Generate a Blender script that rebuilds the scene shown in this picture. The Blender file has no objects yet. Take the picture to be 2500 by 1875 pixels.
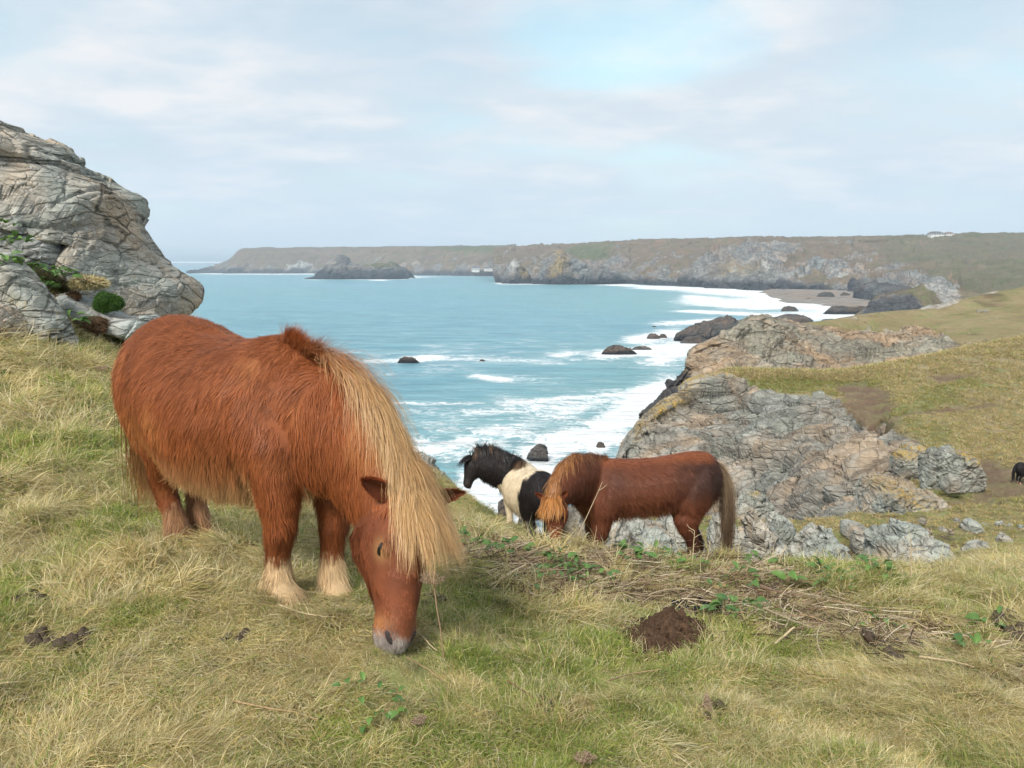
import bpy, bmesh, math, random
import numpy as np
from mathutils import Vector, Matrix
from mathutils.bvhtree import BVHTree

random.seed(7)
RNG = np.random.default_rng(7)
SC = bpy.context.scene
COL = SC.collection

# ------------------------------------------------------------------ camera
FPX = 2000.0                                   # focal length in photograph pixels (2500 wide)
PITCH = math.atan((937.5 - 641.0) / FPX)       # horizon sits at row 641
SEA = -35.0                                    # water level, the eye is at z = 0
cam_d = bpy.data.cameras.new('camera')
cam = bpy.data.objects.new('camera', cam_d)
COL.objects.link(cam)
cam_d.sensor_width = 36.0
cam_d.lens = 36.0 * FPX / 2500.0
cam_d.clip_start = 0.05
cam_d.clip_end = 60000.0
cam.location = (0, 0, 0)
cam.rotation_euler = (math.pi / 2 - PITCH, 0, 0)
SC.camera = cam

# ------------------------------------------------------------------ node helpers
def lin(r, g, b, a=1.0):
    f = lambda c: (c / 255.0 / 12.92) if c <= 10.3 else ((c / 255.0 + 0.055) / 1.055) ** 2.4
    return (f(r), f(g), f(b), a)

def setin(nt, sock, v):
    if isinstance(v, bpy.types.NodeSocket):
        nt.links.new(v, sock)
    else:
        if hasattr(sock.default_value, '__len__') and isinstance(v, (int, float)):
            v = [v] * len(sock.default_value)
        if hasattr(sock.default_value, '__len__') and len(sock.default_value) == 3 and len(v) == 4:
            v = v[:3]
        sock.default_value = v

def node(nt, typ, ins=None, **props):
    n = nt.nodes.new(typ)
    for k, v in props.items():
        setattr(n, k, v)
    for k, v in (ins or {}).items():
        setin(nt, n.inputs[k], v)
    return n

def noise(nt, vec, scale, detail=4.0, rough=0.55, dist=0.0):
    return node(nt, 'ShaderNodeTexNoise', {'Vector': vec, 'Scale': scale, 'Detail': detail,
                                           'Roughness': rough, 'Distortion': dist}).outputs['Fac']

def voro(nt, vec, scale, feature='F1', out='Distance'):
    return node(nt, 'ShaderNodeTexVoronoi', {'Vector': vec, 'Scale': scale}, feature=feature).outputs[out]

def mixc(nt, f, a, b, mode='MIX'):
    n = node(nt, 'ShaderNodeMix', data_type='RGBA', blend_type=mode)
    setin(nt, n.inputs[0], f); setin(nt, n.inputs[6], a); setin(nt, n.inputs[7], b)
    return n.outputs[2]

def mth(nt, op, a, b=0.0, c=0.0, clamp=False):
    n = node(nt, 'ShaderNodeMath', operation=op, use_clamp=clamp)
    setin(nt, n.inputs[0], a); setin(nt, n.inputs[1], b)
    if op in ('MULTIPLY_ADD',):
        setin(nt, n.inputs[2], c)
    return n.outputs[0]

def step(nt, v, a, b, lo=0.0, hi=1.0):
    n = node(nt, 'ShaderNodeMapRange', {'Value': v, 'From Min': a, 'From Max': b, 'To Min': lo, 'To Max': hi},
             interpolation_type='SMOOTHSTEP')
    return n.outputs['Result']

def ramp(nt, fac, stops):
    n = node(nt, 'ShaderNodeValToRGB', {'Fac': fac})
    cr = n.color_ramp
    while len(cr.elements) < len(stops):
        cr.elements.new(0.5)
    for e, (p, c) in zip(cr.elements, stops):
        e.position = p
        e.color = c if len(c) == 4 else (*c, 1)
    return n.outputs['Color']

def mapping(nt, vec, rot=(0, 0, 0), scale=(1, 1, 1), loc=(0, 0, 0)):
    return node(nt, 'ShaderNodeMapping', {'Vector': vec, 'Rotation': rot, 'Scale': scale, 'Location': loc}).outputs[0]

def attr(nt, name):
    return node(nt, 'ShaderNodeAttribute', attribute_name=name)

def new_mat(name):
    m = bpy.data.materials.new(name)
    m.use_nodes = True
    nt = m.node_tree
    nt.nodes.clear()
    out = node(nt, 'ShaderNodeOutputMaterial')
    return m, nt, out

def principled(nt, out, col, rough=0.9, spec=0.2, normal=None, **kw):
    ins = {'Base Color': col, 'Roughness': rough, 'Specular IOR Level': spec}
    ins.update(kw)
    if normal is not None:
        ins['Normal'] = normal
    p = node(nt, 'ShaderNodeBsdfPrincipled', ins)
    nt.links.new(p.outputs[0], out.inputs['Surface'])
    return p

def bump(nt, h, strength=0.5, dist=0.05, normal=None):
    ins = {'Height': h, 'Strength': strength, 'Distance': dist}
    if normal is not None:
        ins['Normal'] = normal
    return node(nt, 'ShaderNodeBump', ins).outputs[0]

# ------------------------------------------------------------------ sky, sun, exposure
SUN_EL, SUN_AZ = math.radians(42), math.radians(205)      # azimuth measured clockwise from +Y (view direction)
world = bpy.data.worlds.new('World')
SC.world = world
world.use_nodes = True
nt = world.node_tree
nt.nodes.clear()
w_out = node(nt, 'ShaderNodeOutputWorld')
sky = node(nt, 'ShaderNodeTexSky', sky_type='NISHITA', sun_disc=False)
sky.sun_elevation = SUN_EL
sky.sun_rotation = SUN_AZ
sky.altitude = 40
sky.air_density = 1.0
sky.dust_density = 1.0
sky.ozone_density = 1.2
tc = node(nt, 'ShaderNodeTexCoord').outputs['Generated']
sx = node(nt, 'ShaderNodeSeparateXYZ', {0: tc})
zz = mth(nt, 'ADD', mth(nt, 'MAXIMUM', sx.outputs[2], 0.0), 0.16)
cx = mth(nt, 'DIVIDE', sx.outputs[0], zz)
cy = mth(nt, 'DIVIDE', sx.outputs[1], zz)
cv = node(nt, 'ShaderNodeCombineXYZ', {0: cx, 1: cy, 2: 0.0}).outputs[0]
big = noise(nt, mapping(nt, cv, scale=(0.9, 1.0, 1.0), loc=(3.1, 0.4, 0)), 0.62, 3, 0.5, 0.3)
mid = noise(nt, mapping(nt, cv, scale=(0.85, 1.0, 1.0), loc=(1.3, 7.7, 0)), 1.5, 6, 0.52, 0.3)
fine = noise(nt, mapping(nt, cv, scale=(0.8, 1.1, 1.0), loc=(5.3, 2.7, 0)), 4.0, 6, 0.55, 0.3)
cl = mth(nt, 'MULTIPLY_ADD', mid, 0.55, mth(nt, 'MULTIPLY_ADD', fine, 0.16, mth(nt, 'MULTIPLY', big, 0.55)))
cover = step(nt, cl, 0.44, 0.66)
gx = mth(nt, 'DIVIDE', mth(nt, 'SUBTRACT', cx, 0.36), 0.34)
gy = mth(nt, 'DIVIDE', mth(nt, 'SUBTRACT', cy, 2.35), 0.42)
gap = mth(nt, 'ADD', mth(nt, 'MULTIPLY', gx, gx), mth(nt, 'MULTIPLY', gy, gy))
gap = step(nt, mth(nt, 'ADD', gap, mth(nt, 'MULTIPLY', mth(nt, 'SUBTRACT', mid, 0.5), 4.0)), 0.2, 1.6, 0.45, 1.0)   # a thin place in the cloud
cover = mth(nt, 'MULTIPLY', mth(nt, 'MULTIPLY_ADD', cover, 0.30, 0.68), gap)
cloud_col = ramp(nt, mth(nt, 'MULTIPLY_ADD', fine, 0.35, mth(nt, 'MULTIPLY', mid, 0.65)),
                 [(0.36, (0.308, 0.358, 0.411)), (0.5, (0.360, 0.402, 0.443)), (0.62, (0.453, 0.458, 0.468))])
SKY_STRENGTH = 0.115
sky_sc = mixc(nt, 1.0, sky.outputs[0], (SKY_STRENGTH, SKY_STRENGTH * 1.10, SKY_STRENGTH * 0.86, 1), 'MULTIPLY')
col_sky = mixc(nt, cover, sky_sc, cloud_col)
low = step(nt, sx.outputs[2], 0.0, 0.20, 1.0, 0.0)           # thicker veil towards the horizon
col_sky = mixc(nt, mth(nt, 'MULTIPLY', low, 0.78), col_sky, (0.327, 0.405, 0.476, 1))
bg = node(nt, 'ShaderNodeBackground', {'Color': col_sky, 'Strength': 1.0})
nt.links.new(bg.outputs[0], w_out.inputs['Surface'])

sun_d = bpy.data.lights.new('sun', 'SUN')
sun_d.energy = 2.4
sun_d.angle = math.radians(18)
sun_d.color = (1.0, 0.95, 0.87)
sun_o = bpy.data.objects.new('sun', sun_d)
COL.objects.link(sun_o)
sd = Vector((math.sin(SUN_AZ) * math.cos(SUN_EL), math.cos(SUN_AZ) * math.cos(SUN_EL), math.sin(SUN_EL)))
sun_o.rotation_euler = sd.to_track_quat('Z', 'Y').to_euler()
sun_o.location = (0, 0, 60)

SC.view_settings.view_transform = 'Standard'
SC.view_settings.look = 'None'
SC.view_settings.exposure = 1.0
SC.view_settings.gamma = 1.0
SC.view_settings.use_curve_mapping = False
SC.render.engine = 'CYCLES'
cy_s = SC.cycles
cy_s.use_denoising = True
cy_s.max_bounces = 4
cy_s.diffuse_bounces = 2
cy_s.glossy_bounces = 2
cy_s.transmission_bounces = 2
cy_s.volume_bounces = 0
cy_s.use_adaptive_sampling = True
cy_s.adaptive_threshold = 0.03
cy_s.transparent_max_bounces = 6
cy_s.sample_clamp_indirect = 6.0

# ------------------------------------------------------------------ geometry helpers
CP, SP = math.cos(PITCH), math.sin(PITCH)

def ray(px, py):
    px = np.asarray(px, float); py = np.asarray(py, float)
    x = (px - 1250.0) / FPX; y = (937.5 - py) / FPX
    dy = CP + y * SP; dz = -SP + y * CP
    return x / dy, np.ones_like(dy), dz / dy

def U(px, py, Y):
    a, b, c = ray(px, py)
    Y = np.asarray(Y, float)
    return np.stack([a * Y, b * Y, c * Y], -1)

def on_sea(px, py, z=SEA):
    a, b, c = ray(px, py)
    return np.stack([a * z / c, z / c, np.full_like(c, z)], -1)

def proj(P):
    P = np.asarray(P, float)
    f = P[..., 1] * CP - P[..., 2] * SP
    u = P[..., 1] * SP + P[..., 2] * CP
    f = np.maximum(f, 1e-3)
    return 1250 + FPX * P[..., 0] / f, 937.5 - FPX * u / f

def sst(x, a, b):
    t = np.clip((x - a) / (b - a), 0, 1)
    return t * t * (3 - 2 * t)

def unit(v):
    return v / np.maximum(np.linalg.norm(v, axis=-1, keepdims=True), 1e-9)

_perm = np.random.default_rng(3).permutation(256).astype(np.int64)
_perm = np.concatenate([_perm, _perm, _perm])
_g = unit(np.random.default_rng(4).normal(size=(256, 3)))

def perlin(p, seed=0):
    shp = p.shape[:-1]
    p = p.reshape(-1, 3) + seed * 17.31
    i = np.floor(p).astype(np.int64); f = p - i
    w = f * f * f * (f * (f * 6 - 15) + 10)
    i &= 255
    r = np.zeros(len(p))
    for dx in (0, 1):
        wx = w[:, 0] if dx else 1 - w[:, 0]
        hx = _perm[(i[:, 0] + dx) & 255]
        for dy in (0, 1):
            wy = w[:, 1] if dy else 1 - w[:, 1]
            hy = _perm[hx + ((i[:, 1] + dy) & 255)]
            for dz in (0, 1):
                wz = w[:, 2] if dz else 1 - w[:, 2]
                h = _perm[hy + ((i[:, 2] + dz) & 255)] & 255
                g = _g[h]
                d = g[:, 0] * (f[:, 0] - dx) + g[:, 1] * (f[:, 1] - dy) + g[:, 2] * (f[:, 2] - dz)
                r += wx * wy * wz * d
    return (r * 1.6).reshape(shp)

def fbm(p, octv=4, seed=0, gain=0.5, ridge=False):
    a, s, t = 1.0, 0.0, 0.0
    for k in range(octv):
        n = perlin(p * 2.03 ** k, seed + k * 3)
        if ridge:
            n = 1 - 2 * np.abs(n)
        s = s + n * a; t += a; a *= gain
    return s / t

def _hash(i, k):
    v = np.sin(i[:, 0] * 127.1 + i[:, 1] * 311.7 + i[:, 2] * 74.7 + k * 53.3) * 43758.5453
    return v - np.floor(v)

def facets(p, seed=0):
    """random planar facets: returns height in about [-1, 1] and distance to the nearest joint"""
    shp = p.shape[:-1]
    p = p.reshape(-1, 3) + seed * 9.7
    b = np.floor(p)
    f1 = np.full(len(p), 9e9); f2 = f1.copy()
    val = np.zeros(len(p))
    for dx in (-1, 0, 1):
        for dy in (-1, 0, 1):
            for dz in (-1, 0, 1):
                c = b + np.array([dx, dy, dz])
                o = c + np.stack([_hash(c, 1), _hash(c, 2), _hash(c, 3)], -1)
                d = p - o
                q = np.sum(d * d, -1)
                v = (_hash(c, 4) * 2 - 1) * 0.7 + ((_hash(c, 5) * 2 - 1) * d[:, 0] + (_hash(c, 6) * 2 - 1) * d[:, 1]
                                                  + (_hash(c, 7) * 2 - 1) * d[:, 2]) * 0.9
                nearer = q < f1
                f2 = np.where(nearer, f1, np.minimum(f2, q))
                val = np.where(nearer, v, val)
                f1 = np.where(nearer, q, f1)
    return val.reshape(shp), (np.sqrt(f2) - np.sqrt(f1)).reshape(shp)

def rot(ax, ay, az):
    return np.array(Matrix.Rotation(az, 3, 'Z') @ Matrix.Rotation(ay, 3, 'Y') @ Matrix.Rotation(ax, 3, 'X'))

def rockdisp(W, size, amp, strata=(0.5, 0.4, 0.2), flat=2.4, seed=0, crack=0.35, fine=True):
    R = rot(*strata)
    q = W @ R.T
    q = q * np.array([1.0, 1.0, flat]) / size
    q = q + 0.14 * np.stack([perlin(q * 0.9, seed + 5), perlin(q * 0.9, seed + 6), perlin(q * 0.9, seed + 7)], -1)
    a, c = facets(q, seed)
    d = a * 0.62 - crack * np.exp(-(c / 0.07) ** 2)
    a2, c2 = facets(q * 2.7, seed + 2)
    d = d + a2 * 0.26 - crack * 0.4 * np.exp(-(c2 / 0.09) ** 2)
    if fine:
        a3, c3 = facets(q * 7.1, seed + 4)
        d = d + a3 * 0.09
    d = d + 0.14 * fbm(q * 1.7, 4, seed + 1)
    return d * amp

def cubic(A, n, axis):
    """Catmull-Rom resampling along an axis"""
    A = np.moveaxis(A, axis, 0)
    k = len(A)
    P = np.concatenate([[2 * A[0] - A[1]], A, [2 * A[-1] - A[-2]]])
    t = np.linspace(0, k - 1, n)
    i = np.minimum(t.astype(int), k - 2)
    f = (t - i).reshape((-1,) + (1,) * (A.ndim - 1))
    p0, p1, p2, p3 = P[i], P[i + 1], P[i + 2], P[i + 3]
    r = 0.5 * (2 * p1 + (p2 - p0) * f + (2 * p0 - 5 * p1 + 4 * p2 - p3) * f * f + (3 * p1 - p0 - 3 * p2 + p3) * f ** 3)
    return np.moveaxis(r, 0, axis)

def grid_normals(W):
    du = np.gradient(W, axis=1); dv = np.gradient(W, axis=0)
    return unit(np.cross(du, dv))

def grid_faces(nr, nc, wrap=False):
    r = np.arange(nr - 1)[:, None]
    m = nc if wrap else nc - 1
    c = np.arange(m)[None, :]
    c2 = (c + 1) % nc
    return np.stack([r * nc + c, r * nc + c2, (r + 1) * nc + c2, (r + 1) * nc + c], -1).reshape(-1, 4)

def np_mesh(name, V, F, attrs=None, smooth=False):
    V = np.ascontiguousarray(V.reshape(-1, 3), np.float32)
    F = np.ascontiguousarray(F, np.int32)
    me = bpy.data.meshes.new(name)
    k = F.shape[1]
    me.vertices.add(len(V)); me.vertices.foreach_set('co', V.ravel())
    me.loops.add(F.size); me.loops.foreach_set('vertex_index', F.ravel())
    me.polygons.add(len(F))
    me.polygons.foreach_set('loop_start', np.arange(0, F.size, k, dtype=np.int32))
    me.update(calc_edges=True)
    me.polygons.foreach_set('use_smooth', np.full(len(F), smooth))
    for an, av in (attrs or {}).items():
        a = me.attributes.new(an, 'FLOAT_COLOR', 'POINT')
        av = av.reshape(-1, av.shape[-1])
        if av.shape[1] == 3:
            av = np.concatenate([av, np.ones((len(av), 1))], 1)
        a.data.foreach_set('color', np.ascontiguousarray(av, np.float32).ravel())
    return me

def link(name, me, mat=None, parent=None, loc=None):
    o = bpy.data.objects.new(name, me)
    COL.objects.link(o)
    if mat is not None and me is not None:
        me.materials.append(mat)
    if loc is not None:
        o.location = loc
    if parent is not None:
        o.parent = parent
    return o

def add(name, V, F, mat, attrs=None, smooth=False, parent=None, origin=None):
    """one mesh object; its origin sits at the base of the thing"""
    V = np.asarray(V, float).reshape(-1, 3)
    if parent is not None:
        origin = np.array(parent['_o']) if '_o' in parent else np.array(parent.matrix_world.translation)
    elif origin is None:
        lo, hi = V.min(0), V.max(0)
        origin = np.array([(lo[0] + hi[0]) / 2, (lo[1] + hi[1]) / 2, lo[2]])
    o = link(name, np_mesh(name, V - origin, F, attrs, smooth), mat, parent)
    if parent is None:
        o.location = origin
    ORG[o] = origin
    return o

ORG = {}

def empty(name, loc):
    o = bpy.data.objects.new(name, None)
    COL.objects.link(o)
    o.location = loc
    o.empty_display_size = 0.1
    ORG[o] = np.array(loc, float)
    return o

def child(name, parent, V, F, mat, attrs=None, smooth=False):
    og = ORG[parent]
    o = link(name, np_mesh(name, np.asarray(V, float).reshape(-1, 3) - og, F, attrs, smooth), mat, parent)
    ORG[o] = og
    return o

def tag(o, label=None, cat=None, group=None, kind=None):
    if label: o['label'] = label
    if cat: o['category'] = cat
    if group: o['group'] = group
    if kind: o['kind'] = kind
    return o

def poly_mask(px, py, poly, soft):
    """about 1 inside the polygon, 0 outside, blended over `soft` photograph pixels"""
    P = np.array(poly, float)
    x, y = px.ravel(), py.ravel()
    inside = np.zeros(len(x), bool)
    dmin = np.full(len(x), 1e9)
    for i in range(len(P)):
        a, b = P[i], P[(i + 1) % len(P)]
        cond = ((a[1] > y) != (b[1] > y))
        with np.errstate(divide='ignore', invalid='ignore'):
            xi = (b[0] - a[0]) * (y - a[1]) / (b[1] - a[1] + 1e-12) + a[0]
        inside ^= cond & (x < xi)
        ab = b - a
        t = np.clip(((x - a[0]) * ab[0] + (y - a[1]) * ab[1]) / max(ab @ ab, 1e-9), 0, 1)
        dmin = np.minimum(dmin, np.hypot(x - a[0] - t * ab[0], y - a[1] - t * ab[1]))
    s = np.where(inside, dmin, -dmin)
    return sst(s, -soft, soft).reshape(px.shape)

def stroke(px, py, pts, r, soft=1.0):
    """gaussian stroke along a polyline given in photograph pixels; r = (rx, ry)"""
    P = np.array(pts, float)
    x, y = px / r[0], py / r[1]
    d = np.full(px.shape, 1e9)
    Q = P / np.array(r)
    if len(Q) == 1:
        d = np.hypot(x - Q[0, 0], y - Q[0, 1])
    for i in range(len(Q) - 1):
        a, ab = Q[i], Q[i + 1] - Q[i]
        t = np.clip(((x - a[0]) * ab[0] + (y - a[1]) * ab[1]) / max(ab @ ab, 1e-9), 0, 1)
        d = np.minimum(d, np.hypot(x - a[0] - t * ab[0], y - a[1] - t * ab[1]))
    return np.exp(-d * d)

# ------------------------------------------------------------------ land materials
def land_mat(name, s=1.0, rock=None, grass=None, soil=(0.075, 0.05, 0.034), wet=(0.035, 0.036, 0.04),
             lichen=0.5, strata=(0.5, 0.4, 0.2), bump_d=0.05, spec=0.15, crack=0.6, orange=0.12):
    """rock and turf mixed by the vertex attribute m = (rock, wet, soil); m2 = (orange lichen, green, pale).
    s scales the pattern: 1 for rocks seen from a few metres, smaller for far cliffs"""
    rock = rock or [(0.10, 0.095, 0.085), (0.22, 0.205, 0.18), (0.33, 0.31, 0.275)]
    grass = grass or [(0.15, 0.125, 0.05), (0.21, 0.175, 0.075), (0.30, 0.25, 0.12)]
    m, nt, out = new_mat(name)
    pos = node(nt, 'ShaderNodeNewGeometry').outputs['Position']
    ma = attr(nt, 'm'); m2 = attr(nt, 'm2')
    sep = node(nt, 'ShaderNodeSeparateColor', {0: ma.outputs['Color']})
    sep2 = node(nt, 'ShaderNodeSeparateColor', {0: m2.outputs['Color']})
    sv = mapping(nt, pos, rot=strata, scale=(1, 1, 4.5))
    n1 = noise(nt, pos, 1.1 * s, 6, 0.6, 0.3)
    n2 = noise(nt, sv, 2.6 * s, 8, 0.66, 0.2)
    n3 = noise(nt, pos, 13 * s, 6, 0.7)
    n4 = noise(nt, pos, 3.2 * s, 5, 0.62, 0.6)
    f = mth(nt, 'MULTIPLY_ADD', n2, 0.55, mth(nt, 'MULTIPLY_ADD', n1, 0.35, mth(nt, 'MULTIPLY', n3, 0.25)))
    rc = ramp(nt, f, [(0.38, rock[0]), (0.55, rock[1]), (0.75, rock[2])])
    hue = noise(nt, pos, 0.55 * s, 4, 0.6, 0.5)
    rc = mixc(nt, step(nt, hue, 0.48, 0.62, 0, 0.75), rc, mixc(nt, 1.0, rc, (1.22, 0.98, 0.78, 1), 'MULTIPLY'))
    rc = mixc(nt, step(nt, hue, 0.40, 0.50, 0.8, 0), rc, mixc(nt, 1.0, rc, (0.88, 0.99, 1.02, 1), 'MULTIPLY'))
    vv = mapping(nt, pos, rot=strata, scale=(1, 1, 2.6))
    wn = node(nt, 'ShaderNodeTexNoise', {'Vector': pos, 'Scale': 0.9 * s, 'Detail': 1.5}).outputs['Color']
    vv = node(nt, 'ShaderNodeVectorMath', {0: vv, 1: node(nt, 'ShaderNodeVectorMath', {0: wn, 3: 0.70 / s}, operation='SCALE').outputs[0]}, operation='ADD').outputs[0]
    c1 = node(nt, 'ShaderNodeSeparateColor', {0: voro(nt, vv, 0.95 * s, 'F1', 'Color')}).outputs[0]
    c2 = node(nt, 'ShaderNodeSeparateColor', {0: voro(nt, vv, 3.1 * s, 'F1', 'Color')}).outputs[0]
    e1 = step(nt, voro(nt, vv, 0.95 * s, 'DISTANCE_TO_EDGE'), 0.0, 0.045)
    e2 = step(nt, voro(nt, vv, 3.1 * s, 'DISTANCE_TO_EDGE'), 0.0, 0.07)
    blk = mth(nt, 'MULTIPLY_ADD', c1, 0.30, mth(nt, 'MULTIPLY_ADD', c2, 0.26, 0.72))
    rc = mixc(nt, 1.0, rc, node(nt, 'ShaderNodeCombineXYZ', {0: blk, 1: blk, 2: blk}).outputs[0], 'MULTIPLY')
    # pale crust lichen in speckles, orange lichen in patches, dark joints
    li = mth(nt, 'MULTIPLY', step(nt, n3, 0.54, 0.63), step(nt, n4, 0.42, 0.6))
    rc = mixc(nt, mth(nt, 'MULTIPLY', li, lichen), rc, (0.50, 0.49, 0.45, 1))
    dk = mth(nt, 'MULTIPLY', step(nt, noise(nt, sv, 5.5 * s, 7, 0.7, 0.4), 0.40, 0.31), crack)
    rc = mixc(nt, dk, rc, (0.05, 0.048, 0.045, 1))
    jn = mth(nt, 'ADD', mth(nt, 'MULTIPLY', mth(nt, 'SUBTRACT', 1.0, e1), 0.75), mth(nt, 'MULTIPLY', mth(nt, 'MULTIPLY', mth(nt, 'SUBTRACT', 1.0, e2), step(nt, n4, 0.46, 0.62)), 0.5), clamp=True)
    rc = mixc(nt, mth(nt, 'MULTIPLY', jn, mth(nt, 'MULTIPLY', step(nt, n1, 0.40, 0.60), crack)), rc, (0.045, 0.042, 0.038, 1))
    oc = mth(nt, 'ADD', mth(nt, 'MULTIPLY', step(nt, n4, 0.60, 0.68), orange),
             mth(nt, 'MULTIPLY', sep2.outputs[0], mth(nt, 'MULTIPLY', step(nt, n4, 0.34, 0.56), 1.5)), clamp=True)
    oc = mth(nt, 'MULTIPLY', oc, step(nt, n3, 0.40, 0.58))
    rc = mixc(nt, oc, rc, (0.38, 0.25, 0.055, 1))
    rc = mixc(nt, mth(nt, 'MULTIPLY', sep2.outputs[2], step(nt, n4, 0.36, 0.60)), rc, (0.50, 0.50, 0.47, 1))
    # turf
    g1 = noise(nt, pos, 0.9 * s, 7, 0.68, 0.4)
    g2 = noise(nt, pos, 9 * s, 6, 0.75)
    g3 = noise(nt, pos, 42 * s, 5, 0.7)
    gf = mth(nt, 'MULTIPLY_ADD', g1, 0.5, mth(nt, 'MULTIPLY_ADD', g2, 0.32, mth(nt, 'MULTIPLY', g3, 0.24)))
    gc = ramp(nt, gf, [(0.40, grass[0]), (0.52, grass[1]), (0.66, grass[2])])
    gr = mth(nt, 'MULTIPLY', step(nt, noise(nt, pos, 1.7 * s, 6, 0.65), 0.47, 0.62), 0.55)
    gr = mth(nt, 'ADD', gr, sep2.outputs[1], clamp=True)
    gc = mixc(nt, gr, gc, mixc(nt, 1.0, gc, (0.62, 0.92, 0.55, 1), 'MULTIPLY'))
    so = mth(nt, 'ADD', mth(nt, 'MULTIPLY', step(nt, noise(nt, pos, 2.3 * s, 6, 0.7, 0.5), 0.60, 0.68), 0.6),
             mth(nt, 'MULTIPLY', sep.outputs[2], step(nt, g2, 0.34, 0.5)), clamp=True)
    sc = mixc(nt, g2, (soil[0] * 0.7, soil[1] * 0.7, soil[2] * 0.7, 1), (soil[0] * 1.5, soil[1] * 1.45, soil[2] * 1.4, 1))
    gc = mixc(nt, so, gc, sc)
    # edge between rock and turf breaks up with noise
    ed = mth(nt, 'ADD', sep.outputs[0], mth(nt, 'MULTIPLY', mth(nt, 'SUBTRACT', n4, 0.5), 0.9))
    c = mixc(nt, step(nt, ed, 0.40, 0.60), gc, rc)
    c = mixc(nt, mth(nt, 'MULTIPLY', sep.outputs[1], step(nt, n1, 0.25, 0.5, 0.7, 1.0)), c,
             mixc(nt, n2, (*[w * 0.6 for w in wet], 1), (*[w * 1.8 for w in wet], 1)))
    hr = mth(nt, 'MULTIPLY', sep.outputs[0], mth(nt, 'MULTIPLY_ADD', c1, 0.9, mth(nt, 'MULTIPLY_ADD', c2, 0.45, mth(nt, 'MULTIPLY_ADD', e1, 0.7, mth(nt, 'MULTIPLY', e2, 0.35)))))
    n2h = mth(nt, 'ADD', n2, hr)
    h = mth(nt, 'MULTIPLY_ADD', n2h, 1.0, mth(nt, 'MULTIPLY_ADD', n3, 0.35, mth(nt, 'MULTIPLY', g3, 0.15)))
    b = bump(nt, h, 0.8, bump_d / s)
    principled(nt, out, c, 0.92, spec, b)
    return m

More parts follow.
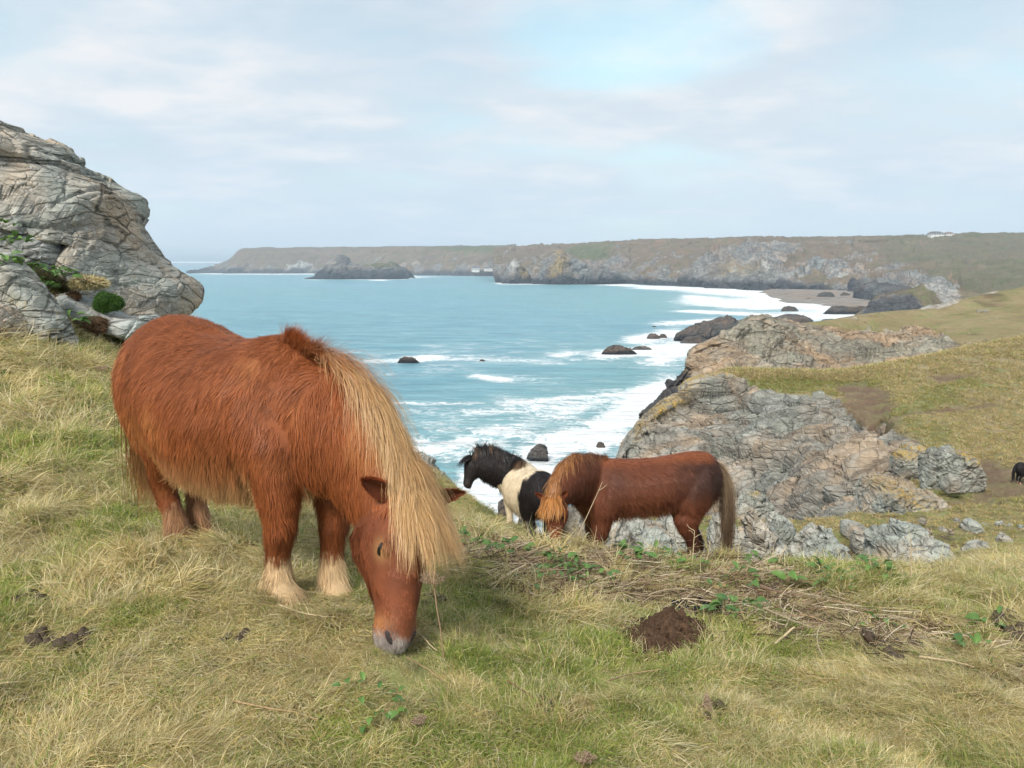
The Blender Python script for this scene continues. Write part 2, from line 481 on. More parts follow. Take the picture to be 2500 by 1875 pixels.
# ------------------------------------------------------------------ the sea
def build_sea():
    rows = np.concatenate([641.35 + np.geomspace(0.05, 12, 40), np.arange(656, 1420, 4.0)])
    a, b, c = ray(np.full(len(rows), 1250.0), rows)
    Yr = SEA / c
    th = np.linspace(-1.25, 1.25, 300)
    th = np.sinh(th * 1.25) / np.sinh(1.25 * 1.25) * 2.2
    W = np.zeros((len(rows), len(th), 3))
    W[..., 0] = Yr[:, None] * th[None, :]
    W[..., 1] = Yr[:, None]
    W[..., 2] = SEA
    px, py = proj(W)
    f = np.zeros(px.shape)
    def s(pts, r, k=1.0):
        nonlocal f
        f = np.maximum(f, k * stroke(px, py, pts, r))
    # surf at the foot of the near cliffs
    s([(1640, 950), (1560, 985), (1500, 1030), (1450, 1075)], (55, 34), 0.9)
    s([(1480, 1060), (1400, 1075), (1330, 1110), (1260, 1170), (1210, 1240), (1250, 1300)], (80, 38), 0.80)
    s([(1180, 1170), (1160, 1230), (1230, 1290)], (60, 40), 0.9)
    s([(1620, 960), (1480, 975), (1380, 990), (1260, 985)], (70, 18), 0.48)
    s([(1440, 985), (1330, 1020), (1230, 1060), (1120, 1110), (1030, 1090)], (80, 26), 0.46)
    s([(1160, 1005), (1280, 1000)], (90, 12), 0.5); s([(1020, 985), (1130, 985)], (70, 5), 0.6)
    s([(1330, 975), (1420, 970), (1500, 962)], (50, 4), 0.75); s([(1240, 1045), (1180, 1060)], (60, 8), 0.6)
    s([(1100, 1085), (1140, 1072)], (30, 10), 0.7); s([(1010, 1095), (1060, 1100)], (40, 8), 0.7)
    # lines round the rocks further out
    s([(930, 882), (1000, 880), (1080, 874), (1200, 880), (1330, 884)], (55, 7), 0.46)
    s([(1010, 876), (1060, 872)], (30, 8), 0.85); s([(1170, 918), (1230, 928)], (36, 5), 0.75)
    s([(1480, 866), (1560, 860), (1640, 850), (1720, 838)], (55, 13), 0.85)
    s([(1560, 830), (1640, 815), (1720, 830)], (45, 12), 0.8)
    s([(1660, 860), (1600, 880)], (60, 16), 0.6); s([(1420, 860), (1370, 866)], (50, 6), 0.5)
    # the beach
    s([(1720, 735), (1840, 745), (1960, 740), (2060, 770), (1900, 775)], (70, 13), 0.72)
    s([(1740, 712), (1860, 722), (1960, 735)], (80, 5), 0.8); s([(1690, 725), (1740, 730)], (30, 5), 0.9)
    s([(1980, 770), (2120, 772)], (80, 10), 0.75); s([(1640, 790), (1760, 782)], (50, 6), 0.7)
    s([(1760, 745), (1860, 752), (1930, 748)], (40, 3), 1.0); s([(1700, 760), (1850, 768), (2000, 776)], (60, 3), 0.95); s([(1830, 732), (1960, 742), (2040, 756)], (50, 3), 1.0)
    s([(1600, 702), (1720, 706), (1840, 712)], (60, 4.5), 0.95)
    # thin surf along the far shore
    s([(1230, 693), (1300, 692), (1400, 692), (1500, 695), (1600, 700)], (20, 2.2), 0.95)
    s([(760, 682), (850, 680), (930, 683), (1010, 677)], (20, 2.0), 0.9); s([(500, 667), (640, 668), (760, 668)], (20, 1.4), 0.8)
    s([(1015, 675), (1100, 674), (1200, 674)], (20, 1.6), 0.8); s([(440, 666), (500, 667)], (30, 1.2), 0.8)
    # open water: a few streaks of old foam, running with the swell
    q = np.stack([W[..., 0] * 0.010, W[..., 1] * 0.028, np.zeros(px.shape)], -1)
    st = fbm(q, 4, 11, ridge=True)
    f = np.maximum(f, 0.24 * sst(st, 0.40, 0.75) * sst(py, 770, 900))
    shade = fbm(np.stack([W[..., 0] * 0.004, W[..., 1] * 0.006, np.zeros(px.shape)], -1), 4, 21) * 0.5 + 0.5
    shallow = np.maximum(stroke(px, py, [(1150, 1100), (1350, 1050), (1560, 960)], (260, 130)),
                         stroke(px, py, [(1600, 740), (1900, 730)], (300, 40)))
    A = np.stack([f, shade, shallow], -1)
    m, nt, out = new_mat('sea_water')
    pos = node(nt, 'ShaderNodeNewGeometry').outputs['Position']
    fa = node(nt, 'ShaderNodeSeparateColor', {0: attr(nt, 'foam').outputs['Color']})
    wv = mapping(nt, pos, rot=(0, 0, 0.12), scale=(0.42, 1.0, 1.0))
    w1 = noise(nt, wv, 0.10, 5, 0.62, 0.5)
    w2 = noise(nt, wv, 0.45, 6, 0.65, 0.6)
    w3 = noise(nt, wv, 2.2, 4, 0.6, 0.3)
    wl = noise(nt, mapping(nt, pos, rot=(0, 0, -0.08), scale=(0.22, 1.0, 1.0)), 0.16, 7, 0.68, 0.4)
    water_col = mixc(nt, step(nt, mth(nt, 'MULTIPLY_ADD', w2, 0.45, mth(nt, 'MULTIPLY', wl, 0.6)), 0.42, 0.63), (0.068, 0.235, 0.300, 1), (0.195, 0.435, 0.490, 1))  # light and dark of swell and ripples mixed into the water colour
    water_col = mixc(nt, step(nt, fa.outputs[1], 0.30, 0.72), water_col, mixc(nt, step(nt, wl, 0.38, 0.62), (0.095, 0.285, 0.375, 1), (0.175, 0.390, 0.470, 1)))
    water_col = mixc(nt, mth(nt, 'MULTIPLY', fa.outputs[2], 0.75), water_col, mixc(nt, w1, (0.12, 0.31, 0.345, 1), (0.21, 0.44, 0.46, 1)))
    wf = mapping(nt, pos, rot=(0, 0, 0.3), scale=(0.85, 1.0, 1.0))
    def lace(sc, dist):
        return mth(nt, 'SUBTRACT', 1.0, mth(nt, 'MULTIPLY', mth(nt, 'ABSOLUTE', mth(nt, 'SUBTRACT', noise(nt, wf, sc, 6, 0.62, dist), 0.5)), 5.0))
    n = mth(nt, 'MULTIPLY_ADD', lace(0.16, 1.6), 0.42, mth(nt, 'MULTIPLY_ADD', lace(0.6, 1.0), 0.30, mth(nt, 'MULTIPLY', noise(nt, wf, 0.06, 4, 0.6, 0.8), 0.9)))
    fo = step(nt, mth(nt, 'ADD', mth(nt, 'MULTIPLY', fa.outputs[0], 1.05), mth(nt, 'MULTIPLY', mth(nt, 'SUBTRACT', n, 0.80), 1.25)), 0.40, 0.86)
    veil = mth(nt, 'MULTIPLY', fa.outputs[0], 0.22)
    fo = mth(nt, 'ADD', mth(nt, 'MULTIPLY', fo, 0.92), veil, clamp=True)
    caps = mth(nt, 'MULTIPLY', step(nt, w2, 0.66, 0.74), step(nt, w1, 0.5, 0.62))
    fo = mth(nt, 'MAXIMUM', fo, mth(nt, 'MULTIPLY', caps, 0.55))
    c = mixc(nt, fo, water_col, (0.86, 0.89, 0.90, 1))
    h = mth(nt, 'MULTIPLY_ADD', mth(nt, 'ADD', w1, wl), 2.4, mth(nt, 'MULTIPLY_ADD', w2, 0.8, mth(nt, 'MULTIPLY', w3, 0.22)))
    b = bump(nt, h, 1.0, 1.6)
    rough = mixc(nt, fo, (0.30, 0.30, 0.30, 1), (0.8, 0.8, 0.8, 1))
    principled(nt, out, c, rough, 0.32, b)
    o = link('sea', np_mesh('sea', W, grid_faces(*px.shape), {'foam': A}, True), m)
    tag(o, 'turquoise bay with white surf and streaks of foam below the cliffs', kind='structure')

build_sea()

# ------------------------------------------------------------------ land patches
def wctrl(rows):
    """control rows of (px, py, distance or None for the water line) to world points"""
    return np.array([[on_sea(p[0], p[1]) if p[2] is None else U(*p) for p in r] for r in rows])

def patch(name, C, nr, nc, mat, masks, disp, label, kind='structure', cat=None, smooth=True, crest=-1.0):
    W = cubic(cubic(C, nr, 0), nc, 1)
    N = grid_normals(W)
    if np.sum(N * -W) < 0: N = -N
    px, py = proj(W)
    M, M2 = masks(W, px, py)
    tp = 0.30 + 0.70 * sst(np.abs(np.arange(nr) / (nr - 1.0) - crest), 0.0, 0.10)[:, None]      # calmer along the skyline
    W = W + N * (disp(W, M, px, py) * tp)[..., None]
    o = link(name, np_mesh(name, W, grid_faces(nr, nc), {'m': M, 'm2': M2}, smooth), mat)
    tag(o, label, cat, kind=kind)
    PATCH[name] = (W, M, M2, N)
    return o, W

PATCH = {}
def zero(px): return np.zeros(px.shape)

far_rock = [(0.085, 0.082, 0.08), (0.175, 0.165, 0.155), (0.32, 0.30, 0.275)]
far_turf = [(0.105, 0.076, 0.056), (0.145, 0.106, 0.074), (0.20, 0.155, 0.10)]
M_FAR = land_mat('far_cliff', 0.035, far_rock, far_turf, soil=(0.17, 0.10, 0.07), lichen=0.55, bump_d=0.06, orange=0.25)
M_FAR2 = land_mat('bay_cliff', 0.05, far_rock, far_turf, soil=(0.20, 0.13, 0.09), lichen=0.35, bump_d=0.07, orange=0.15)

def far_disp(size, amp, seed):
    def f(W, M, px, py):
        d = rockdisp(W, size, amp, (0.2, 0.9, 0.3), 1.3, seed, 0.25)
        return d * (0.30 + 0.70 * M[..., 0])
    return f

# far headland across the bay
bx = [455, 500, 530, 562, 585, 610, 700, 800, 900, 1000, 1100, 1180, 1260]
ty = [668, 660, 648, 634, 612, 607, 606, 605, 604, 602.5, 602, 601, 599]
by = [667, 667, 667, 668, 668, 668, 668, 668, 670, 672, 673, 674, 675]
rows = []
for t, dep in ((-0.12, -40), (0.0, 0), (0.2, 25), (0.45, 60), (0.75, 120), (1.0, 210), (0.985, 700)):
    r = []
    for x, a, b in zip(bx, ty, by):
        Y0 = on_sea(x, b)[1] * 1.0
        Y0 = min(Y0, 2900)
        r.append((x, b + (a - b) * t, Y0 + dep))
    rows.append(r)
def far_masks(W, px, py):
    z = W[..., 2] - SEA
    n = fbm(W * 0.012, 4, 31); n2 = fbm(W * 0.03 * np.array([1, 1, 0.5]), 4, 33)
    rock = sst(n + n2 * 0.6 + 0.55 - z / 75.0, 0.0, 0.5)
    wet = sst(z + n2 * 6, 20, 7)
    soil = sst(n2, 0.15, 0.5) * 0.5
    pale = stroke(px, py, [(720, 635)], (60, 22)) * 0.7 + stroke(px, py, [(945, 625)], (25, 15)) * 0.6
    green = stroke(px, py, [(1120, 608), (1200, 606)], (60, 6))
    orange = zero(px)
    return np.stack([np.clip(rock, 0, 1), wet, soil], -1), np.stack([orange, green, pale], -1)
patch('far_headland', wctrl(rows), 70, 620, M_FAR, far_masks, far_disp(70, 16, 1),
      'long low headland with brown heath top and dark cliffs across the bay')

# cliffs and fields round the right side of the bay
bot = [(1205, 690, None), (1300, 692, None), (1400, 691, None), (1500, 692, None), (1600, 697, None), (1700, 701, None),
       (1800, 706, None), (1900, 710, None), (2000, 713, None), (2100, 718, None), (2210, 722, 840), (2320, 722, 760),
       (2500, 725, 640), (2850, 735, 560)]
top = [(1205, 606, 1900), (1300, 600, 1850), (1400, 596, 1800), (1500, 590, 1720), (1600, 586, 1600), (1700, 583, 1520),
       (1800, 581, 1450), (1900, 580.5, 1400), (2000, 580, 1350), (2100, 578.5, 1330), (2200, 577, 1320), (2320, 573.5, 1320),
       (2500, 570, 1320), (2850, 564, 1320)]
rows = []
for t in (-0.12, 0.0, 0.14, 0.32, 0.52, 0.72, 0.88, 1.0, 1.02):
    r = []
    for k, (p, q) in enumerate(zip(bot, top)):
        Y0 = on_sea(p[0], p[1])[1] if p[2] is None else p[2]
        e = 2.2 if k < 9 else 1.5
        Y = Y0 + (q[2] - Y0) * (np.sign(t) * abs(min(t, 1.0)) ** e)
        if t < 0: Y = Y0 - 20
        if t > 1: Y = q[2] + 500
        r.append((p[0], p[1] + (q[1] - p[1]) * min(t, 1.0) + (2 if t > 1 else 0), Y))
    rows.append(r)
def bay_masks(W, px, py):
    z = W[..., 2] - SEA
    n = fbm(W * 0.02, 4, 41); n2 = fbm(W * 0.05 * np.array([1, 1, 0.6]), 4, 43)
    rock = sst(n * 1.2 + n2 * 0.8 + 0.60 - (z - 10) / 62.0, 0.05, 0.45)
    rock = np.maximum(rock, poly_mask(px, py, [(1690, 640), (1730, 612), (1800, 592), (1900, 585), (1960, 600), (1900, 650), (1850, 690), (1690, 690)], 14))
    field = poly_mask(px, py, [(2150, 560), (2170, 640), (2260, 668), (2330, 720), (2900, 760), (2900, 560)], 25)
    rock = rock * (1 - 0.92 * field)
    green_top = poly_mask(px, py, [(1375, 615), (1400, 600), (1500, 592), (1480, 630), (1430, 640)], 8)
    rock *= (1 - green_top)
    wet = sst(z + n2 * 5, 15, 6) * (1 - sst(px, 2080, 2150))
    soil = sst(n2, 0.1, 0.4) * (1 - field) * 0.8
    path = stroke(px, py, [(2352, 660), (2328, 668), (2318, 682), (2336, 688), (2345, 702), (2360, 712)], (3.2, 2.0))
    path = np.maximum(path, stroke(px, py, [(2250, 590), (2256, 607)], (2.0, 3)) * 0.8)
    soil = np.maximum(soil, path)
    pale = sst(fbm(W * 0.045, 3, 45), 0.05, 0.45) * 0.5 * sst(px, 1560, 1700) * (1 - field)
    pale = np.maximum(pale, path * 0.9)
    orange = stroke(px, py, [(1365, 625), (1372, 645), (1360, 670)], (14, 12)) * 0.9 + stroke(px, py, [(1800, 660)], (60, 12)) * 0.5
    hedge = fbm(W * np.array([0.004, 0.02, 0.02]), 3, 47)
    green = np.maximum(green_top, field * (0.35 + 0.6 * hedge))
    return np.stack([np.clip(rock, 0, 1), wet, soil], -1), np.stack([np.clip(orange, 0, 1), np.clip(green, 0, 1), np.clip(pale, 0, 1)], -1)
patch('bay_cliffs', wctrl(rows), 100, 720, M_FAR2, bay_masks, far_disp(42, 15, 3),
      'brown and grey cliffs behind the beach with green fields above')

# sand at the foot of the bay cliffs
rows = [[(x, y + k * dy, None) for x, y, dy in ((1780, 700, 9), (1880, 706, 9), (1980, 709, 11), (2060, 711, 12.5), (2140, 713, 14), (2230, 715, 15))]
        for k in (0, 1, 2, 3, 4)]
C = wctrl(rows)
for k, zz_ in enumerate((3.6, 2.2, 1.0, 0.1, -1.2)):
    C[k, :, 2] += zz_
M_SAND = land_mat('wet_sand', 0.06, [(0.16, 0.135, 0.115), (0.21, 0.18, 0.155), (0.27, 0.235, 0.205)], lichen=0.1, bump_d=0.01, crack=0.2, orange=0)
def one_rock(W, px, py):
    o1 = np.zeros(px.shape + (3,)); o1[..., 0] = 1.0
    return o1, np.zeros(px.shape + (3,))
patch('beach', C, 60, 160, M_SAND, one_rock, lambda W, M, px, py: 1.5 * fbm(W * 0.018, 4, 51) - 4.0 * sst(px, 1930, 1800), 'strip of wet grey sand below the bay cliffs')

# ------------------------------------------------------------------ rocks as closed solids
ROCKS = {}
def rock(name, cols, mat, label, cat='rock', group=None, th=None, na=56, nc=90, size=None, amp=0.12, strata=(0.5, 0.4, 0.2),
         flat=2.4, seed=0, box=0.62, masks=None, kind=None, parent=None, lean=0.0, crack=0.35, smooth=False, back=1.0):
    """cols: (px, top row, bottom row, distance) from left to right. Cross-sections are rounded boxes with real depth."""
    Cc = np.array(cols, float)
    Cc = cubic(Cc, nc, 0)
    # keep the ends closed
    T = U(Cc[:, 0], np.minimum(Cc[:, 1], Cc[:, 2] - 0.5), Cc[:, 3]); B = U(Cc[:, 0], Cc[:, 2], Cc[:, 3])
    H = np.linalg.norm(T - B, axis=1)
    hmax = H.max()
    th = th if th is not None else 0.45 * hmax
    s = np.linspace(0, 1, nc)
    endf = np.clip(np.sin(np.pi * np.clip(s, 0.0, 1.0)) * 1.6, 0, 1) ** 0.6
    D = th * (0.35 + 0.65 * np.clip(H / hmax, 0, 1)) * endf
    ang = np.linspace(0, 2 * np.pi, na, endpoint=False)
    ang = ang + 0.45 * np.sin(ang)                 # more rows on the side towards the viewer
    pw = lambda v: np.sign(v) * np.abs(v) ** box
    su, co = pw(np.sin(ang)), pw(np.cos(ang))
    mid = (T + B) / 2; hv = (T - B) / 2
    dv = np.array([0, 1.0, 0])
    hs = 0.02 + 0.98 * endf
    W = mid[:, None, :] + hv[:, None, :] * (su[None, :, None] * hs[:, None, None]) \
        + dv[None, None, :] * (D[:, None] * (co[None, :] * np.where(co > 0, back, 1.0) + np.where(co > 0, 0, 0.0) + lean * su[None, :]))[..., None]
    # normals of the closed tube
    du = np.roll(W, -1, 1) - np.roll(W, 1, 1)
    dw = np.gradient(W, axis=0)
    N = unit(np.cross(du, dw))
    out = W - mid[:, None, :]
    if np.sum(N * out) < 0: N = -N
    size = size or hmax * 0.55
    d = rockdisp(W, size, amp * hmax, strata, flat, seed, crack)
    W = W + N * (d * (0.15 + 0.85 * endf[:, None]))[..., None]
    px, py = proj(W)
    if masks is not None:
        M, M2 = masks(W, px, py)
    else:
        M, M2 = one_rock(W, px, py)
    V = W.reshape(-1, 3)
    F = grid_faces(nc, na, wrap=True)[:, ::-1]
    # caps
    c0, c1 = W[0].mean(0), W[-1].mean(0)
    V = np.concatenate([V, [c0, c1]])
    n0 = nc * na
    i = np.arange(na); j = (i + 1) % na
    f0 = np.stack([np.full(na, n0), i, j, j], -1); f1 = np.stack([np.full(na, n0 + 1), (nc - 1) * na + j, (nc - 1) * na + i, (nc - 1) * na + i], -1)
    me_V = V
    A = {'m': np.concatenate([M.reshape(-1, 3), M[0, :1], M[-1, :1]]), 'm2': np.concatenate([M2.reshape(-1, 3), M2[0, :1], M2[-1, :1]])}
    lo, hi = V.min(0), V.max(0)
    og = np.array([(lo[0] + hi[0]) / 2, (lo[1] + hi[1]) / 2, lo[2]]) if parent is None else ORG[parent]
    tri = np.concatenate([f0[:, :3], f1[:, :3]])
    me = bpy.data.meshes.new(name)
    quads = F
    # quads + cap triangles
    Vv = np.ascontiguousarray(me_V - og, np.float32)
    me.vertices.add(len(Vv)); me.vertices.foreach_set('co', Vv.ravel())
    loops = np.concatenate([quads.ravel(), tri.ravel()]).astype(np.int32)
    starts = np.concatenate([np.arange(len(quads)) * 4, len(quads) * 4 + np.arange(len(tri)) * 3]).astype(np.int32)
    me.loops.add(len(loops)); me.loops.foreach_set('vertex_index', loops)
    me.polygons.add(len(starts)); me.polygons.foreach_set('loop_start', starts)
    me.update(calc_edges=True)
    me.polygons.foreach_set('use_smooth', np.full(len(starts), smooth))
    for an, av in A.items():
        a = me.attributes.new(an, 'FLOAT_COLOR', 'POINT')
        av = np.concatenate([av, np.ones((len(av), 1))], 1)
        a.data.foreach_set('color', np.ascontiguousarray(av, np.float32).ravel())
    o = link(name, me, mat, parent)
    if parent is None:
        o.location = og
    ORG[o] = og
    tag(o, label, cat if kind is None else None, group, kind)
    ROCKS[label] = W
    return o

def seacols(cols, base=2.0):
    """columns of a rock that stands in the water: the distance comes from the water line of its lowest row"""
    ym = max(c[2] for c in cols)
    Y = float(on_sea(cols[0][0], ym)[1])
    return [(c[0], c[1], c[2] + base, Y) for c in cols]

def wet_masks(band, lo=0.0):
    def f(W, px, py):
        z = W[..., 2] - SEA
        n = fbm(W * 0.15, 3, 61)
        M = np.stack([np.ones(px.shape), sst(z + n * band * 0.5, band, band * 0.45), zero(px)], -1)
        return M, np.zeros(px.shape + (3,))
    return f
def isl_masks(W, px, py):
    z = W[..., 2] - SEA
    n = fbm(W * 0.04, 4, 63)
    top = sst(z + n * 14, 16, 34) * sst(px, 860, 900)
    M = np.stack([1 - 0.85 * top, sst(z + n * 10, 30, 12), zero(px)], -1)
    return M, np.stack([zero(px), top * 0.8, zero(px)], -1)
rock('island', seacols([(742, 678, 681), (768, 671, 681), (795, 652, 681), (815, 634, 681), (831, 623, 681), (846, 631, 681), (862, 645, 681), (890, 649, 681),
      (925, 645, 681), (962, 641, 681), (995, 655, 681), (1016, 673, 681)], 4), M_FAR, 'dark humped island with a green back in the far bay',
     cat='island', th=60, na=70, nc=200, size=22, amp=0.10, masks=isl_masks, smooth=True)
def pyr_masks(W, px, py):
    z = W[..., 2] - SEA
    n = fbm(W * 0.06, 4, 65)
    M = np.stack([np.ones(px.shape), sst(z + n * 6, 16, 5), zero(px)], -1)
    return M, np.stack([stroke(px, py, [(1275, 655), (1290, 680)], (12, 14)), zero(px), stroke(px, py, [(1250, 645)], (18, 18))], -1)
rock('sea_stack', seacols([(1224, 688, 692), (1236, 668, 692), (1247, 640, 692), (1256, 631, 692), (1266, 640, 692), (1280, 655, 692), (1295, 675, 692), (1306, 688, 692)], 4),
     M_FAR2, 'pointed grey rock pyramid standing at the foot of the far cliffs', th=32, na=60, nc=110, size=16, amp=0.09, masks=pyr_masks, smooth=True)
def spur_masks(W, px, py):
    z = W[..., 2] - SEA
    n = fbm(W * 0.06, 4, 67)
    top = sst(z + n * 14, 38, 52) * sst(px, 1385, 1400)
    M = np.stack([1 - top * 0.9, sst(z + n * 6, 18, 6), zero(px)], -1)
    return M, np.stack([stroke(px, py, [(1366, 620), (1375, 640), (1352, 670)], (13, 16)), top * 0.8, zero(px)], -1)
rock('cliff_spur', seacols([(1296, 686, 693), (1312, 668, 693), (1335, 645, 693), (1352, 622, 693), (1364, 612, 693), (1385, 624, 693), (1410, 634, 693),
      (1450, 640, 693), (1490, 648, 693), (1530, 672, 693)], 4), M_FAR2, 'craggy spur with orange lichen beside the pointed sea rock', kind='structure',
     th=60, na=60, nc=160, size=20, amp=0.10, masks=spur_masks, smooth=True)

M_REEF = land_mat('dark_reef', 0.18, [(0.035, 0.033, 0.033), (0.085, 0.075, 0.068), (0.15, 0.125, 0.105)], wet=(0.022, 0.022, 0.024), lichen=0.1, bump_d=0.08, orange=0.0)
grp = 'rocks standing in the bay'
rock('sea_rock', seacols([(970, 882, 886), (978, 875, 886), (990, 871, 886), (1005, 872, 886), (1016, 879, 886), (1024, 883, 886)]), M_REEF,
     'low dark rock awash in the open bay behind the big pony mane', group=grp, nc=60, na=40, amp=0.13, masks=wet_masks(2.0))
rock('sea_rock', seacols([(1170, 880, 882), (1175, 877, 882), (1181, 878, 882), (1186, 881, 882)]), M_REEF,
     'tiny rock breaking the surface right of the lone dark rock', group=grp, nc=30, na=24, amp=0.13)
rock('sea_rock', seacols([(1468, 861, 865), (1480, 850, 865), (1500, 842, 865), (1520, 845, 865), (1540, 851, 865), (1556, 862, 865)]), M_REEF,
     'largest dark rock in the white water left of the reef', group=grp, nc=70, na=44, amp=0.12, masks=wet_masks(2.0))
rock('sea_rock', seacols([(1540, 851, 854), (1555, 846, 854), (1575, 845, 854), (1592, 850, 854)]), M_REEF,
     'flat dark rock close behind the largest rock in the white water', group=grp, nc=50, na=30, amp=0.12)
rock('sea_rock', seacols([(1578, 824, 827), (1586, 815, 827), (1596, 814, 827), (1607, 819, 827), (1612, 825, 827)]), M_REEF,
     'left one of two small rocks in front of the reef tip', group=grp, nc=40, na=30, amp=0.12)
rock('sea_rock', seacols([(1606, 823, 825), (1614, 816, 825), (1622, 816, 825), (1630, 823, 825)]), M_REEF,
     'right one of two small rocks in front of the reef tip', group=grp, nc=40, na=30, amp=0.12)
rock('sea_rock', seacols([(1590, 797, 798), (1596, 795, 798), (1604, 797, 798)]), M_REEF,
     'faint speck of rock far beyond the reef tip', group=grp, nc=24, na=20, amp=0.12)
rock('sea_rock', seacols([(1905, 757, 760), (1915, 749, 760), (1930, 747, 760), (1942, 751, 760), (1950, 758, 760)]), M_REEF,
     'rounded rock in the surf before the beach', group=grp, nc=40, na=30, amp=0.12)
rock('sea_rock', seacols([(2008, 763, 767), (2030, 749, 767), (2055, 746, 767), (2080, 750, 767), (2110, 748, 767), (2140, 758, 767)], 3), M_REEF,
     'long low reef of brown rock at the right end of the beach', group=grp, nc=80, na=40, amp=0.10, masks=wet_masks(3.0))
for (cx_, w_, t_, b_), lab in (((2015, 26, 712, 727), 'dark boulder on the sand'), ((2062, 14, 713, 726), 'small boulder right of the dark one on the sand'),
                             ((1976, 14, 727, 731), 'low stone at the wet edge of the sand')):
    rock('beach_boulder', seacols([(cx_ - w_, b_ - 1, b_), (cx_ - w_ * 0.5, (t_ * 0.7 + b_ * 0.3), b_), (cx_, t_, b_), (cx_ + w_ * 0.6, t_ + 3, b_), (cx_ + w_, b_ - 1, b_)], 3), M_REEF, lab,
         group='boulders on the beach', nc=50, na=36, amp=0.12)
rock('sea_rock', seacols([(1645, 826, 832), (1660, 810, 832), (1690, 800, 832), (1710, 790, 832), (1750, 783, 832), (1775, 774, 832), (1800, 784, 832), (1850, 780, 832), (1900, 780, 832), (1920, 800, 832)], 4),
     M_REEF, 'long black reef running out behind the middle headland', group=grp, nc=200, na=60, amp=0.12, size=9, masks=wet_masks(4.0), th=14)
rock('sea_rock', seacols([(1660, 832, 838), (1680, 822, 838), (1710, 823, 838), (1730, 830, 838), (1740, 836, 838)], 3), M_REEF,
     'brown ledge at the near foot of the black reef', group=grp, nc=70, na=40, amp=0.10)
rock('sea_rock', seacols([(1880, 785, 795), (1910, 774, 795), (1945, 768, 795), (1965, 774, 795), (1980, 790, 795)], 4), M_REEF,
     'round dark rock rising behind the middle headland crest', group=grp, nc=70, na=44, amp=0.09, th=16)
rock('sea_rock', seacols([(2000, 786, 795), (2012, 780, 795), (2040, 779, 795), (2070, 780, 795), (2090, 790, 795)], 3), M_REEF,
     'low dark rock in the surf above the right headland crest', group=grp, nc=60, na=40, amp=0.10)
rock('sea_rock', seacols([(1285, 1114, 1124), (1296, 1098, 1124), (1312, 1085, 1124), (1328, 1086, 1124), (1337, 1100, 1124), (1338, 1117, 1124)]), M_REEF,
     'brown pointed rock in the foam right above the piebald pony', group=grp, nc=80, na=50, amp=0.11, masks=wet_masks(1.0))
for i_, (c_, lab) in enumerate((([(1212, 1262, 1275), (1222, 1225, 1275), (1236, 1228, 1275), (1244, 1268, 1275)], 'grey rock in the foam between the piebald pony and slope'),
                      ([(1262, 1270, 1290), (1275, 1248, 1290), (1300, 1250, 1290), (1312, 1280, 1290)], 'grey rock in the foam seen between the piebald pony legs'),
                      ([(1258, 1300, 1315), (1275, 1288, 1315), (1292, 1296, 1315), (1300, 1310, 1315)], 'lower rock in the foam between the piebald pony feet'),
                      ([(1455, 1086, 1092), (1463, 1079, 1092), (1472, 1081, 1092), (1478, 1089, 1092)], 'small rock in the foam above the brown pony mane'))):
    rock('sea_rock', seacols(c_), M_REEF, lab, group=grp, nc=50, na=36, amp=0.12, seed=i_)

# low dark headland at the end of the beach, with a grassy back
def stack_masks(W, px, py):
    n = fbm(W * 0.05, 3, 71)
    M = np.stack([np.ones(px.shape), np.clip(0.75 + n, 0, 1), zero(px)], -1)
    return M, np.zeros(px.shape + (3,))
rock('cliff_buttress', seacols([(2098, 728, 733), (2106, 706, 733), (2122, 694, 733), (2150, 690, 733), (2175, 694, 733), (2210, 700, 733), (2240, 715, 733)], 4), M_FAR2,
     'square dark buttress at the end of the sand', kind='structure', th=30, nc=100, na=50, size=14, amp=0.07, masks=stack_masks, smooth=True)
sil = [(2085, 772), (2120, 745), (2140, 724), (2170, 716), (2200, 711), (2232, 702), (2262, 690), (2288, 677), (2312, 690), (2345, 706), (2420, 716), (2540, 712), (2800, 700)]
rows = []
for t, dY in ((-0.05, 60), (0, 22), (0.3, 8), (0.6, 0), (1.0, -8), (1.8, -20)):
    rows.append([(x, y + (772 - y) * t + (6 if t < 0 else 0), 520 + dY) for x, y in sil])
def low_masks(W, px, py):
    dark = poly_mask(px, py, [(2080, 790), (2128, 738), (2150, 720), (2225, 714), (2250, 745), (2290, 760), (2290, 800)], 6)
    n = fbm(W * 0.05, 4, 73)
    crag = stroke(px, py, [(2285, 690), (2310, 705), (2320, 735)], (32, 22))
    rk = np.clip(np.maximum(dark, crag + n * 0.3), 0, 1)
    return np.stack([rk, dark * 0.85, 0.3 * sst(n, 0.1, 0.4)], -1), np.stack([zero(px), 0.3 + zero(px), crag * 0.4], -1)
patch('low_headland', wctrl(rows), 70, 260, M_FAR2, low_masks, far_disp(14, 4.0, 7), 'low headland with a dark sea face and a stony grass back')

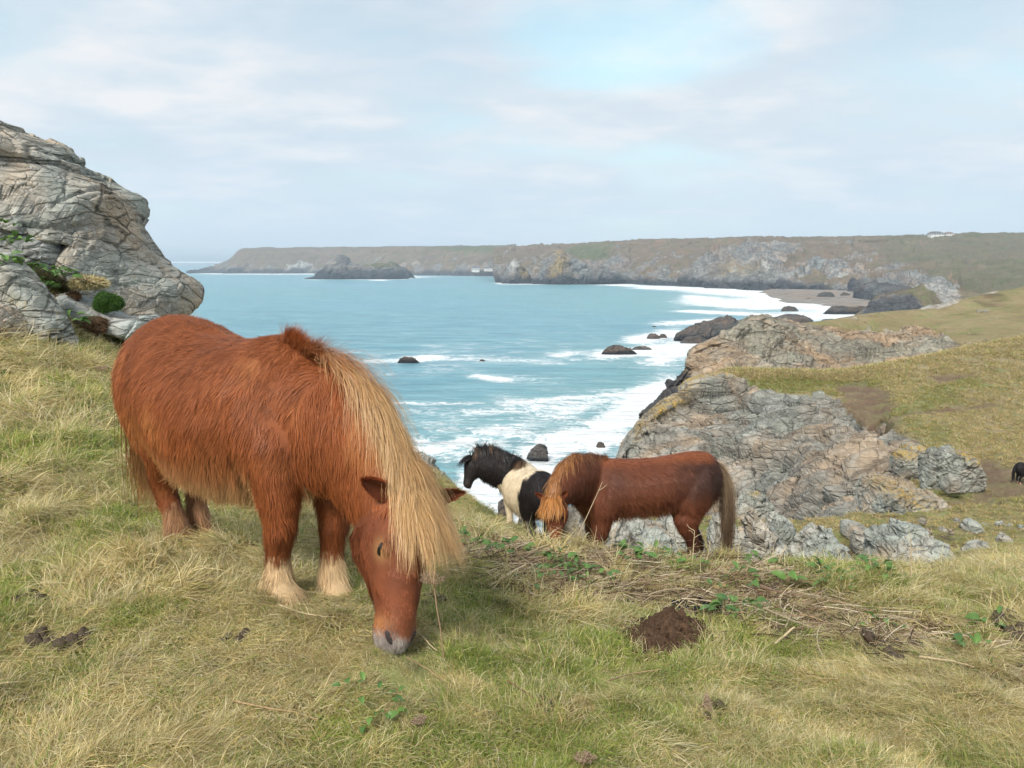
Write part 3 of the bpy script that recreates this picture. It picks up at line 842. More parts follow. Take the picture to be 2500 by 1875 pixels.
# middle headland: tawny cliff with pasture on top
M_MID = land_mat('mid_cliff', 0.16, [(0.10, 0.088, 0.07), (0.26, 0.22, 0.165), (0.40, 0.35, 0.28)],
                 [(0.17, 0.135, 0.068), (0.225, 0.18, 0.092), (0.285, 0.235, 0.135)], lichen=0.35, bump_d=0.07)
sil = [(1560, 1010, 116), (1592, 985, 118), (1625, 955, 119), (1676, 900, 120), (1686, 858, 121), (1735, 831, 123), (1790, 806, 125), (1826, 781, 127), (1868, 774, 130),
       (1910, 784, 134), (1970, 788, 140), (2055, 776, 150), (2140, 763, 158), (2260, 752, 165), (2355, 729, 172), (2500, 701, 180), (2800, 650, 195)]
low_ = [(1560, 1060, 108), (1590, 1040, 108), (1620, 1020, 108), (1660, 990, 107), (1690, 975, 106), (1740, 965, 105), (1800, 955, 104), (1850, 950, 104), (1900, 945, 104),
        (1950, 940, 104), (2010, 940, 104), (2090, 935, 105), (2170, 925, 106), (2270, 905, 108), (2370, 880, 110), (2550, 850, 113), (2800, 800, 118)]
rows = []
for t in (-0.3, 0.0, 0.2, 0.45, 0.7, 1.0, 1.6):
    r = []
    for p, q in zip(sil, low_):
        tt = max(t, 0)
        if t < 0:
            r.append((p[0], p[1] + 10, p[2] + 22))
        else:
            r.append(tuple(p[i] + (q[i] - p[i]) * tt for i in range(3)))
    rows.append(r)
def mid_masks(W, px, py):
    n = fbm(W * 0.08, 4, 81)
    j = n * 22
    rk = poly_mask(px + j, py + j, [(1500, 1100), (1600, 960), (1680, 840), (1830, 765), (1900, 776), (1975, 792), (2060, 800), (2150, 806), (2215, 798), (2290, 806), (2345, 846),
                                    (2330, 880), (2250, 905), (2100, 960), (1800, 1050)], 7)
    spots = 0.75 * sst(fbm(W * 0.25, 3, 83), 0.30, 0.45) * sst(py, 720, 760)
    rk = np.maximum(rk, spots)
    dark = poly_mask(px, py, [(1500, 1100), (1590, 960), (1672, 900), (1690, 930), (1650, 1000), (1600, 1100)], 12)
    crest = stroke(px, py, [(2257, 752), (2300, 745), (2360, 722), (2420, 712)], (20, 5))
    return np.stack([np.maximum(rk, crest * 0.8), dark * 0.9, 0.7 * sst(n, 0.22, 0.4)], -1), \
        np.stack([stroke(px, py, [(2280, 733)], (12, 8)) * 0.9, zero(px), crest * 0.6], -1)
def mid_disp(W, M, px, py):
    return rockdisp(W, 6.0, 1.5, (0.9, 0.5, 0.3), 2.2, 9, 0.35) * M[..., 0] + 0.35 * fbm(W * 0.12, 4, 85) * (1 - M[..., 0])
patch('middle_headland', wctrl(rows), 115, 470, M_MID, mid_masks, mid_disp, 'tawny headland with a crumbling cliff and pasture on top', smooth=True, crest=1 / 6)

# near headland: grey cliff face on the left, grass slope on the right
M_NEARCLIFF = land_mat('near_cliff', 0.30, [(0.085, 0.078, 0.068), (0.215, 0.20, 0.17), (0.36, 0.335, 0.29)],
                       [(0.175, 0.14, 0.075), (0.235, 0.19, 0.105), (0.30, 0.25, 0.15)], soil=(0.12, 0.08, 0.055), lichen=0.45, bump_d=0.06, orange=0.10)
R0 = [(1480, 1175, 60), (1523, 1075, 66), (1572, 1012, 70), (1640, 958, 74), (1730, 908, 78), (1880, 902, 80), (2040, 905, 80), (2200, 882, 84), (2360, 850, 88), (2540, 815, 94), (2850, 750, 102)]
R1 = [(1500, 1210, 58), (1545, 1130, 62), (1600, 1065, 66), (1680, 1005, 70), (1780, 950, 73), (1900, 935, 74), (2050, 935, 74), (2210, 930, 73), (2370, 910, 75), (2550, 890, 80), (2850, 840, 84)]
R2 = [(1512, 1245, 55), (1570, 1180, 58), (1640, 1120, 61), (1730, 1060, 64), (1830, 1010, 65), (1940, 990, 63), (2070, 985, 62), (2220, 985, 60), (2380, 970, 62), (2560, 960, 67), (2850, 925, 70)]
R3 = [(1530, 1280, 52), (1600, 1225, 54), (1680, 1175, 56), (1770, 1120, 58), (1870, 1080, 57), (1970, 1055, 54), (2090, 1045, 52), (2230, 1045, 50), (2390, 1040, 52), (2570, 1040, 55), (2850, 1015, 57)]
R4 = [(1560, 1310, 49), (1640, 1265, 50), (1720, 1225, 50), (1810, 1185, 50), (1900, 1150, 48), (1995, 1125, 44), (2110, 1110, 43), (2245, 1105, 42), (2400, 1105, 43), (2580, 1105, 44), (2850, 1092, 45)]
R5 = [(1590, 1345, 46), (1670, 1310, 46), (1750, 1280, 45), (1840, 1248, 43), (1930, 1218, 40), (2020, 1195, 36), (2130, 1180, 35), (2260, 1175, 34), (2410, 1170, 34), (2590, 1170, 34.5), (2850, 1165, 35)]
R6 = [(1620, 1420, 43), (1700, 1400, 42), (1780, 1390, 40), (1870, 1360, 37), (1960, 1330, 34), (2045, 1305, 31), (2150, 1285, 28), (2270, 1272, 26.5), (2420, 1262, 25.5), (2600, 1255, 25), (2850, 1250, 25)]
Rb = [(p[0] - (20 if i < 4 else 0), p[1] + (40 if i < 4 else 14), p[2] + 16) for i, p in enumerate(R0)]
R7 = [(p[0], p[1] + 240, p[2] - 1) for p in R6]
def near_masks(W, px, py):
    n = fbm(W * 0.18, 4, 91); n2 = fbm(W * 0.5, 4, 93)
    j = n * 26 + n2 * 10
    rk = poly_mask(px + j, py + j * 0.6, [(1400, 1250), (1500, 1060), (1640, 930), (1720, 890), (1790, 915), (1850, 945), (1930, 962), (2000, 958), (2060, 965), (2150, 985),
                                  (2175, 1000), (2160, 1030), (2230, 1060), (2250, 1085), (2190, 1110), (2160, 1160), (2150, 1220), (2180, 1300), (2160, 1700), (1400, 1700)], 9)
    scar = poly_mask(px + j, py + j * 0.6, [(2040, 940), (2090, 922), (2160, 950), (2190, 990), (2130, 1030), (2100, 1020), (2060, 985)], 10)
    soil = 0.9 * stroke(px + j, py + j * 0.5, [(2300, 925), (2360, 915)], (36, 10)) + 0.9 * stroke(px + j, py + j * .5, [(2290, 1000), (2400, 985)], (60, 9)) \
        + 0.8 * stroke(px + j, py + j * .5, [(2120, 1040), (2220, 1010), (2300, 1000)], (40, 9)) + 0.9 * stroke(px + j, py + j * .5, [(2430, 1150), (2480, 1180), (2400, 1220)], (70, 34)) \
        + 0.8 * stroke(px + j, py + j * .5, [(2330, 965)], (20, 5)) + 0.9 * stroke(px + j, py + j * .5, [(2400, 1130), (2420, 1150)], (28, 16)) + scar
    rk = rk * (1 - 0.8 * scar)
    spots = sst(n2, 0.32, 0.44) * 0.8 * stroke(px, py, [(2280, 1070), (2420, 1060)], (90, 40))
    rk = np.maximum(rk, spots)
    green = 0.9 * stroke(px + j, py + j, [(1900, 935), (2060, 935)], (120, 16)) + 0.9 * stroke(px + j, py + j, [(2320, 1190), (2360, 1140), (2250, 1120)], (60, 26)) \
        + 0.6 * stroke(px + j, py + j, [(2350, 940), (2180, 1010)], (70, 22)) + 0.6 * stroke(px, py, [(2290, 1060)], (60, 26))
    edge = stroke(px, py, [(1600, 985), (1650, 950), (1720, 905), (1860, 900)], (30, 22)) * 0.9 + 0.5 * stroke(px, py, [(1560, 1040)], (20, 30))
    return np.stack([rk, zero(px), np.clip(soil * (0.85 + 0.9 * n2) + 0.55 * sst(n2 + 0.5 * n, 0.28, 0.5), 0, 1)], -1), np.stack([np.clip(edge, 0, 1), np.clip(green, 0, 1), 0.3 * sst(n, 0.1, 0.4)], -1)
def near_disp(W, M, px, py):
    d = rockdisp(W, 5.5, 1.0, (0.75, -0.55, 0.4), 1.5, 13, 0.35)
    bigf, bc = facets((W @ rot(0.5, -0.4, 0.3).T) * np.array([1, 1, 1.4]) / 8.5, 17)
    d = d + (1.5 * bigf - 0.2) * sst(px, 1500, 1680) - 0.4 - 0.9 * np.exp(-(bc / 0.05) ** 2)
    return d * M[..., 0] + (0.30 * fbm(W * 0.3, 5, 95) + 0.10 * fbm(W * 1.6, 3, 97) - 0.25 * M[..., 2] + 0.18 * fbm(W * 0.9, 4, 99) * M[..., 2]) * (1 - M[..., 0])
patch('near_headland', wctrl([Rb, R0, R1, R2, R3, R4, R5, R6, R7]), 270, 480, M_NEARCLIFF, near_masks, near_disp,
      'grey fractured cliff with a grazed grass slope above and right of it', smooth=False, crest=1 / 8)

SLOPE = PATCH['near_headland']
# ------------------------------------------------------------------ the ground underfoot
def tps_fit(P, Z, lam=1e-3):
    n = len(P)
    d = np.linalg.norm(P[:, None] - P[None], axis=-1)
    K = np.where(d > 0, d * d * np.log(np.maximum(d, 1e-9)), 0) + lam * np.eye(n)
    Q = np.concatenate([np.ones((n, 1)), P], 1)
    A = np.block([[K, Q], [Q.T, np.zeros((3, 3))]])
    s = np.linalg.solve(A, np.concatenate([Z, np.zeros(3)]))
    return s[:n], s[n:]

def tps_eval(P, w, a, X, Y):
    x, y = X.ravel(), Y.ravel()
    r = a[0] + a[1] * x + a[2] * y
    for i in range(len(P)):
        d2 = (x - P[i, 0]) ** 2 + (y - P[i, 1]) ** 2
        r = r + w[i] * 0.5 * d2 * np.log(np.maximum(d2, 1e-12))
    return r.reshape(X.shape)

GP = [tuple(U(*p)) for p in (
    # ponies' feet and the turf round them
    (440, 1338, 3.45), (500, 1320, 3.75), (695, 1448, 2.95), (820, 1462, 3.05), (945, 1600, 2.48),
    (1250, 1875, 2.02), (300, 1875, 2.0), (2250, 1875, 2.1), (1700, 1640, 2.9), (2350, 1620, 3.1), (1250, 1560, 3.05),
    # crest of the foreground
    (1120, 1358, 4.4), (1250, 1376, 4.35), (1500, 1392, 4.4), (1750, 1412, 4.4), (2000, 1420, 4.5), (2300, 1432, 4.8), (2520, 1438, 5.1), (2900, 1450, 5.5),
    # dip behind the crest, where the two ponies stand
    (1355, 1362, 5.95), (1465, 1412, 6.55), (1690, 1428, 6.72), (1285, 1318, 10.6), (1240, 1312, 10.4), (1130, 1224, 11.3), (1060, 1162, 11.8), (1150, 1300, 7.2),
    # rising slope on the left
    (0, 1340, 3.3), (0, 1100, 4.7), (160, 950, 6.3), (230, 842, 8.2), (0, 830, 7.0), (0, 690, 8.6), (300, 850, 8.6), (500, 850, 9.2), (700, 965, 9.8), (880, 1055, 10.6), (-400, 900, 5.5), (-500, 500, 9),
    # gully on the right and the bank behind it
    (1800, 1415, 11.5), (2000, 1378, 14.5), (1760, 1290, 16.5), (1900, 1284, 17.0), (2100, 1280, 17.3), (2300, 1262, 18.0), (2500, 1226, 19.0), (2500, 1330, 11.5), (2430, 1400, 8.0), (2250, 1375, 12.5), (2900, 1215, 20), (2900, 1350, 10),
    (1600, 1330, 13.0), (1480, 1300, 13.0))]
GP += [(0, 0.4, -1.30), (-2.5, 0.4, -1.12), (2.5, 0.4, -1.42), (-6, 1, -0.7), (6, 1, -1.7), (9, 4, -2.2)]
GP = np.array(GP)
GW, GA = tps_fit(GP[:, :2], GP[:, 2], 0.02)
EX = np.array([-14, -9, -4.3, -2.6, -1.3, -0.7, 0.0, 0.5, 1.2, 2.2, 3.5, 5, 8, 16.0])
EY = np.array([16, 14, 12.0, 12.2, 12.2, 11.8, 11.5, 11.3, 12.2, 15.0, 17.0, 17.2, 18.1, 20.5])

def ground_base(X, Y):
    z = tps_eval(GP[:, :2], GW, GA, X, Y)
    s = np.maximum(Y - np.interp(X, EX, EY), 0)
    return z - np.where(s > 0, 1.1 * s ** 1.5, 0)

def ground_z(X, Y):
    X = np.asarray(X, float); Y = np.asarray(Y, float)
    z = ground_base(X, Y)
    p = np.stack([X, Y, np.zeros_like(X)], -1)
    tuft = fbm(p * 2.1, 3, 101) * 0.06 + np.maximum(fbm(p * 3.6, 2, 105), -0.1) * 0.10
    return z + tuft + 0.10 * fbm(p * 0.55, 2, 103)

# what grows where (photograph pixels of the ground point)
def ground_masks(X, Y, Z):
    px, py = proj(np.stack([X, Y, Z], -1))
    p = np.stack([X, Y, np.zeros_like(X)], -1)
    n = fbm(p * 1.3, 3, 111); n2 = fbm(p * 4.0, 3, 113)
    j = n2 * 22
    litter = poly_mask(px + j, py + j * 0.7, [(1060, 1330), (1110, 1300), (1250, 1325), (1500, 1335), (1770, 1365), (1960, 1385), (2050, 1420), (1960, 1450), (2050, 1470),
                                              (2330, 1530), (2340, 1580), (2200, 1600), (1850, 1560), (1750, 1520), (1600, 1480), (1480, 1480), (1300, 1470), (1180, 1420), (1090, 1400)], 14)
    litter = np.maximum(litter, 0.95 * stroke(px + j, py + j, [(2430, 1580), (2500, 1640)], (70, 45)))
    near = Y < 6.5
    litter = litter * near
    mud = 0.9 * stroke(px + j, py + j * .5, [(90, 1575), (200, 1580)], (50, 12)) + 0.8 * stroke(px + j, py + j * .5, [(70, 1470)], (60, 14)) + 0.7 * stroke(px + j, py + j * .5, [(570, 1560)], (45, 14)) \
        + 0.8 * stroke(px + j, py + j, [(1330, 1730)], (30, 18)) + 0.8 * stroke(px + j, py + j, [(1740, 1730)], (40, 16)) + 0.8 * stroke(px + j, py + j, [(2190, 1600)], (70, 26)) \
        + stroke(px, py, [(1625, 1530)], (90, 55)) + 0.7 * stroke(px + j, py + j, [(1050, 1480)], (40, 22)) + 0.6 * stroke(px + j, py + j, [(380, 1510)], (16, 8))
    mud = np.clip(mud, 0, 1) * near
    gully = sst(Y + n * 1.2, 8.8, 10.4) * sst(X, 1.6, 2.6)
    mud2 = gully * np.clip(0.2 + 0.9 * stroke(px + j, py + j * .5, [(2160, 1310), (2080, 1360), (2120, 1400)], (60, 26)) + sst(n2 + n * .5, 0.1, 0.35) * 0.75, 0, 1)
    return px, py, litter, mud, gully, mud2, n, n2

def build_ground():
    xs = np.concatenate([np.linspace(-13, -4.2, 60)[:-1], np.linspace(-4.2, 6.2, 180), np.linspace(6.2, 16, 70)[1:]])
    ys = np.concatenate([np.linspace(0.15, 1.4, 20)[:-1], np.linspace(1.4, 7.0, 160), np.linspace(7, 24, 120)[1:]])
    X, Y = np.meshgrid(xs, ys)
    Z = ground_z(X, Y)
    px, py, litter, mud, gully, mud2, n, n2 = ground_masks(X, Y, Z)
    Z = Z - 0.03 * litter - 0.05 * mud
    W = np.stack([X, Y, Z], -1)
    over = sst(Y - np.interp(X, EX, EY), 0.5, 1.4)
    rock_ = over
    M = np.stack([rock_, zero(px), np.clip(litter * 0.75 + mud + mud2, 0, 1)], -1)
    green = np.clip(0.35 + n * 0.8, 0, 1) * (1 - 0.3 * gully)
    M2 = np.stack([zero(px), green, zero(px)], -1)
    mat = land_mat('turf_ground', 1.0, None, [(0.17, 0.145, 0.065), (0.25, 0.21, 0.10), (0.33, 0.285, 0.155)], soil=(0.085, 0.060, 0.042), bump_d=0.03)
    o = link('ground', np_mesh('ground', W, grid_faces(*X.shape), {'m': M, 'm2': M2}, True), mat)
    tag(o, 'sloping clifftop turf in the foreground and the gully behind it', kind='structure')
build_ground()

# ------------------------------------------------------------------ rock outcrop on the left
M_OUT = land_mat('lichen_rock', 1.35, [(0.16, 0.15, 0.13), (0.33, 0.31, 0.265), (0.48, 0.455, 0.395)], lichen=1.0, strata=(0.55, 0.75, 0.2), bump_d=0.06, orange=0.40, crack=0.9)
M_SLAB = land_mat('pale_slab', 1.2, [(0.18, 0.18, 0.17), (0.34, 0.335, 0.31), (0.48, 0.465, 0.43)], lichen=0.6, strata=(0.9, 0.5, 0.2), bump_d=0.05, orange=0.15, crack=0.8)
ST = (0.35, 0.62, 0.25)
rock('rock_outcrop', [(-330, 160, 600, 9.0), (-200, 205, 560, 9.1), (-80, 262, 530, 9.2), (0, 306, 540, 9.3), (65, 335, 560, 9.4), (120, 374, 575, 9.5), (181, 400, 590, 9.6), (228, 434, 605, 9.7),
     (274, 458, 612, 9.8), (304, 492, 616, 9.9), (320, 526, 616, 10.0), (328, 552, 610, 10.0)],
     M_OUT, 'big lichened rock slab sloping down from the left picture edge', 'rock', th=1.7, na=150, nc=220, size=1.1, amp=0.06, strata=ST, flat=1.9, seed=21, box=0.38, lean=0.35, crack=0.3, back=0.5)
rock('rock_outcrop', [(150, 560, 700, 9.9), (210, 570, 672, 9.9), (260, 560, 675, 10.0), (305, 540, 690, 10.0), (345, 588, 735, 10.1), (380, 633, 765, 10.2), (412, 658, 780, 10.3), (441, 674, 785, 10.4), (470, 688, 780, 10.5), (488, 700, 768, 10.6), (494, 722, 755, 10.6)],
     M_OUT, 'dark undercut rock mass at the right end of the outcrop above the sea', 'rock', th=1.3, na=105, nc=160, size=0.9, amp=0.075, strata=ST, flat=1.8, seed=23, box=0.55, lean=0.25, crack=0.3, back=0.12)
rock('rock_outcrop', [(-250, 560, 760, 8.7), (-60, 505, 610, 8.75), (0, 512, 600, 8.8), (50, 528, 622, 8.85), (100, 555, 648, 8.9), (150, 578, 662, 8.95), (185, 618, 668, 9.0), (198, 640, 664, 9.0)],
     M_SLAB, 'smooth layered blue-grey beds under the big lichened slab', 'rock', th=0.75, na=90, nc=170, size=0.9, amp=0.06, strata=(0.3, 0.35, 0.1), flat=3.0, seed=25, box=0.5, crack=0.35, back=0.3)
rock('rock_outcrop', [(-140, 560, 760, 7.6), (-60, 590, 740, 7.6), (0, 612, 720, 7.7), (40, 628, 752, 7.7), (80, 668, 790, 7.7), (115, 712, 828, 7.7), (150, 768, 845, 7.7), (176, 808, 846, 7.7), (186, 830, 850, 7.7)],
     M_OUT, 'steep speckled rock fin nearest the camera on the left', 'rock', th=0.42, na=90, nc=150, size=0.7, amp=0.07, strata=(0.4, 0.9, 0.2), flat=1.8, seed=27, box=0.55, crack=0.3, back=0.5)
rock('rock_outcrop', [(132, 712, 740, 8.7), (160, 712, 752, 8.7), (200, 713, 770, 8.7), (230, 735, 790, 8.7), (270, 755, 806, 8.7), (310, 768, 822, 8.75), (345, 770, 830, 8.8), (380, 762, 800, 8.8), (400, 775, 795, 8.8)],
     M_SLAB, 'pale low slab lying in the grass left of the pony rump', 'rock', th=0.42, na=70, nc=130, size=0.5, amp=0.09, strata=(0.5, 0.6, 0.2), flat=1.8, seed=29, crack=0.3, back=0.5)
rock('rock_outcrop', [(-60, 735, 800, 6.9), (-20, 742, 800, 6.9), (10, 752, 812, 6.9), (32, 775, 826, 6.9), (50, 806, 834, 6.9)],
     M_OUT, 'small speckled rock in the grass at the left picture edge', 'rock', th=0.25, na=60, nc=70, size=0.3, amp=0.09, seed=31)
rock('rock_outcrop', [(240, 700, 800, 9.5), (290, 690, 790, 9.5), (340, 700, 800, 9.6), (370, 730, 800, 9.7)],
     M_OUT, 'hollowed grey rock behind the green cushion under the outcrop', 'rock', th=0.6, na=70, nc=90, size=0.5, amp=0.08, seed=33)
rock('cliff_edge_rock', [(975, 1085, 1250, 12.2), (1005, 1092, 1260, 12.2), (1030, 1112, 1270, 12.2), (1052, 1130, 1280, 12.25), (1072, 1152, 1290, 12.3), (1090, 1170, 1300, 12.35), (1112, 1195, 1310, 12.4), (1132, 1218, 1320, 12.4), (1145, 1250, 1325, 12.4)],
     M_OUT, 'narrow grey rock on the cliff edge behind the big pony ear', 'rock', th=0.5, na=70, nc=120, size=0.5, amp=0.06, seed=35, strata=(0.4, 0.9, 0.2))

# ------------------------------------------------------------------ rocks in the gully on the right
M_GUL = land_mat('gully_rock', 1.0, [(0.12, 0.12, 0.105), (0.28, 0.27, 0.235), (0.45, 0.44, 0.39)], lichen=0.8, strata=(0.2, 0.75, 0.3), bump_d=0.05, orange=0.12, crack=0.75)
M_CRAG = land_mat('crag_rock', 0.7, [(0.11, 0.105, 0.09), (0.26, 0.245, 0.205), (0.43, 0.41, 0.35)], lichen=0.55, strata=(0.5, 0.5, 0.3), bump_d=0.05, orange=0.18, crack=0.75)
g = 'rocks strewn through the gully behind the ponies'
GR = [
 ([(1335, 1300, 1400, 10.5), (1380, 1262, 1400, 10.6), (1420, 1240, 1400, 10.8), (1470, 1238, 1400, 11.0), (1520, 1262, 1405, 11.2), (1560, 1300, 1405, 11.2)], 'grey boulder seen under the brown pony neck', 0.6, 0, M_GUL, (0.5, 0.5, 0.2)),
 ([(1470, 1318, 1400, 12.0), (1500, 1283, 1400, 12.0), (1545, 1270, 1400, 12.0), (1600, 1285, 1400, 12.0), (1635, 1305, 1400, 12.0), (1645, 1340, 1400, 12.0)], 'broad rounded boulder seen under the brown pony belly', 0.7, 1, M_GUL, (0.4, 0.6, 0.2)),
 ([(1600, 1290, 1380, 13.5), (1640, 1262, 1380, 13.5), (1690, 1270, 1380, 13.5), (1720, 1330, 1380, 13.5)], 'boulder seen between the brown pony hind legs', 0.6, 2, M_GUL, (0.4, 0.6, 0.2)),
 ([(1735, 1290, 1420, 12.5), (1752, 1258, 1420, 12.5), (1775, 1255, 1420, 12.5), (1800, 1290, 1425, 12.5), (1812, 1350, 1430, 12.5)], 'upright rock just right of the brown pony tail', 0.6, 3, M_GUL, (0.3, 0.9, 0.2)),
 ([(1815, 1335, 1440, 13.2), (1832, 1280, 1440, 13.2), (1850, 1268, 1440, 13.2), (1872, 1282, 1440, 13.2), (1900, 1320, 1445, 13.2), (1930, 1368, 1445, 13.2), (1945, 1410, 1445, 13.2)], 'pointed ribbed rock with a steep right flank', 0.7, 4, M_GUL, (0.3, 0.9, 0.2)),
 ([(1870, 1285, 1330, 14.6), (1888, 1258, 1335, 14.6), (1905, 1256, 1335, 14.6), (1930, 1278, 1335, 14.6), (1955, 1312, 1335, 14.6)], 'leaning slab with an orange patch behind the pointed rock', 0.4, 5, M_GUL, (0.3, 0.8, 0.2)),
 ([(1930, 1380, 1470, 12.4), (1960, 1330, 1470, 12.4), (1990, 1290, 1470, 12.5), (2005, 1286, 1470, 12.5), (2035, 1310, 1470, 12.5), (2060, 1335, 1470, 12.5), (2078, 1355, 1470, 12.5)], 'jagged triangular rock in the middle of the gully', 0.7, 6, M_GUL, (0.2, 0.8, 0.3)),
 ([(1925, 1400, 1480, 11.6), (1970, 1362, 1480, 11.6), (2010, 1355, 1480, 11.6), (2045, 1380, 1480, 11.6), (2060, 1410, 1480, 11.6)], 'low rubbly rock in front of the triangular one', 0.5, 7, M_GUL, (0.2, 0.8, 0.3)),
 ([(2055, 1282, 1320, 16.2), (2075, 1273, 1320, 16.2), (2100, 1280, 1320, 16.2), (2128, 1296, 1320, 16.2)], 'flat whitish rock on the crest of the bank', 0.4, 8, M_GUL, (0.2, 0.4, 0.3)),
 ([(2082, 1312, 1350, 15.0), (2092, 1298, 1350, 15.0), (2106, 1310, 1350, 15.0), (2115, 1340, 1350, 15.0)], 'small upright stone above the dark bare soil', 0.3, 9, M_GUL, (0.2, 0.8, 0.3)),
 ([(2120, 1400, 1500, 11.4), (2135, 1345, 1500, 11.5), (2160, 1312, 1500, 11.7), (2190, 1300, 1500, 11.9), (2212, 1288, 1500, 12.0), (2228, 1310, 1500, 12.0), (2248, 1298, 1500, 12.0), (2290, 1330, 1500, 11.9), (2330, 1365, 1500, 11.8), (2362, 1388, 1500, 11.6), (2375, 1420, 1500, 11.5)],
  'largest slanting ribbed rock in the gully behind the dead stalks', 0.9, 10, M_GUL, (0.15, 0.72, 0.3)),
 ([(2340, 1375, 1420, 12.4), (2365, 1345, 1420, 12.4), (2395, 1322, 1420, 12.4), (2412, 1335, 1420, 12.4), (2422, 1360, 1420, 12.4)], 'whitish crumbly rock right of the largest slanting rock', 0.4, 11, M_GUL, (0.2, 0.8, 0.3)),
 ([(2350, 1290, 1315, 16.3), (2362, 1272, 1315, 16.3), (2380, 1270, 1315, 16.3), (2398, 1292, 1315, 16.3)], 'grey tilted rock on the grass of the right bank', 0.3, 12, M_GUL, (0.2, 0.8, 0.3)),
 ([(2438, 1322, 1345, 14.2), (2455, 1308, 1345, 14.2), (2470, 1318, 1345, 14.2)], 'small pale stone low on the right bank', 0.2, 13, M_GUL, (0.2, 0.8, 0.3)),
 ([(2444, 1293, 1305, 16.5), (2458, 1282, 1305, 16.5), (2474, 1290, 1305, 16.5)], 'whitish flat stone on the right bank near the picture edge', 0.2, 14, M_GUL, (0.2, 0.3, 0.3)),
 ([(2394, 1285, 1295, 16.8), (2402, 1277, 1295, 16.8), (2412, 1284, 1295, 16.8)], 'tiny white stone right of the grey tilted rock', 0.12, 15, M_GUL, (0.2, 0.3, 0.3)),
 ([(2294, 1293, 1302, 16.4), (2302, 1286, 1302, 16.4), (2312, 1294, 1302, 16.4)], 'tiny white stone left of the grey tilted rock', 0.12, 16, M_GUL, (0.2, 0.3, 0.3)),
]
for cols, lab, th, sd_, mt, stt in GR:
    big_ = sd_ in (4, 6, 10, 1)
    rock('gully_rock', cols, mt, lab, 'rock', g, th=th, na=80 if big_ else 42, nc=140 if big_ else 66, size=0.42, amp=0.10 if big_ else 0.08, strata=stt, flat=2.4, seed=40 + sd_, box=0.75, crack=0.4)
rs_ = np.random.default_rng(77)
for i_ in range(16):
    x_, y_ = rs_.uniform(2230, 2500), rs_.uniform(1268, 1352)
    Y_ = 18.2 - (y_ - 1250) * 0.062
    w_ = rs_.uniform(4, 11)
    rock('gully_stone', [(x_ - w_, y_ + 2, y_ + 8, Y_), (x_ - w_ * .4, y_ - w_ * .5, y_ + 8, Y_), (x_ + w_ * .4, y_ - w_ * .45, y_ + 8, Y_), (x_ + w_, y_ + 3, y_ + 8, Y_)], M_GUL, 'small whitish stone scattered on the grass of the right bank', 'stone',
         'small stones on the right bank', th=w_ * 0.008, na=26, nc=24, size=0.12, amp=0.12, seed=100 + i_, smooth=False)
g = 'crags at the foot of the near headland'
def orange_masks(k, pts, r):
    def f(W, px, py):
        M, M2 = one_rock(W, px, py)
        M2[..., 0] = np.clip(k * stroke(px, py, pts, r), 0, 1)
        return M, M2
    return f
CR = [
 ([(2185, 1130, 1170, 35.5), (2192, 1104, 1170, 35.5), (2215, 1098, 1170, 35.5), (2228, 1110, 1170, 35.5), (2232, 1140, 1170, 35.5)], 'left one of the two rocks topped with bright orange lichen', 0.9, 60, orange_masks(1.0, [(2190, 1105), (2228, 1112)], (20, 11))),
 ([(2203, 1092, 1115, 37.5), (2215, 1083, 1118, 37.5), (2240, 1084, 1120, 37.5), (2258, 1092, 1122, 37.5), (2272, 1108, 1122, 37.5)], 'right one of the two rocks topped with bright orange lichen', 0.8, 61, orange_masks(1.0, [(2210, 1090), (2255, 1092)], (25, 9))),
 ([(2252, 1168, 1222, 31.5), (2270, 1130, 1222, 31.5), (2285, 1104, 1222, 31.5), (2310, 1100, 1222, 31.5), (2345, 1096, 1222, 31.5), (2372, 1112, 1215, 31.5), (2390, 1135, 1205, 31.5)], 'arched crag with orange lichen along its right edge', 1.3, 62, orange_masks(0.9, [(2345, 1095), (2390, 1132)], (18, 7))),
 ([(2297, 1180, 1205, 29.0), (2310, 1165, 1205, 29.0), (2330, 1160, 1205, 29.0), (2345, 1172, 1205, 29.0), (2348, 1195, 1205, 29.0)], 'rounded grey boulder below the arched crag', 0.45, 63, None),
 ([(2112, 1270, 1300, 27.0), (2124, 1210, 1300, 27.0), (2140, 1170, 1300, 27.0), (2170, 1168, 1300, 27.0), (2205, 1176, 1300, 27.0), (2240, 1190, 1300, 27.0), (2248, 1215, 1300, 27.0), (2280, 1205, 1300, 27.0), (2300, 1215, 1295, 27.0), (2325, 1235, 1290, 27.0)], 'massive overhanging crag above the grassy bank', 1.7, 64, orange_masks(0.5, [(2150, 1175), (2260, 1240)], (30, 22))),
 ([(2240, 1250, 1290, 26.0), (2262, 1232, 1290, 26.0), (2280, 1250, 1290, 26.0), (2288, 1275, 1290, 26.0)], 'smooth grey boulder at the right foot of the massive crag', 0.4, 65, None),
 ([(1775, 1260, 1310, 36.0), (1800, 1235, 1310, 36.0), (1830, 1205, 1310, 36.0), (1850, 1200, 1310, 36.0), (1880, 1225, 1310, 36.0), (1910, 1265, 1310, 36.0)], 'tawny layered crag with an orange tip at the foot of the cliff', 0.9, 66, orange_masks(0.9, [(1840, 1203)], (14, 8))),
 ([(2440, 1082, 1095, 50.0), (2452, 1069, 1095, 50.0), (2475, 1066, 1095, 50.0), (2494, 1072, 1095, 50.0)], 'pale flat boulder on the slope at the right picture edge', 0.6, 67, None),
 ([(2420, 1076, 1084, 51.0), (2428, 1068, 1084, 51.0), (2434, 1072, 1084, 51.0)], 'small pale stone left of the flat boulder', 0.3, 68, None),
]
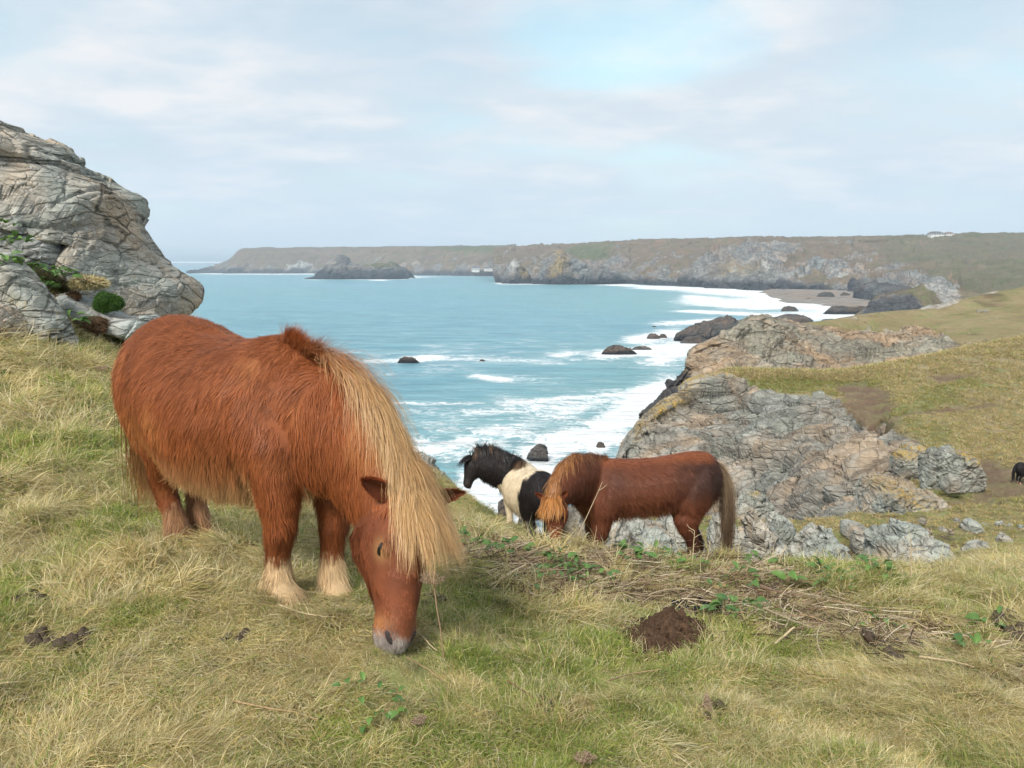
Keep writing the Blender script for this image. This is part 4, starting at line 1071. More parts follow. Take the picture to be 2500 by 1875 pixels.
for cols, lab, th, sd_, mk in CR:
    big_ = sd_ in (62, 64)
    rock('crag', cols, M_CRAG, lab, 'rock', g, th=th, na=90 if big_ else 54, nc=160 if big_ else 80, size=0.9, amp=0.09, strata=(0.5, 0.5, 0.3), flat=2.2, seed=sd_, box=0.7, masks=mk, crack=0.45)

# ------------------------------------------------------------------ haze over the bay
def box_mesh(lo, hi):
    lo, hi = np.array(lo, float), np.array(hi, float)
    V = np.array([[(lo, hi)[i][0], (lo, hi)[j][1], (lo, hi)[k][2]] for i in (0, 1) for j in (0, 1) for k in (0, 1)])
    F = np.array([[0, 1, 3, 2], [4, 6, 7, 5], [0, 4, 5, 1], [2, 3, 7, 6], [0, 2, 6, 4], [1, 5, 7, 3]])
    return V, F
# ------------------------------------------------------------------ ponies
def hair_mat(name, rough=0.55, spec=0.28, trans=0.12):
    m, nt, out = new_mat(name)
    c = attr(nt, 'Col').outputs['Color']
    p = node(nt, 'ShaderNodeBsdfPrincipled', {'Base Color': c, 'Roughness': rough, 'Specular IOR Level': spec})
    t = node(nt, 'ShaderNodeBsdfTranslucent', {'Color': c})
    mx = node(nt, 'ShaderNodeMixShader', {0: trans, 1: p.outputs[0], 2: t.outputs[0]})
    nt.links.new(mx.outputs[0], out.inputs['Surface'])
    return m

M_COAT = hair_mat('pony_coat')
M_MANE = hair_mat('pony_mane', 0.42, 0.4, 0.2)
def skin_mat():
    m, nt, out = new_mat('pony_skin')
    c = attr(nt, 'Col').outputs['Color']
    pos = node(nt, 'ShaderNodeNewGeometry').outputs['Position']
    n = noise(nt, pos, 90, 5, 0.7)
    c2 = mixc(nt, n, mixc(nt, 1.0, c, (0.75, 0.75, 0.75, 1), 'MULTIPLY'), c)
    principled(nt, out, c2, 0.7, 0.25, bump(nt, n, 0.5, 0.004))
    return m
M_SKIN = skin_mat()
def plain(name, col, rough=0.5, spec=0.4, nscale=60, var=0.3):
    m, nt, out = new_mat(name)
    pos = node(nt, 'ShaderNodeNewGeometry').outputs['Position']
    n = noise(nt, pos, nscale, 5, 0.65)
    c = mixc(nt, n, tuple(v * (1 - var) for v in col) + (1,), tuple(v * (1 + var) for v in col) + (1,))
    principled(nt, out, c, rough, spec, bump(nt, n, 0.4, 0.004))
    return m
M_EYE = plain('eye_dark', (0.012, 0.009, 0.008), 0.08, 0.7, 20, 0.2)
M_NOST = plain('nostril_dark', (0.035, 0.028, 0.027), 0.6, 0.3)
M_HOOF = plain('hoof_horn', (0.06, 0.05, 0.04), 0.5, 0.3)
M_LID = plain('eyelid_skin', (0.03, 0.02, 0.016), 0.6, 0.3)

def tube(rings, seg=18):
    """closed loft through rings of (centre, half-width vector, half-height vector)"""
    a = np.linspace(0, 2 * np.pi, seg, endpoint=False)
    V = np.array([c + np.outer(np.cos(a), u) + np.outer(np.sin(a), v) for c, u, v in rings])
    n = len(rings)
    F = grid_faces(n, seg, wrap=True)
    V = V.reshape(-1, 3)
    V = np.concatenate([V, [rings[0][0], rings[-1][0]]])
    i = np.arange(seg); j = (i + 1) % seg
    T = np.concatenate([np.stack([np.full(seg, n * seg), j, i], -1), np.stack([np.full(seg, n * seg + 1), (n - 1) * seg + i, (n - 1) * seg + j], -1)])
    return V, [list(f) for f in F] + [list(t) for t in T]

def fuse(parts, voxel, smooth_it=7):
    V, F, k = [], [], 0
    for v, f in parts:
        V.append(v); F += [[i + k for i in q] for q in f]; k += len(v)
    me = bpy.data.meshes.new('tmp')
    me.from_pydata(np.concatenate(V).tolist(), [], F)
    bm = bmesh.new(); bm.from_mesh(me); bmesh.ops.recalc_face_normals(bm, faces=bm.faces); bm.to_mesh(me); bm.free()
    o = bpy.data.objects.new('tmp', me); COL.objects.link(o)
    r = o.modifiers.new('r', 'REMESH'); r.mode = 'VOXEL'; r.voxel_size = voxel
    s = o.modifiers.new('s', 'SMOOTH'); s.factor = 0.5; s.iterations = smooth_it
    dg = bpy.context.evaluated_depsgraph_get()
    dg.update()
    res = bpy.data.meshes.new_from_object(o.evaluated_get(dg))
    bpy.data.objects.remove(o); bpy.data.meshes.remove(me)
    return res

def tri_arrays(me):
    me.calc_loop_triangles()
    n = len(me.vertices)
    V = np.empty(n * 3, np.float32); me.vertices.foreach_get('co', V); V = V.reshape(-1, 3).astype(float)
    T = np.empty(len(me.loop_triangles) * 3, np.int32); me.loop_triangles.foreach_get('vertices', T); T = T.reshape(-1, 3)
    Nn = np.empty(n * 3, np.float32); me.vertices.foreach_get('normal', Nn); Nn = Nn.reshape(-1, 3).astype(float)
    return V, T, Nn

def sample_surface(V, T, Nn, n, rng, weight=None):
    a, b, c = V[T[:, 0]], V[T[:, 1]], V[T[:, 2]]
    ar = np.linalg.norm(np.cross(b - a, c - a), axis=1)
    if weight is not None:
        ar = ar * weight((a + b + c) / 3)
    t = rng.choice(len(T), n, p=ar / ar.sum())
    u, v = rng.random(n), rng.random(n)
    f = u + v > 1
    u[f], v[f] = 1 - u[f], 1 - v[f]
    w = 1 - u - v
    P = a[t] * w[:, None] + b[t] * u[:, None] + c[t] * v[:, None]
    N = unit(Nn[T[t, 0]] * w[:, None] + Nn[T[t, 1]] * u[:, None] + Nn[T[t, 2]] * v[:, None])
    return P, N

def strips(P, Wd, Wv, C):
    """P (n,s,3) points, Wd (n,s) half-widths, Wv (n,s,3) width directions, C (n,s,3) colours -> vertices, quads, colours"""
    n, s = P.shape[:2]
    A = P - Wv * Wd[..., None]; B = P + Wv * Wd[..., None]
    V = np.stack([A, B], 2).reshape(-1, 3)
    base = (np.arange(n) * s * 2)[:, None] + (np.arange(s - 1) * 2)[None, :]
    F = np.stack([base, base + 1, base + 3, base + 2], -1).reshape(-1, 4)
    Cc = np.repeat(C[:, :, None, :], 2, 2).reshape(-1, 3)
    return V, F, Cc

def ellipsoid(c, ax, seg=20, rings=12):
    """ax: three half-axis vectors"""
    th = np.linspace(0.001, np.pi - 0.001, rings); ph = np.linspace(0, 2 * np.pi, seg, endpoint=False)
    S = np.stack([np.outer(np.sin(th), np.cos(ph)), np.outer(np.sin(th), np.sin(ph)), np.outer(np.cos(th), np.ones(seg))], -1)
    return (c + S @ np.array(ax)).reshape(-1, 3), grid_faces(rings, seg, wrap=True)

def make_pony(S):
    rng = np.random.default_rng(S['seed'])
    k = S['k']
    hind, front = np.array(S['hind'], float), np.array(S['front'], float)
    mid = (hind + front) / 2
    h = front - hind; h = h / np.linalg.norm(h)
    H3 = np.array([h[0], h[1], 0.0]); L3 = np.array([-h[1], h[0], 0.0]); Z3 = np.array([0, 0, 1.0])
    gz = lambda p: float(ground_z(p[0], p[1])) if S.get('z') is None else S['z']
    zb = S.get('zbody', (gz(hind) + gz(front)) / 2)
    O = np.array([mid[0], mid[1], zb])
    pitch = S.get('pitch', 0.0)
    Lc = lambda x, y, z: O + (H3 * x + L3 * y) * k + Z3 * (z + pitch * x) * k
    root = empty('pony', O)
    tag(root, S['label'], 'pony', S.get('group'))
    parts, nodes = [], []          # nodes: (centre, radius, part, t)
    def ring_add(rings, part, tt=None):
        parts.append(tube(rings))
        for i, (c, u, v) in enumerate(rings):
            nodes.append((c, 0.5 * (np.linalg.norm(u) + np.linalg.norm(v)), part, tt[i] if tt is not None else i / (len(rings) - 1)))
    # torso
    tor = S.get('torso') or [(-0.672, .76, .02, .03), (-0.66, .76, .09, .12), (-0.625, .76, .165, .205), (-0.55, .757, .22, .258), (-0.44, .745, .255, .30), (-0.30, .715, .285, .315), (-0.14, .668, .315, .308),
                             (0.03, .652, .325, .31), (0.18, .668, .305, .308), (0.31, .70, .265, .30), (0.42, .69, .215, .26), (0.50, .675, .15, .20), (0.555, .66, .07, .11)]
    ring_add([(Lc(x, 0, z), L3 * w * k, Z3 * hh * k) for x, z, w, hh in tor], 'torso', [x for x, *_ in tor])
    # haunch and shoulder masses
    for sy in (-1, 1):
        ring_add([(Lc(-0.62, sy * .09, .80), L3 * .02 * k, Z3 * .03 * k), (Lc(-0.59, sy * .10, .79), L3 * .08 * k, Z3 * .12 * k), (Lc(-0.48, sy * .15, .74), L3 * .12 * k, Z3 * .20 * k), (Lc(-0.34, sy * .17, .68), L3 * .11 * k, Z3 * .18 * k), (Lc(-0.24, sy * .17, .66), L3 * .05 * k, Z3 * .10 * k)], 'torso', [-.62, -.6, -.48, -.34, -.24])
        ring_add([(Lc(0.26, sy * .16, .72), L3 * .08 * k, Z3 * .14 * k), (Lc(0.38, sy * .155, .68), L3 * .10 * k, Z3 * .19 * k), (Lc(0.48, sy * .12, .62), L3 * .08 * k, Z3 * .12 * k)], 'torso', [.26, .38, .48])
    # head frame
    P0, P1 = S['poll'], S['muzzle']
    ax = unit(P1 - P0)
    n = S['face'] - ax * (S['face'] @ ax); n = unit(n)
    sd_ = unit(np.cross(ax, n))                      # pony's own left or right, fixed below
    if sd_ @ S.get('leftref', L3) < 0: sd_ = -sd_
    HL = np.linalg.norm(P1 - P0)
    hs = HL / 0.49
    hd = [(-.045, .055, .055, .02), (.0, .082, .085, .01), (.05, .104, .135, -.030), (.11, .114, .170, -.062), (.17, .108, .164, -.060), (.24, .088, .122, -.028), (.30, .073, .092, -.006),
          (.36, .061, .070, .008), (.41, .067, .066, .008), (.45, .062, .060, .003), (.478, .047, .046, -.003), (.492, .022, .024, -.006)]
    HP = lambda t, s, nn: P0 + (ax * t + sd_ * s + n * nn) * hs
    hk = S.get('headk', 1.0)
    ring_add([(HP(t, 0, o), sd_ * w * hs * hk, n * hh * hs * hk) for t, w, hh, o in hd], 'head', [t for t, *_ in hd])
    for sy in (-1, 1):
        v, f = ellipsoid(HP(.155, sy * .076, .052), (ax * .042 * hs, sd_ * .026 * hs, n * .034 * hs)); parts.append((v, [list(q) for q in f]))
        v, f = ellipsoid(HP(.435, sy * .035, .026), (ax * .034 * hs, sd_ * .027 * hs, n * .030 * hs)); parts.append((v, [list(q) for q in f]))
    for sy in (-1, 1):
        for (t_e, s_e, n_e, a_e, b_e, c_e) in ((.135, .074, .070, .040, .020, .022), (.235, .066, .018, .075, .020, .022), (.105, .082, -.075, .075, .032, .075), (.405, .040, .045, .030, .022, .016)):
            v, f = ellipsoid(HP(t_e, sy * s_e, n_e), (ax * a_e * hs, sd_ * b_e * hs, n * c_e * hs)); parts.append((v, [list(q) for q in f]))
    v, f = ellipsoid(HP(.30, 0, .060), (ax * .13 * hs, sd_ * .034 * hs, n * .022 * hs)); parts.append((v, [list(q) for q in f]))
    v, f = ellipsoid(HP(.458, 0, -.036), (ax * .034 * hs, sd_ * .036 * hs, n * .024 * hs)); parts.append((v, [list(q) for q in f]))
    # neck
    NP = [np.array(p) for p in S['neck']] + [P0 + ax * 0.02 * hs - n * .005]
    NR = S.get('neckr') or [(.20, .29), (.165, .25), (.13, .20), (.105, .155), (.088, .105)]
    NC = cubic(np.array(NP), 9, 0); RR = cubic(np.array(NR), 9, 0)
    nrings, crest = [], []
    topref = S.get('topref', Z3)
    for i in range(9):
        t_ = unit(NC[min(i + 1, 8)] - NC[max(i - 1, 0)])
        w_ = i / 8.0
        side = unit(L3 * (1 - w_) + sd_ * w_)
        side = unit(side - t_ * (side @ t_))
        up = unit(np.cross(t_, side))
        if up @ (Z3 * (1 - w_) + n * w_ * 0.6 + topref * 0.2) < 0: up = -up
        nrings.append((NC[i], side * RR[i, 0] * k, up * RR[i, 1] * k))
        crest.append((NC[i] + up * RR[i, 1] * k, side, up, t_))
    ring_add(nrings, 'neck')
    # legs
    hooves = []
    for key, (fx, fy, ox, oy) in S['legs'].items():
        fr = key[1] == 'F'
        foot = Lc(fx, fy, 0)[:2]
        zf = float(ground_z(foot[0], foot[1])) if S.get('z') is None else S['z']
        Fp = np.array([foot[0], foot[1], zf])
        top = Lc(ox, oy, .60 if fr else .66)
        ht = top[2] - zf
        lr = S.get('legr', 1.0)
        if fr:
            prof = [(1.22, -0.02, .02, .02), (1.18, -0.015, .07, .06), (1.05, -.005, .105, .09), (.84, .0, .10, .09), (.66, .012, .085, .076), (.52, .018, .064, .060), (.45, .020, .060, .060), (.36, .008, .048, .047), (.24, .0, .044, .043), (.155, .0, .050, .049), (.10, .014, .046, .046), (.05, .03, .054, .052), (.0, .035, .062, .058)]
        else:
            prof = [(1.22, -.07, .02, .02), (1.18, -.065, .09, .06), (1.04, -.04, .15, .10), (.88, .0, .155, .118), (.76, .035, .135, .11), (.64, .02, .095, .085), (.52, -.035, .070, .062), (.44, -.06, .062, .055), (.36, -.055, .050, .047), (.24, -.035, .044, .043), (.155, -.02, .050, .049), (.10, .0, .046, .046), (.05, .015, .054, .052), (.0, .02, .062, .058)]
        rings = []
        for q, off, rx, ry in prof:
            c = Fp + (top - Fp) * q + H3 * off * k
            rings.append((c, H3 * rx * k * lr, L3 * ry * k * lr))
        ring_add(rings, 'legF' if fr else 'legH', [q for q, *_ in prof])
        hooves.append((Fp + H3 * (.035 if fr else .02) * k, key))
    me = fuse(parts, S.get('voxel', 0.014) * max(k, 0.9), S.get('smooth', 6))
    V, T, Nn = tri_arrays(me)
    NCn = np.array([x[0] for x in nodes]); NRr = np.array([x[1] for x in nodes]); NPt = np.array([x[2] for x in nodes]); NT_ = np.array([x[3] for x in nodes], float)
    def classify(P):
        best = np.full(len(P), 9e9); idx = np.zeros(len(P), int)
        for i in range(len(NCn)):
            d = np.linalg.norm(P - NCn[i], axis=1) / NRr[i] if NRr[i] > 0 else 9e9
            m_ = d < best
            best[m_] = d[m_]; idx[m_] = i
        return NPt[idx], NT_[idx]
    def local(P):
        d = P - O
        return np.stack([d @ H3 / k, d @ L3 / k, d[:, 2] / k], -1)
    def headc(P):
        d = P - P0
        return np.stack([d @ ax / hs, d @ sd_ / hs, d @ n / hs], -1)
    ctx = dict(local=local, headc=headc, k=k, hs=hs)
    pv, tv = classify(V)
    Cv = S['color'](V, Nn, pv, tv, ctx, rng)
    a = me.attributes.new('Col', 'FLOAT_COLOR', 'POINT')
    a.data.foreach_set('color', np.concatenate([Cv, np.ones((len(Cv), 1))], 1).astype(np.float32).ravel())
    Vl = (V - O).astype(np.float32); me.vertices.foreach_set('co', Vl.ravel()); me.update()
    me.polygons.foreach_set('use_smooth', np.ones(len(me.polygons), bool))
    me.materials.clear()
    body = link('body', me, M_SKIN, root); ORG[body] = O
    body.data.name = 'body'
    bvh = BVHTree.FromPolygons(V.tolist(), T.tolist())
    # coat
    nh = S['hairs']
    P, N = sample_surface(V, T, Nn, nh, rng, lambda c: 1.0 + 2.6 * sst(np.linalg.norm(c - (P0 + P1) / 2, axis=1), HL * 0.62, HL * 0.45))
    pt, tt = classify(P)
    lc = local(P); hc = headc(P)
    comb = -0.55 * H3 - 0.75 * Z3 + np.zeros((nh, 3))
    is_leg = (pt == 'legF') | (pt == 'legH')
    comb[is_leg] = -1.0 * Z3 - 0.12 * H3
    comb[pt == 'head'] = ax * 0.8 + Z3 * 0.0
    nk = pt == 'neck'
    comb[nk] = -0.15 * H3 - 0.8 * Z3 + 0.35 * unit(P0 - NC[0])
    q = lc * 7.0
    sw = np.stack([fbm(q, 2, 201), fbm(q, 2, 203), fbm(q, 2, 205)], -1)
    q2 = lc * 26.0
    sw2 = np.stack([perlin(q2, 207), perlin(q2, 208), perlin(q2, 209)], -1)
    comb = comb + sw * 0.55 + sw2 * 0.5 + rng.normal(0, 0.16, (nh, 3))
    d = unit(comb - N * np.sum(comb * N, 1, keepdims=True))
    ln = np.full(nh, S.get('coat_len', 0.036))
    ln[pt == 'head'] = 0.016 + 0.012 * (hc[pt == 'head', 2] < -0.05)
    ln[is_leg] = 0.034
    under = sst(-N[:, 2], 0.15, 0.8) * (pt == 'torso')
    ln = ln + under * S.get('belly_len', 0.035)
    fe = np.zeros(nh)
    if S.get('feather', 0) > 0:
        fe = is_leg * sst(tt, 0.30, 0.14) + is_leg * 0.55 * sst(tt, 0.62, 0.40) * sst(-(N @ H3), 0.0, 0.6)
        ln = ln + np.clip(fe, 0, 1) * S['feather']
    ln = ln * (1 + 0.35 * sw[:, 2]) * rng.uniform(0.6, 1.25, nh) * S.get('lenk', 1.0)
    lift = np.where(pt == 'head', 0.18, 0.26) + 0.18 * sw2[:, 0] - 0.10 * np.clip(fe, 0, 1)
    lift = np.clip(lift, 0.06, 0.6)
    d0 = unit(d + N * lift[:, None])
    s_ = 3
    tt_ = np.linspace(0, 1, s_)[None, :, None]
    grav = np.array([0, 0, -1.0])
    gN = np.minimum(N @ grav, 0)[:, None]
    gt = grav[None] - N * gN
    Pp = P[:, None] - N[:, None] * 0.002 + d0[:, None] * ln[:, None, None] * tt_ + (gt[:, None] * 0.42 - N[:, None] * 0.06) * (ln[:, None, None] * tt_ ** 2)
    wv = unit(np.cross(d0, N) + rng.normal(0, 0.15, (nh, 3)))
    hw = S.get('hair_w', 0.0011) * rng.uniform(0.7, 1.3, nh)
    Wd = hw[:, None] * np.array([1.0, 0.75, 0.12])[None]
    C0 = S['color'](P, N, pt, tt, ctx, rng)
    var = np.where((pt == 'head')[:, None], rng.uniform(0.62, 1.5, (nh, 1)), rng.uniform(0.78, 1.26, (nh, 1))) * (1 + 0.22 * sw2[:, :1])
    C0 = C0 * var
    tip = S.get('tip', (1.22, 1.25, 1.25))
    Cc = C0[:, None, :] * (1 + (np.array(tip) - 1)[None, None] * tt_)
    Vh, Fh, Ch = strips(Pp, Wd, np.repeat(wv[:, None], s_, 1), np.clip(Cc, 0, 1))
    child('coat', root, Vh, Fh, M_COAT, {'Col': Ch}, True)
    # long hair
    def grow(name, starts, dirs, lens, segs, stiff, gravk, w0, cols0, cols1, spread=0.0, clear=0.004, pull=None, wave=0.05, lock=16):
        n_ = len(starts)
        gk = np.broadcast_to(np.asarray(gravk, float), (n_,))
        pts = np.zeros((n_, segs + 1, 3)); nrm = np.zeros((n_, segs + 1, 3))
        dirv = unit(dirs)
        p = starts.copy()
        pts[:, 0] = p
        st = lens / segs
        last_n = unit(dirs)
        for i in range(n_):
            pp = Vector(p[i]); dd = Vector(dirv[i]); nn = Vector(last_n[i])
            off = clear * (0.3 + 2.2 * rng.random())
            ph = rng.random(3) * 6.28
            for j in range(segs):
                g = Vector((0, 0, -1)) if pull is None else Vector(pull)
                dd = dd * stiff + g * gk[i] + Vector((math.sin(ph[0] + j * 0.9), math.sin(ph[1] + j * 0.8), math.sin(ph[2] + j))) * wave * 0.3
                dd.normalize()
                pp = pp + dd * st[i]
                loc, no, idx, dist = bvh.find_nearest(pp, 0.16)
                if loc is not None:
                    s = (pp - loc).dot(no)
                    if s < off:
                        pp = loc + no * off
                        dd = (pp - Vector(pts[i, j])).normalized()
                    nn = no
                pts[i, j + 1] = pp; nrm[i, j] = nn
            nrm[i, segs] = nn
        if n_ > 60:                       # strands gather into locks
            ng = max(12, n_ // lock)
            gi_ = rng.choice(n_, ng, replace=False)
            R_ = starts[gi_]
            near_ = np.empty(n_, int)
            for a0 in range(0, n_, 800):
                near_[a0:a0 + 800] = np.argmin(((starts[a0:a0 + 800, None] - R_[None]) ** 2).sum(-1) + 0.0004 * rng.random((min(800, n_ - a0), ng)), 1)
            g_ = gi_[near_]
            tp = np.linspace(0, 1, segs + 1)[None, :, None]
            cl = (rng.uniform(0.15, 0.65, n_))[:, None, None] * tp ** 0.8
            off_ = (pts[:, :1] - pts[g_][:, :1])
            pts = pts * (1 - cl) + (pts[g_] + off_ * (1 - 0.6 * tp) + rng.normal(0, 0.004, (n_, 1, 3)) * tp) * cl
            wob = rng.normal(0, 1, (ng, 3))[near_]
            pts = pts + (np.sin(tp * 5.0 + wob[:, None, :1] * 3) * wob[:, None]) * 0.010 * tp * (lens[:, None, None] / 0.3)
        tang = np.gradient(pts, axis=1)
        wvv = unit(np.cross(tang, nrm) + 1e-6)
        wvv = unit(wvv + rng.normal(0, 0.25, (n_, 1, 3)))
        tpar = np.linspace(0, 1, segs + 1)
        wd = (w0 * rng.uniform(0.6, 1.4, n_))[:, None] * (1 - 0.85 * tpar[None] ** 2.2)
        C = cols0[:, None] * (1 - tpar[None, :, None]) + cols1[:, None] * tpar[None, :, None]
        v, f, c = strips(pts, wd, wvv, np.clip(C, 0, 1))
        return child(name, root, v, f, M_MANE, {'Col': c}, True)
    CR_ = np.array([c[0] for c in crest]); SD_ = np.array([c[1] for c in crest]); UP_ = np.array([c[2] for c in crest]); TG_ = np.array([c[3] for c in crest])
    def along(A, t):
        x = t * (len(A) - 1); i = np.minimum(x.astype(int), len(A) - 2); f = (x - i)[:, None]
        return A[i] * (1 - f) + A[i + 1] * f
    mn = S['mane']
    nm = mn['n']
    t = mn.get('t0', 0.08) + (1 - mn.get('t0', 0.08)) * rng.random(nm)
    st_, up_, sdv, tg = along(CR_, t), along(UP_, t), along(SD_, t), along(TG_, t)
    st_ = st_ + sdv * rng.normal(0, 0.014, nm)[:, None] * k - up_ * 0.006
    cl_ = perlin(np.stack([t * 38, np.zeros(nm), np.zeros(nm)], -1), 301)
    fall = mn['side'] + 0.35 * rng.normal(size=nm) + 0.5 * cl_
    rise = mn['rise'](t) if callable(mn['rise']) else mn['rise']
    dr = up_ * (rise + 0.3 * rng.random(nm))[:, None] + sdv * fall[:, None] + tg * (mn.get('fwd', 0.2) * sst(t, 0.0, 0.4))[:, None] + rng.normal(0, 1.0, (nm, 3)) * (0.12 + 0.20 * sst(t, 0.55, 0.15))[:, None]
    lens = mn['len'](t) * rng.uniform(0.45, 1.15, nm) * k * (1 + 0.35 * cl_)
    c0, c1 = mn['color'](t, rng, nm)
    # hair stands up near the withers, falls further up the neck
    grow('mane', st_, dr, lens, mn.get('segs', 11), mn.get('stiff', 0.86), mn['grav'](t) if callable(mn.get('grav')) else mn.get('grav', 0.20), mn['w'], c0, c1, lock=mn.get('lock', 16))
    fl = S['forelock']
    nf = fl['n']
    if nf:
        a_ = rng.normal(0, 1, nf)
        st_ = HP(0, 0, 0) + ax * rng.uniform(-.055, .055, nf)[:, None] * hs + sd_ * (a_ * fl.get('sd', .026))[:, None] * hs + n * rng.uniform(.07, .10, nf)[:, None] * hs
        dr = n * 0.5 + ax * 0.55 + sd_ * (a_ * 0.17 + fl.get('side', 0.0))[:, None] + rng.normal(0, 0.10, (nf, 3))
        lens = fl['len'] * rng.uniform(0.4, 1.15, nf) * (1 + 0.35 * np.sin(a_ * 7.0))
        c0, c1 = fl['color'](rng, nf)
        grow('forelock', st_, dr, lens, fl.get('segs', 9), 0.80, 0.16, fl['w'], c0, c1, lock=40, clear=fl.get('clear', .008), pull=unit(Z3 * -0.75 + ax * 0.45))
    tl = S['tail']
    nt_ = tl['n']
    dock = Lc(*tl.get('dock', (-0.655, 0, .86)))
    st_ = dock + rng.normal(0, 0.018, (nt_, 3)) * k + Z3 * rng.uniform(-0.10, 0.02, nt_)[:, None] * k
    dr = -H3 * 0.5 - Z3 * 0.25 + rng.normal(0, 0.16, (nt_, 3)) + L3 * tl.get('lat', 0.0)
    lens = tl['len'] * rng.uniform(0.45, 1.05, nt_) * k
    c0, c1 = tl['color'](rng, nt_)
    grow('tail', st_, dr, lens, 13, tl.get('stiff', 0.66), 0.30, tl['w'], c0, c1, clear=0.012, wave=0.10)
    # ears
    for sy in (-1, 1):
        eb = HP(.005, sy * .068, .062)
        es = S.get('ear_out', 0.9)
        ed = unit(sd_ * sy * es - ax * S.get('ear_up', 0.55) + n * S.get('ear_n', 0.25) + Z3 * S.get('ear_z', 0.0))
        open_ = unit(ax * 0.55 + n * 0.75 - ed * ((ax * 0.55 + n * 0.75) @ ed))     # the hollow faces forward
        acr = np.cross(ed, open_)
        el = S.get('ear_len', 0.125) * hs
        Vs, rows_ = [], 11
        sg = 16
        for i in range(rows_):
            t_ = i / (rows_ - 1)
            w_ = el * 0.30 * ((0.62 + 1.5 * t_) * (1 - t_) ** 0.85 + 0.02)
            for j in range(sg):
                b = 2 * math.pi * j / sg
                x, y = math.cos(b), math.sin(b)
                hollow = -0.30 if y > 0 else 0.55
                dep = abs(y) * hollow * (1 if y < 0 else (1 - abs(x)) * 1.8)
                if y < 0: dep = -abs(y) * 0.55
                Vs.append(eb + ed * el * t_ + acr * w_ * x + open_ * w_ * dep + open_ * 0.10 * el * t_ * t_)
        Vs = np.array(Vs)
        Fs = grid_faces(rows_, sg, wrap=True)
        cE = np.tile(np.array(S['ear_col'])[None], (len(Vs), 1))
        inner = np.tile(np.array([math.sin(2 * math.pi * j / sg) > 0.05 for j in range(sg)]), rows_)
        cE[inner] *= S.get('ear_in', 0.45)
        ear = child('ear', root, Vs, Fs, M_SKIN, {'Col': cE}, True)
        # short fur on the back of the ear
        ne = int(S.get('ear_hair', 1500))
        if ne:
            fi = rng.integers(0, len(Fs), ne); quad = Vs[Fs[fi]]
            u_, v_ = rng.random((ne, 1)), rng.random((ne, 1))
            Pe = (quad[:, 0] * (1 - u_) + quad[:, 1] * u_) * (1 - v_) + (quad[:, 3] * (1 - u_) + quad[:, 2] * u_) * v_
            Ne = unit(np.cross(quad[:, 1] - quad[:, 0], quad[:, 3] - quad[:, 0]) + 1e-9)
            out_ = unit(Pe - (eb + ed * ((Pe - eb) @ ed)[:, None]))
            Ne = np.where((np.sum(Ne * out_, 1) < 0)[:, None], -Ne, Ne)
            de = unit(ed + Ne * 0.25 + rng.normal(0, 0.2, (ne, 3)))
            le = rng.uniform(0.008, 0.02, ne) * S.get('lenk', 1.0)
            tt3 = np.linspace(0, 1, 3)[None, :, None]
            Pp = Pe[:, None] + de[:, None] * le[:, None, None] * tt3
            wv = unit(np.cross(de, Ne) + 1e-6)
            cc = cE[Fs[fi][:, 0]] * rng.uniform(0.8, 1.35, (ne, 1))
            v, f, c = strips(Pp, S.get('hair_w', .0011) * np.array([[1, .7, .15]]) * np.ones((ne, 1)), np.repeat(wv[:, None], 3, 1), np.repeat(cc[:, None], 3, 1))
            fur = child('ear_fur', ear, v, f, M_COAT, {'Col': np.clip(c, 0, 1)}, True)
    # eyes, nostrils, mouth
    for sy in (-1, 1):
        ec = HP(.172, sy * .0925, .050)
        loc, no, _, _ = bvh.find_nearest(Vector(ec))
        loc, no = np.array(loc), np.array(no)
        tx = unit(ax * 0.85 - n * 0.5 - no * ((ax * 0.85 - n * 0.5) @ no)); ty = np.cross(no, tx)
        er = S.get('eye', 1.0) * hs
        v, f = ellipsoid(loc - no * .004 * hs, (tx * .024 * er, ty * .015 * er * S.get('lid', 1.0), no * .010 * er))
        lid = child('eyelid', root, v, f, M_LID, None, True)
        v, f = ellipsoid(loc - no * .001 * hs, (tx * .019 * er, ty * .0115 * er * S.get('lid', 1.0), no * .0105 * er))
        child('eye', root, v, f, M_EYE, None, True)
        nc_ = HP(.442, sy * .040, .046)
        loc, no, _, _ = bvh.find_nearest(Vector(nc_))
        loc, no = np.array(loc), np.array(no)
        tx = unit(ax * 0.9 + sd_ * sy * -0.45 - no * ((ax * 0.9 + sd_ * sy * -0.45) @ no)); ty = np.cross(no, tx)
        v, f = ellipsoid(loc - no * .003 * hs, (tx * .025 * hs, ty * .0105 * hs, no * .006 * hs))
        child('nostril', root, v, f, M_NOST, None, True)
    mv = []
    for a_ in np.linspace(-1, 1, 17):
        mp = HP(.482 - .075 * a_ * a_, .052 * a_, -.018 - 0.006 * abs(a_))
        loc, no, _, _ = bvh.find_nearest(Vector(mp))
        mv.append((np.array(loc) + np.array(no) * .0012, ax * .0035 * hs, unit(np.cross(ax, sd_)) * .003 * hs))
    v, f = tube(mv, 6)
    f4 = np.array([q if len(q) == 4 else [q[0], q[1], q[2], q[2]] for q in f if len(q) == 4])
    child('mouth', root, v, f4, M_NOST, None, True)
    for hp, key in []:
        v, f = tube([(hp + Z3 * -.01, H3 * .060 * k, L3 * .055 * k), (hp + Z3 * .02 * k, H3 * .055 * k, L3 * .05 * k), (hp + Z3 * .04 * k, H3 * .04 * k, L3 * .04 * k)], 16)
        f4 = np.array([q for q in f if len(q) == 4])
        child('hoof', root, v, f4, M_HOOF, None, True)
    return root

def cl_noise(P, s, seed):
    return fbm(P * s, 3, seed)

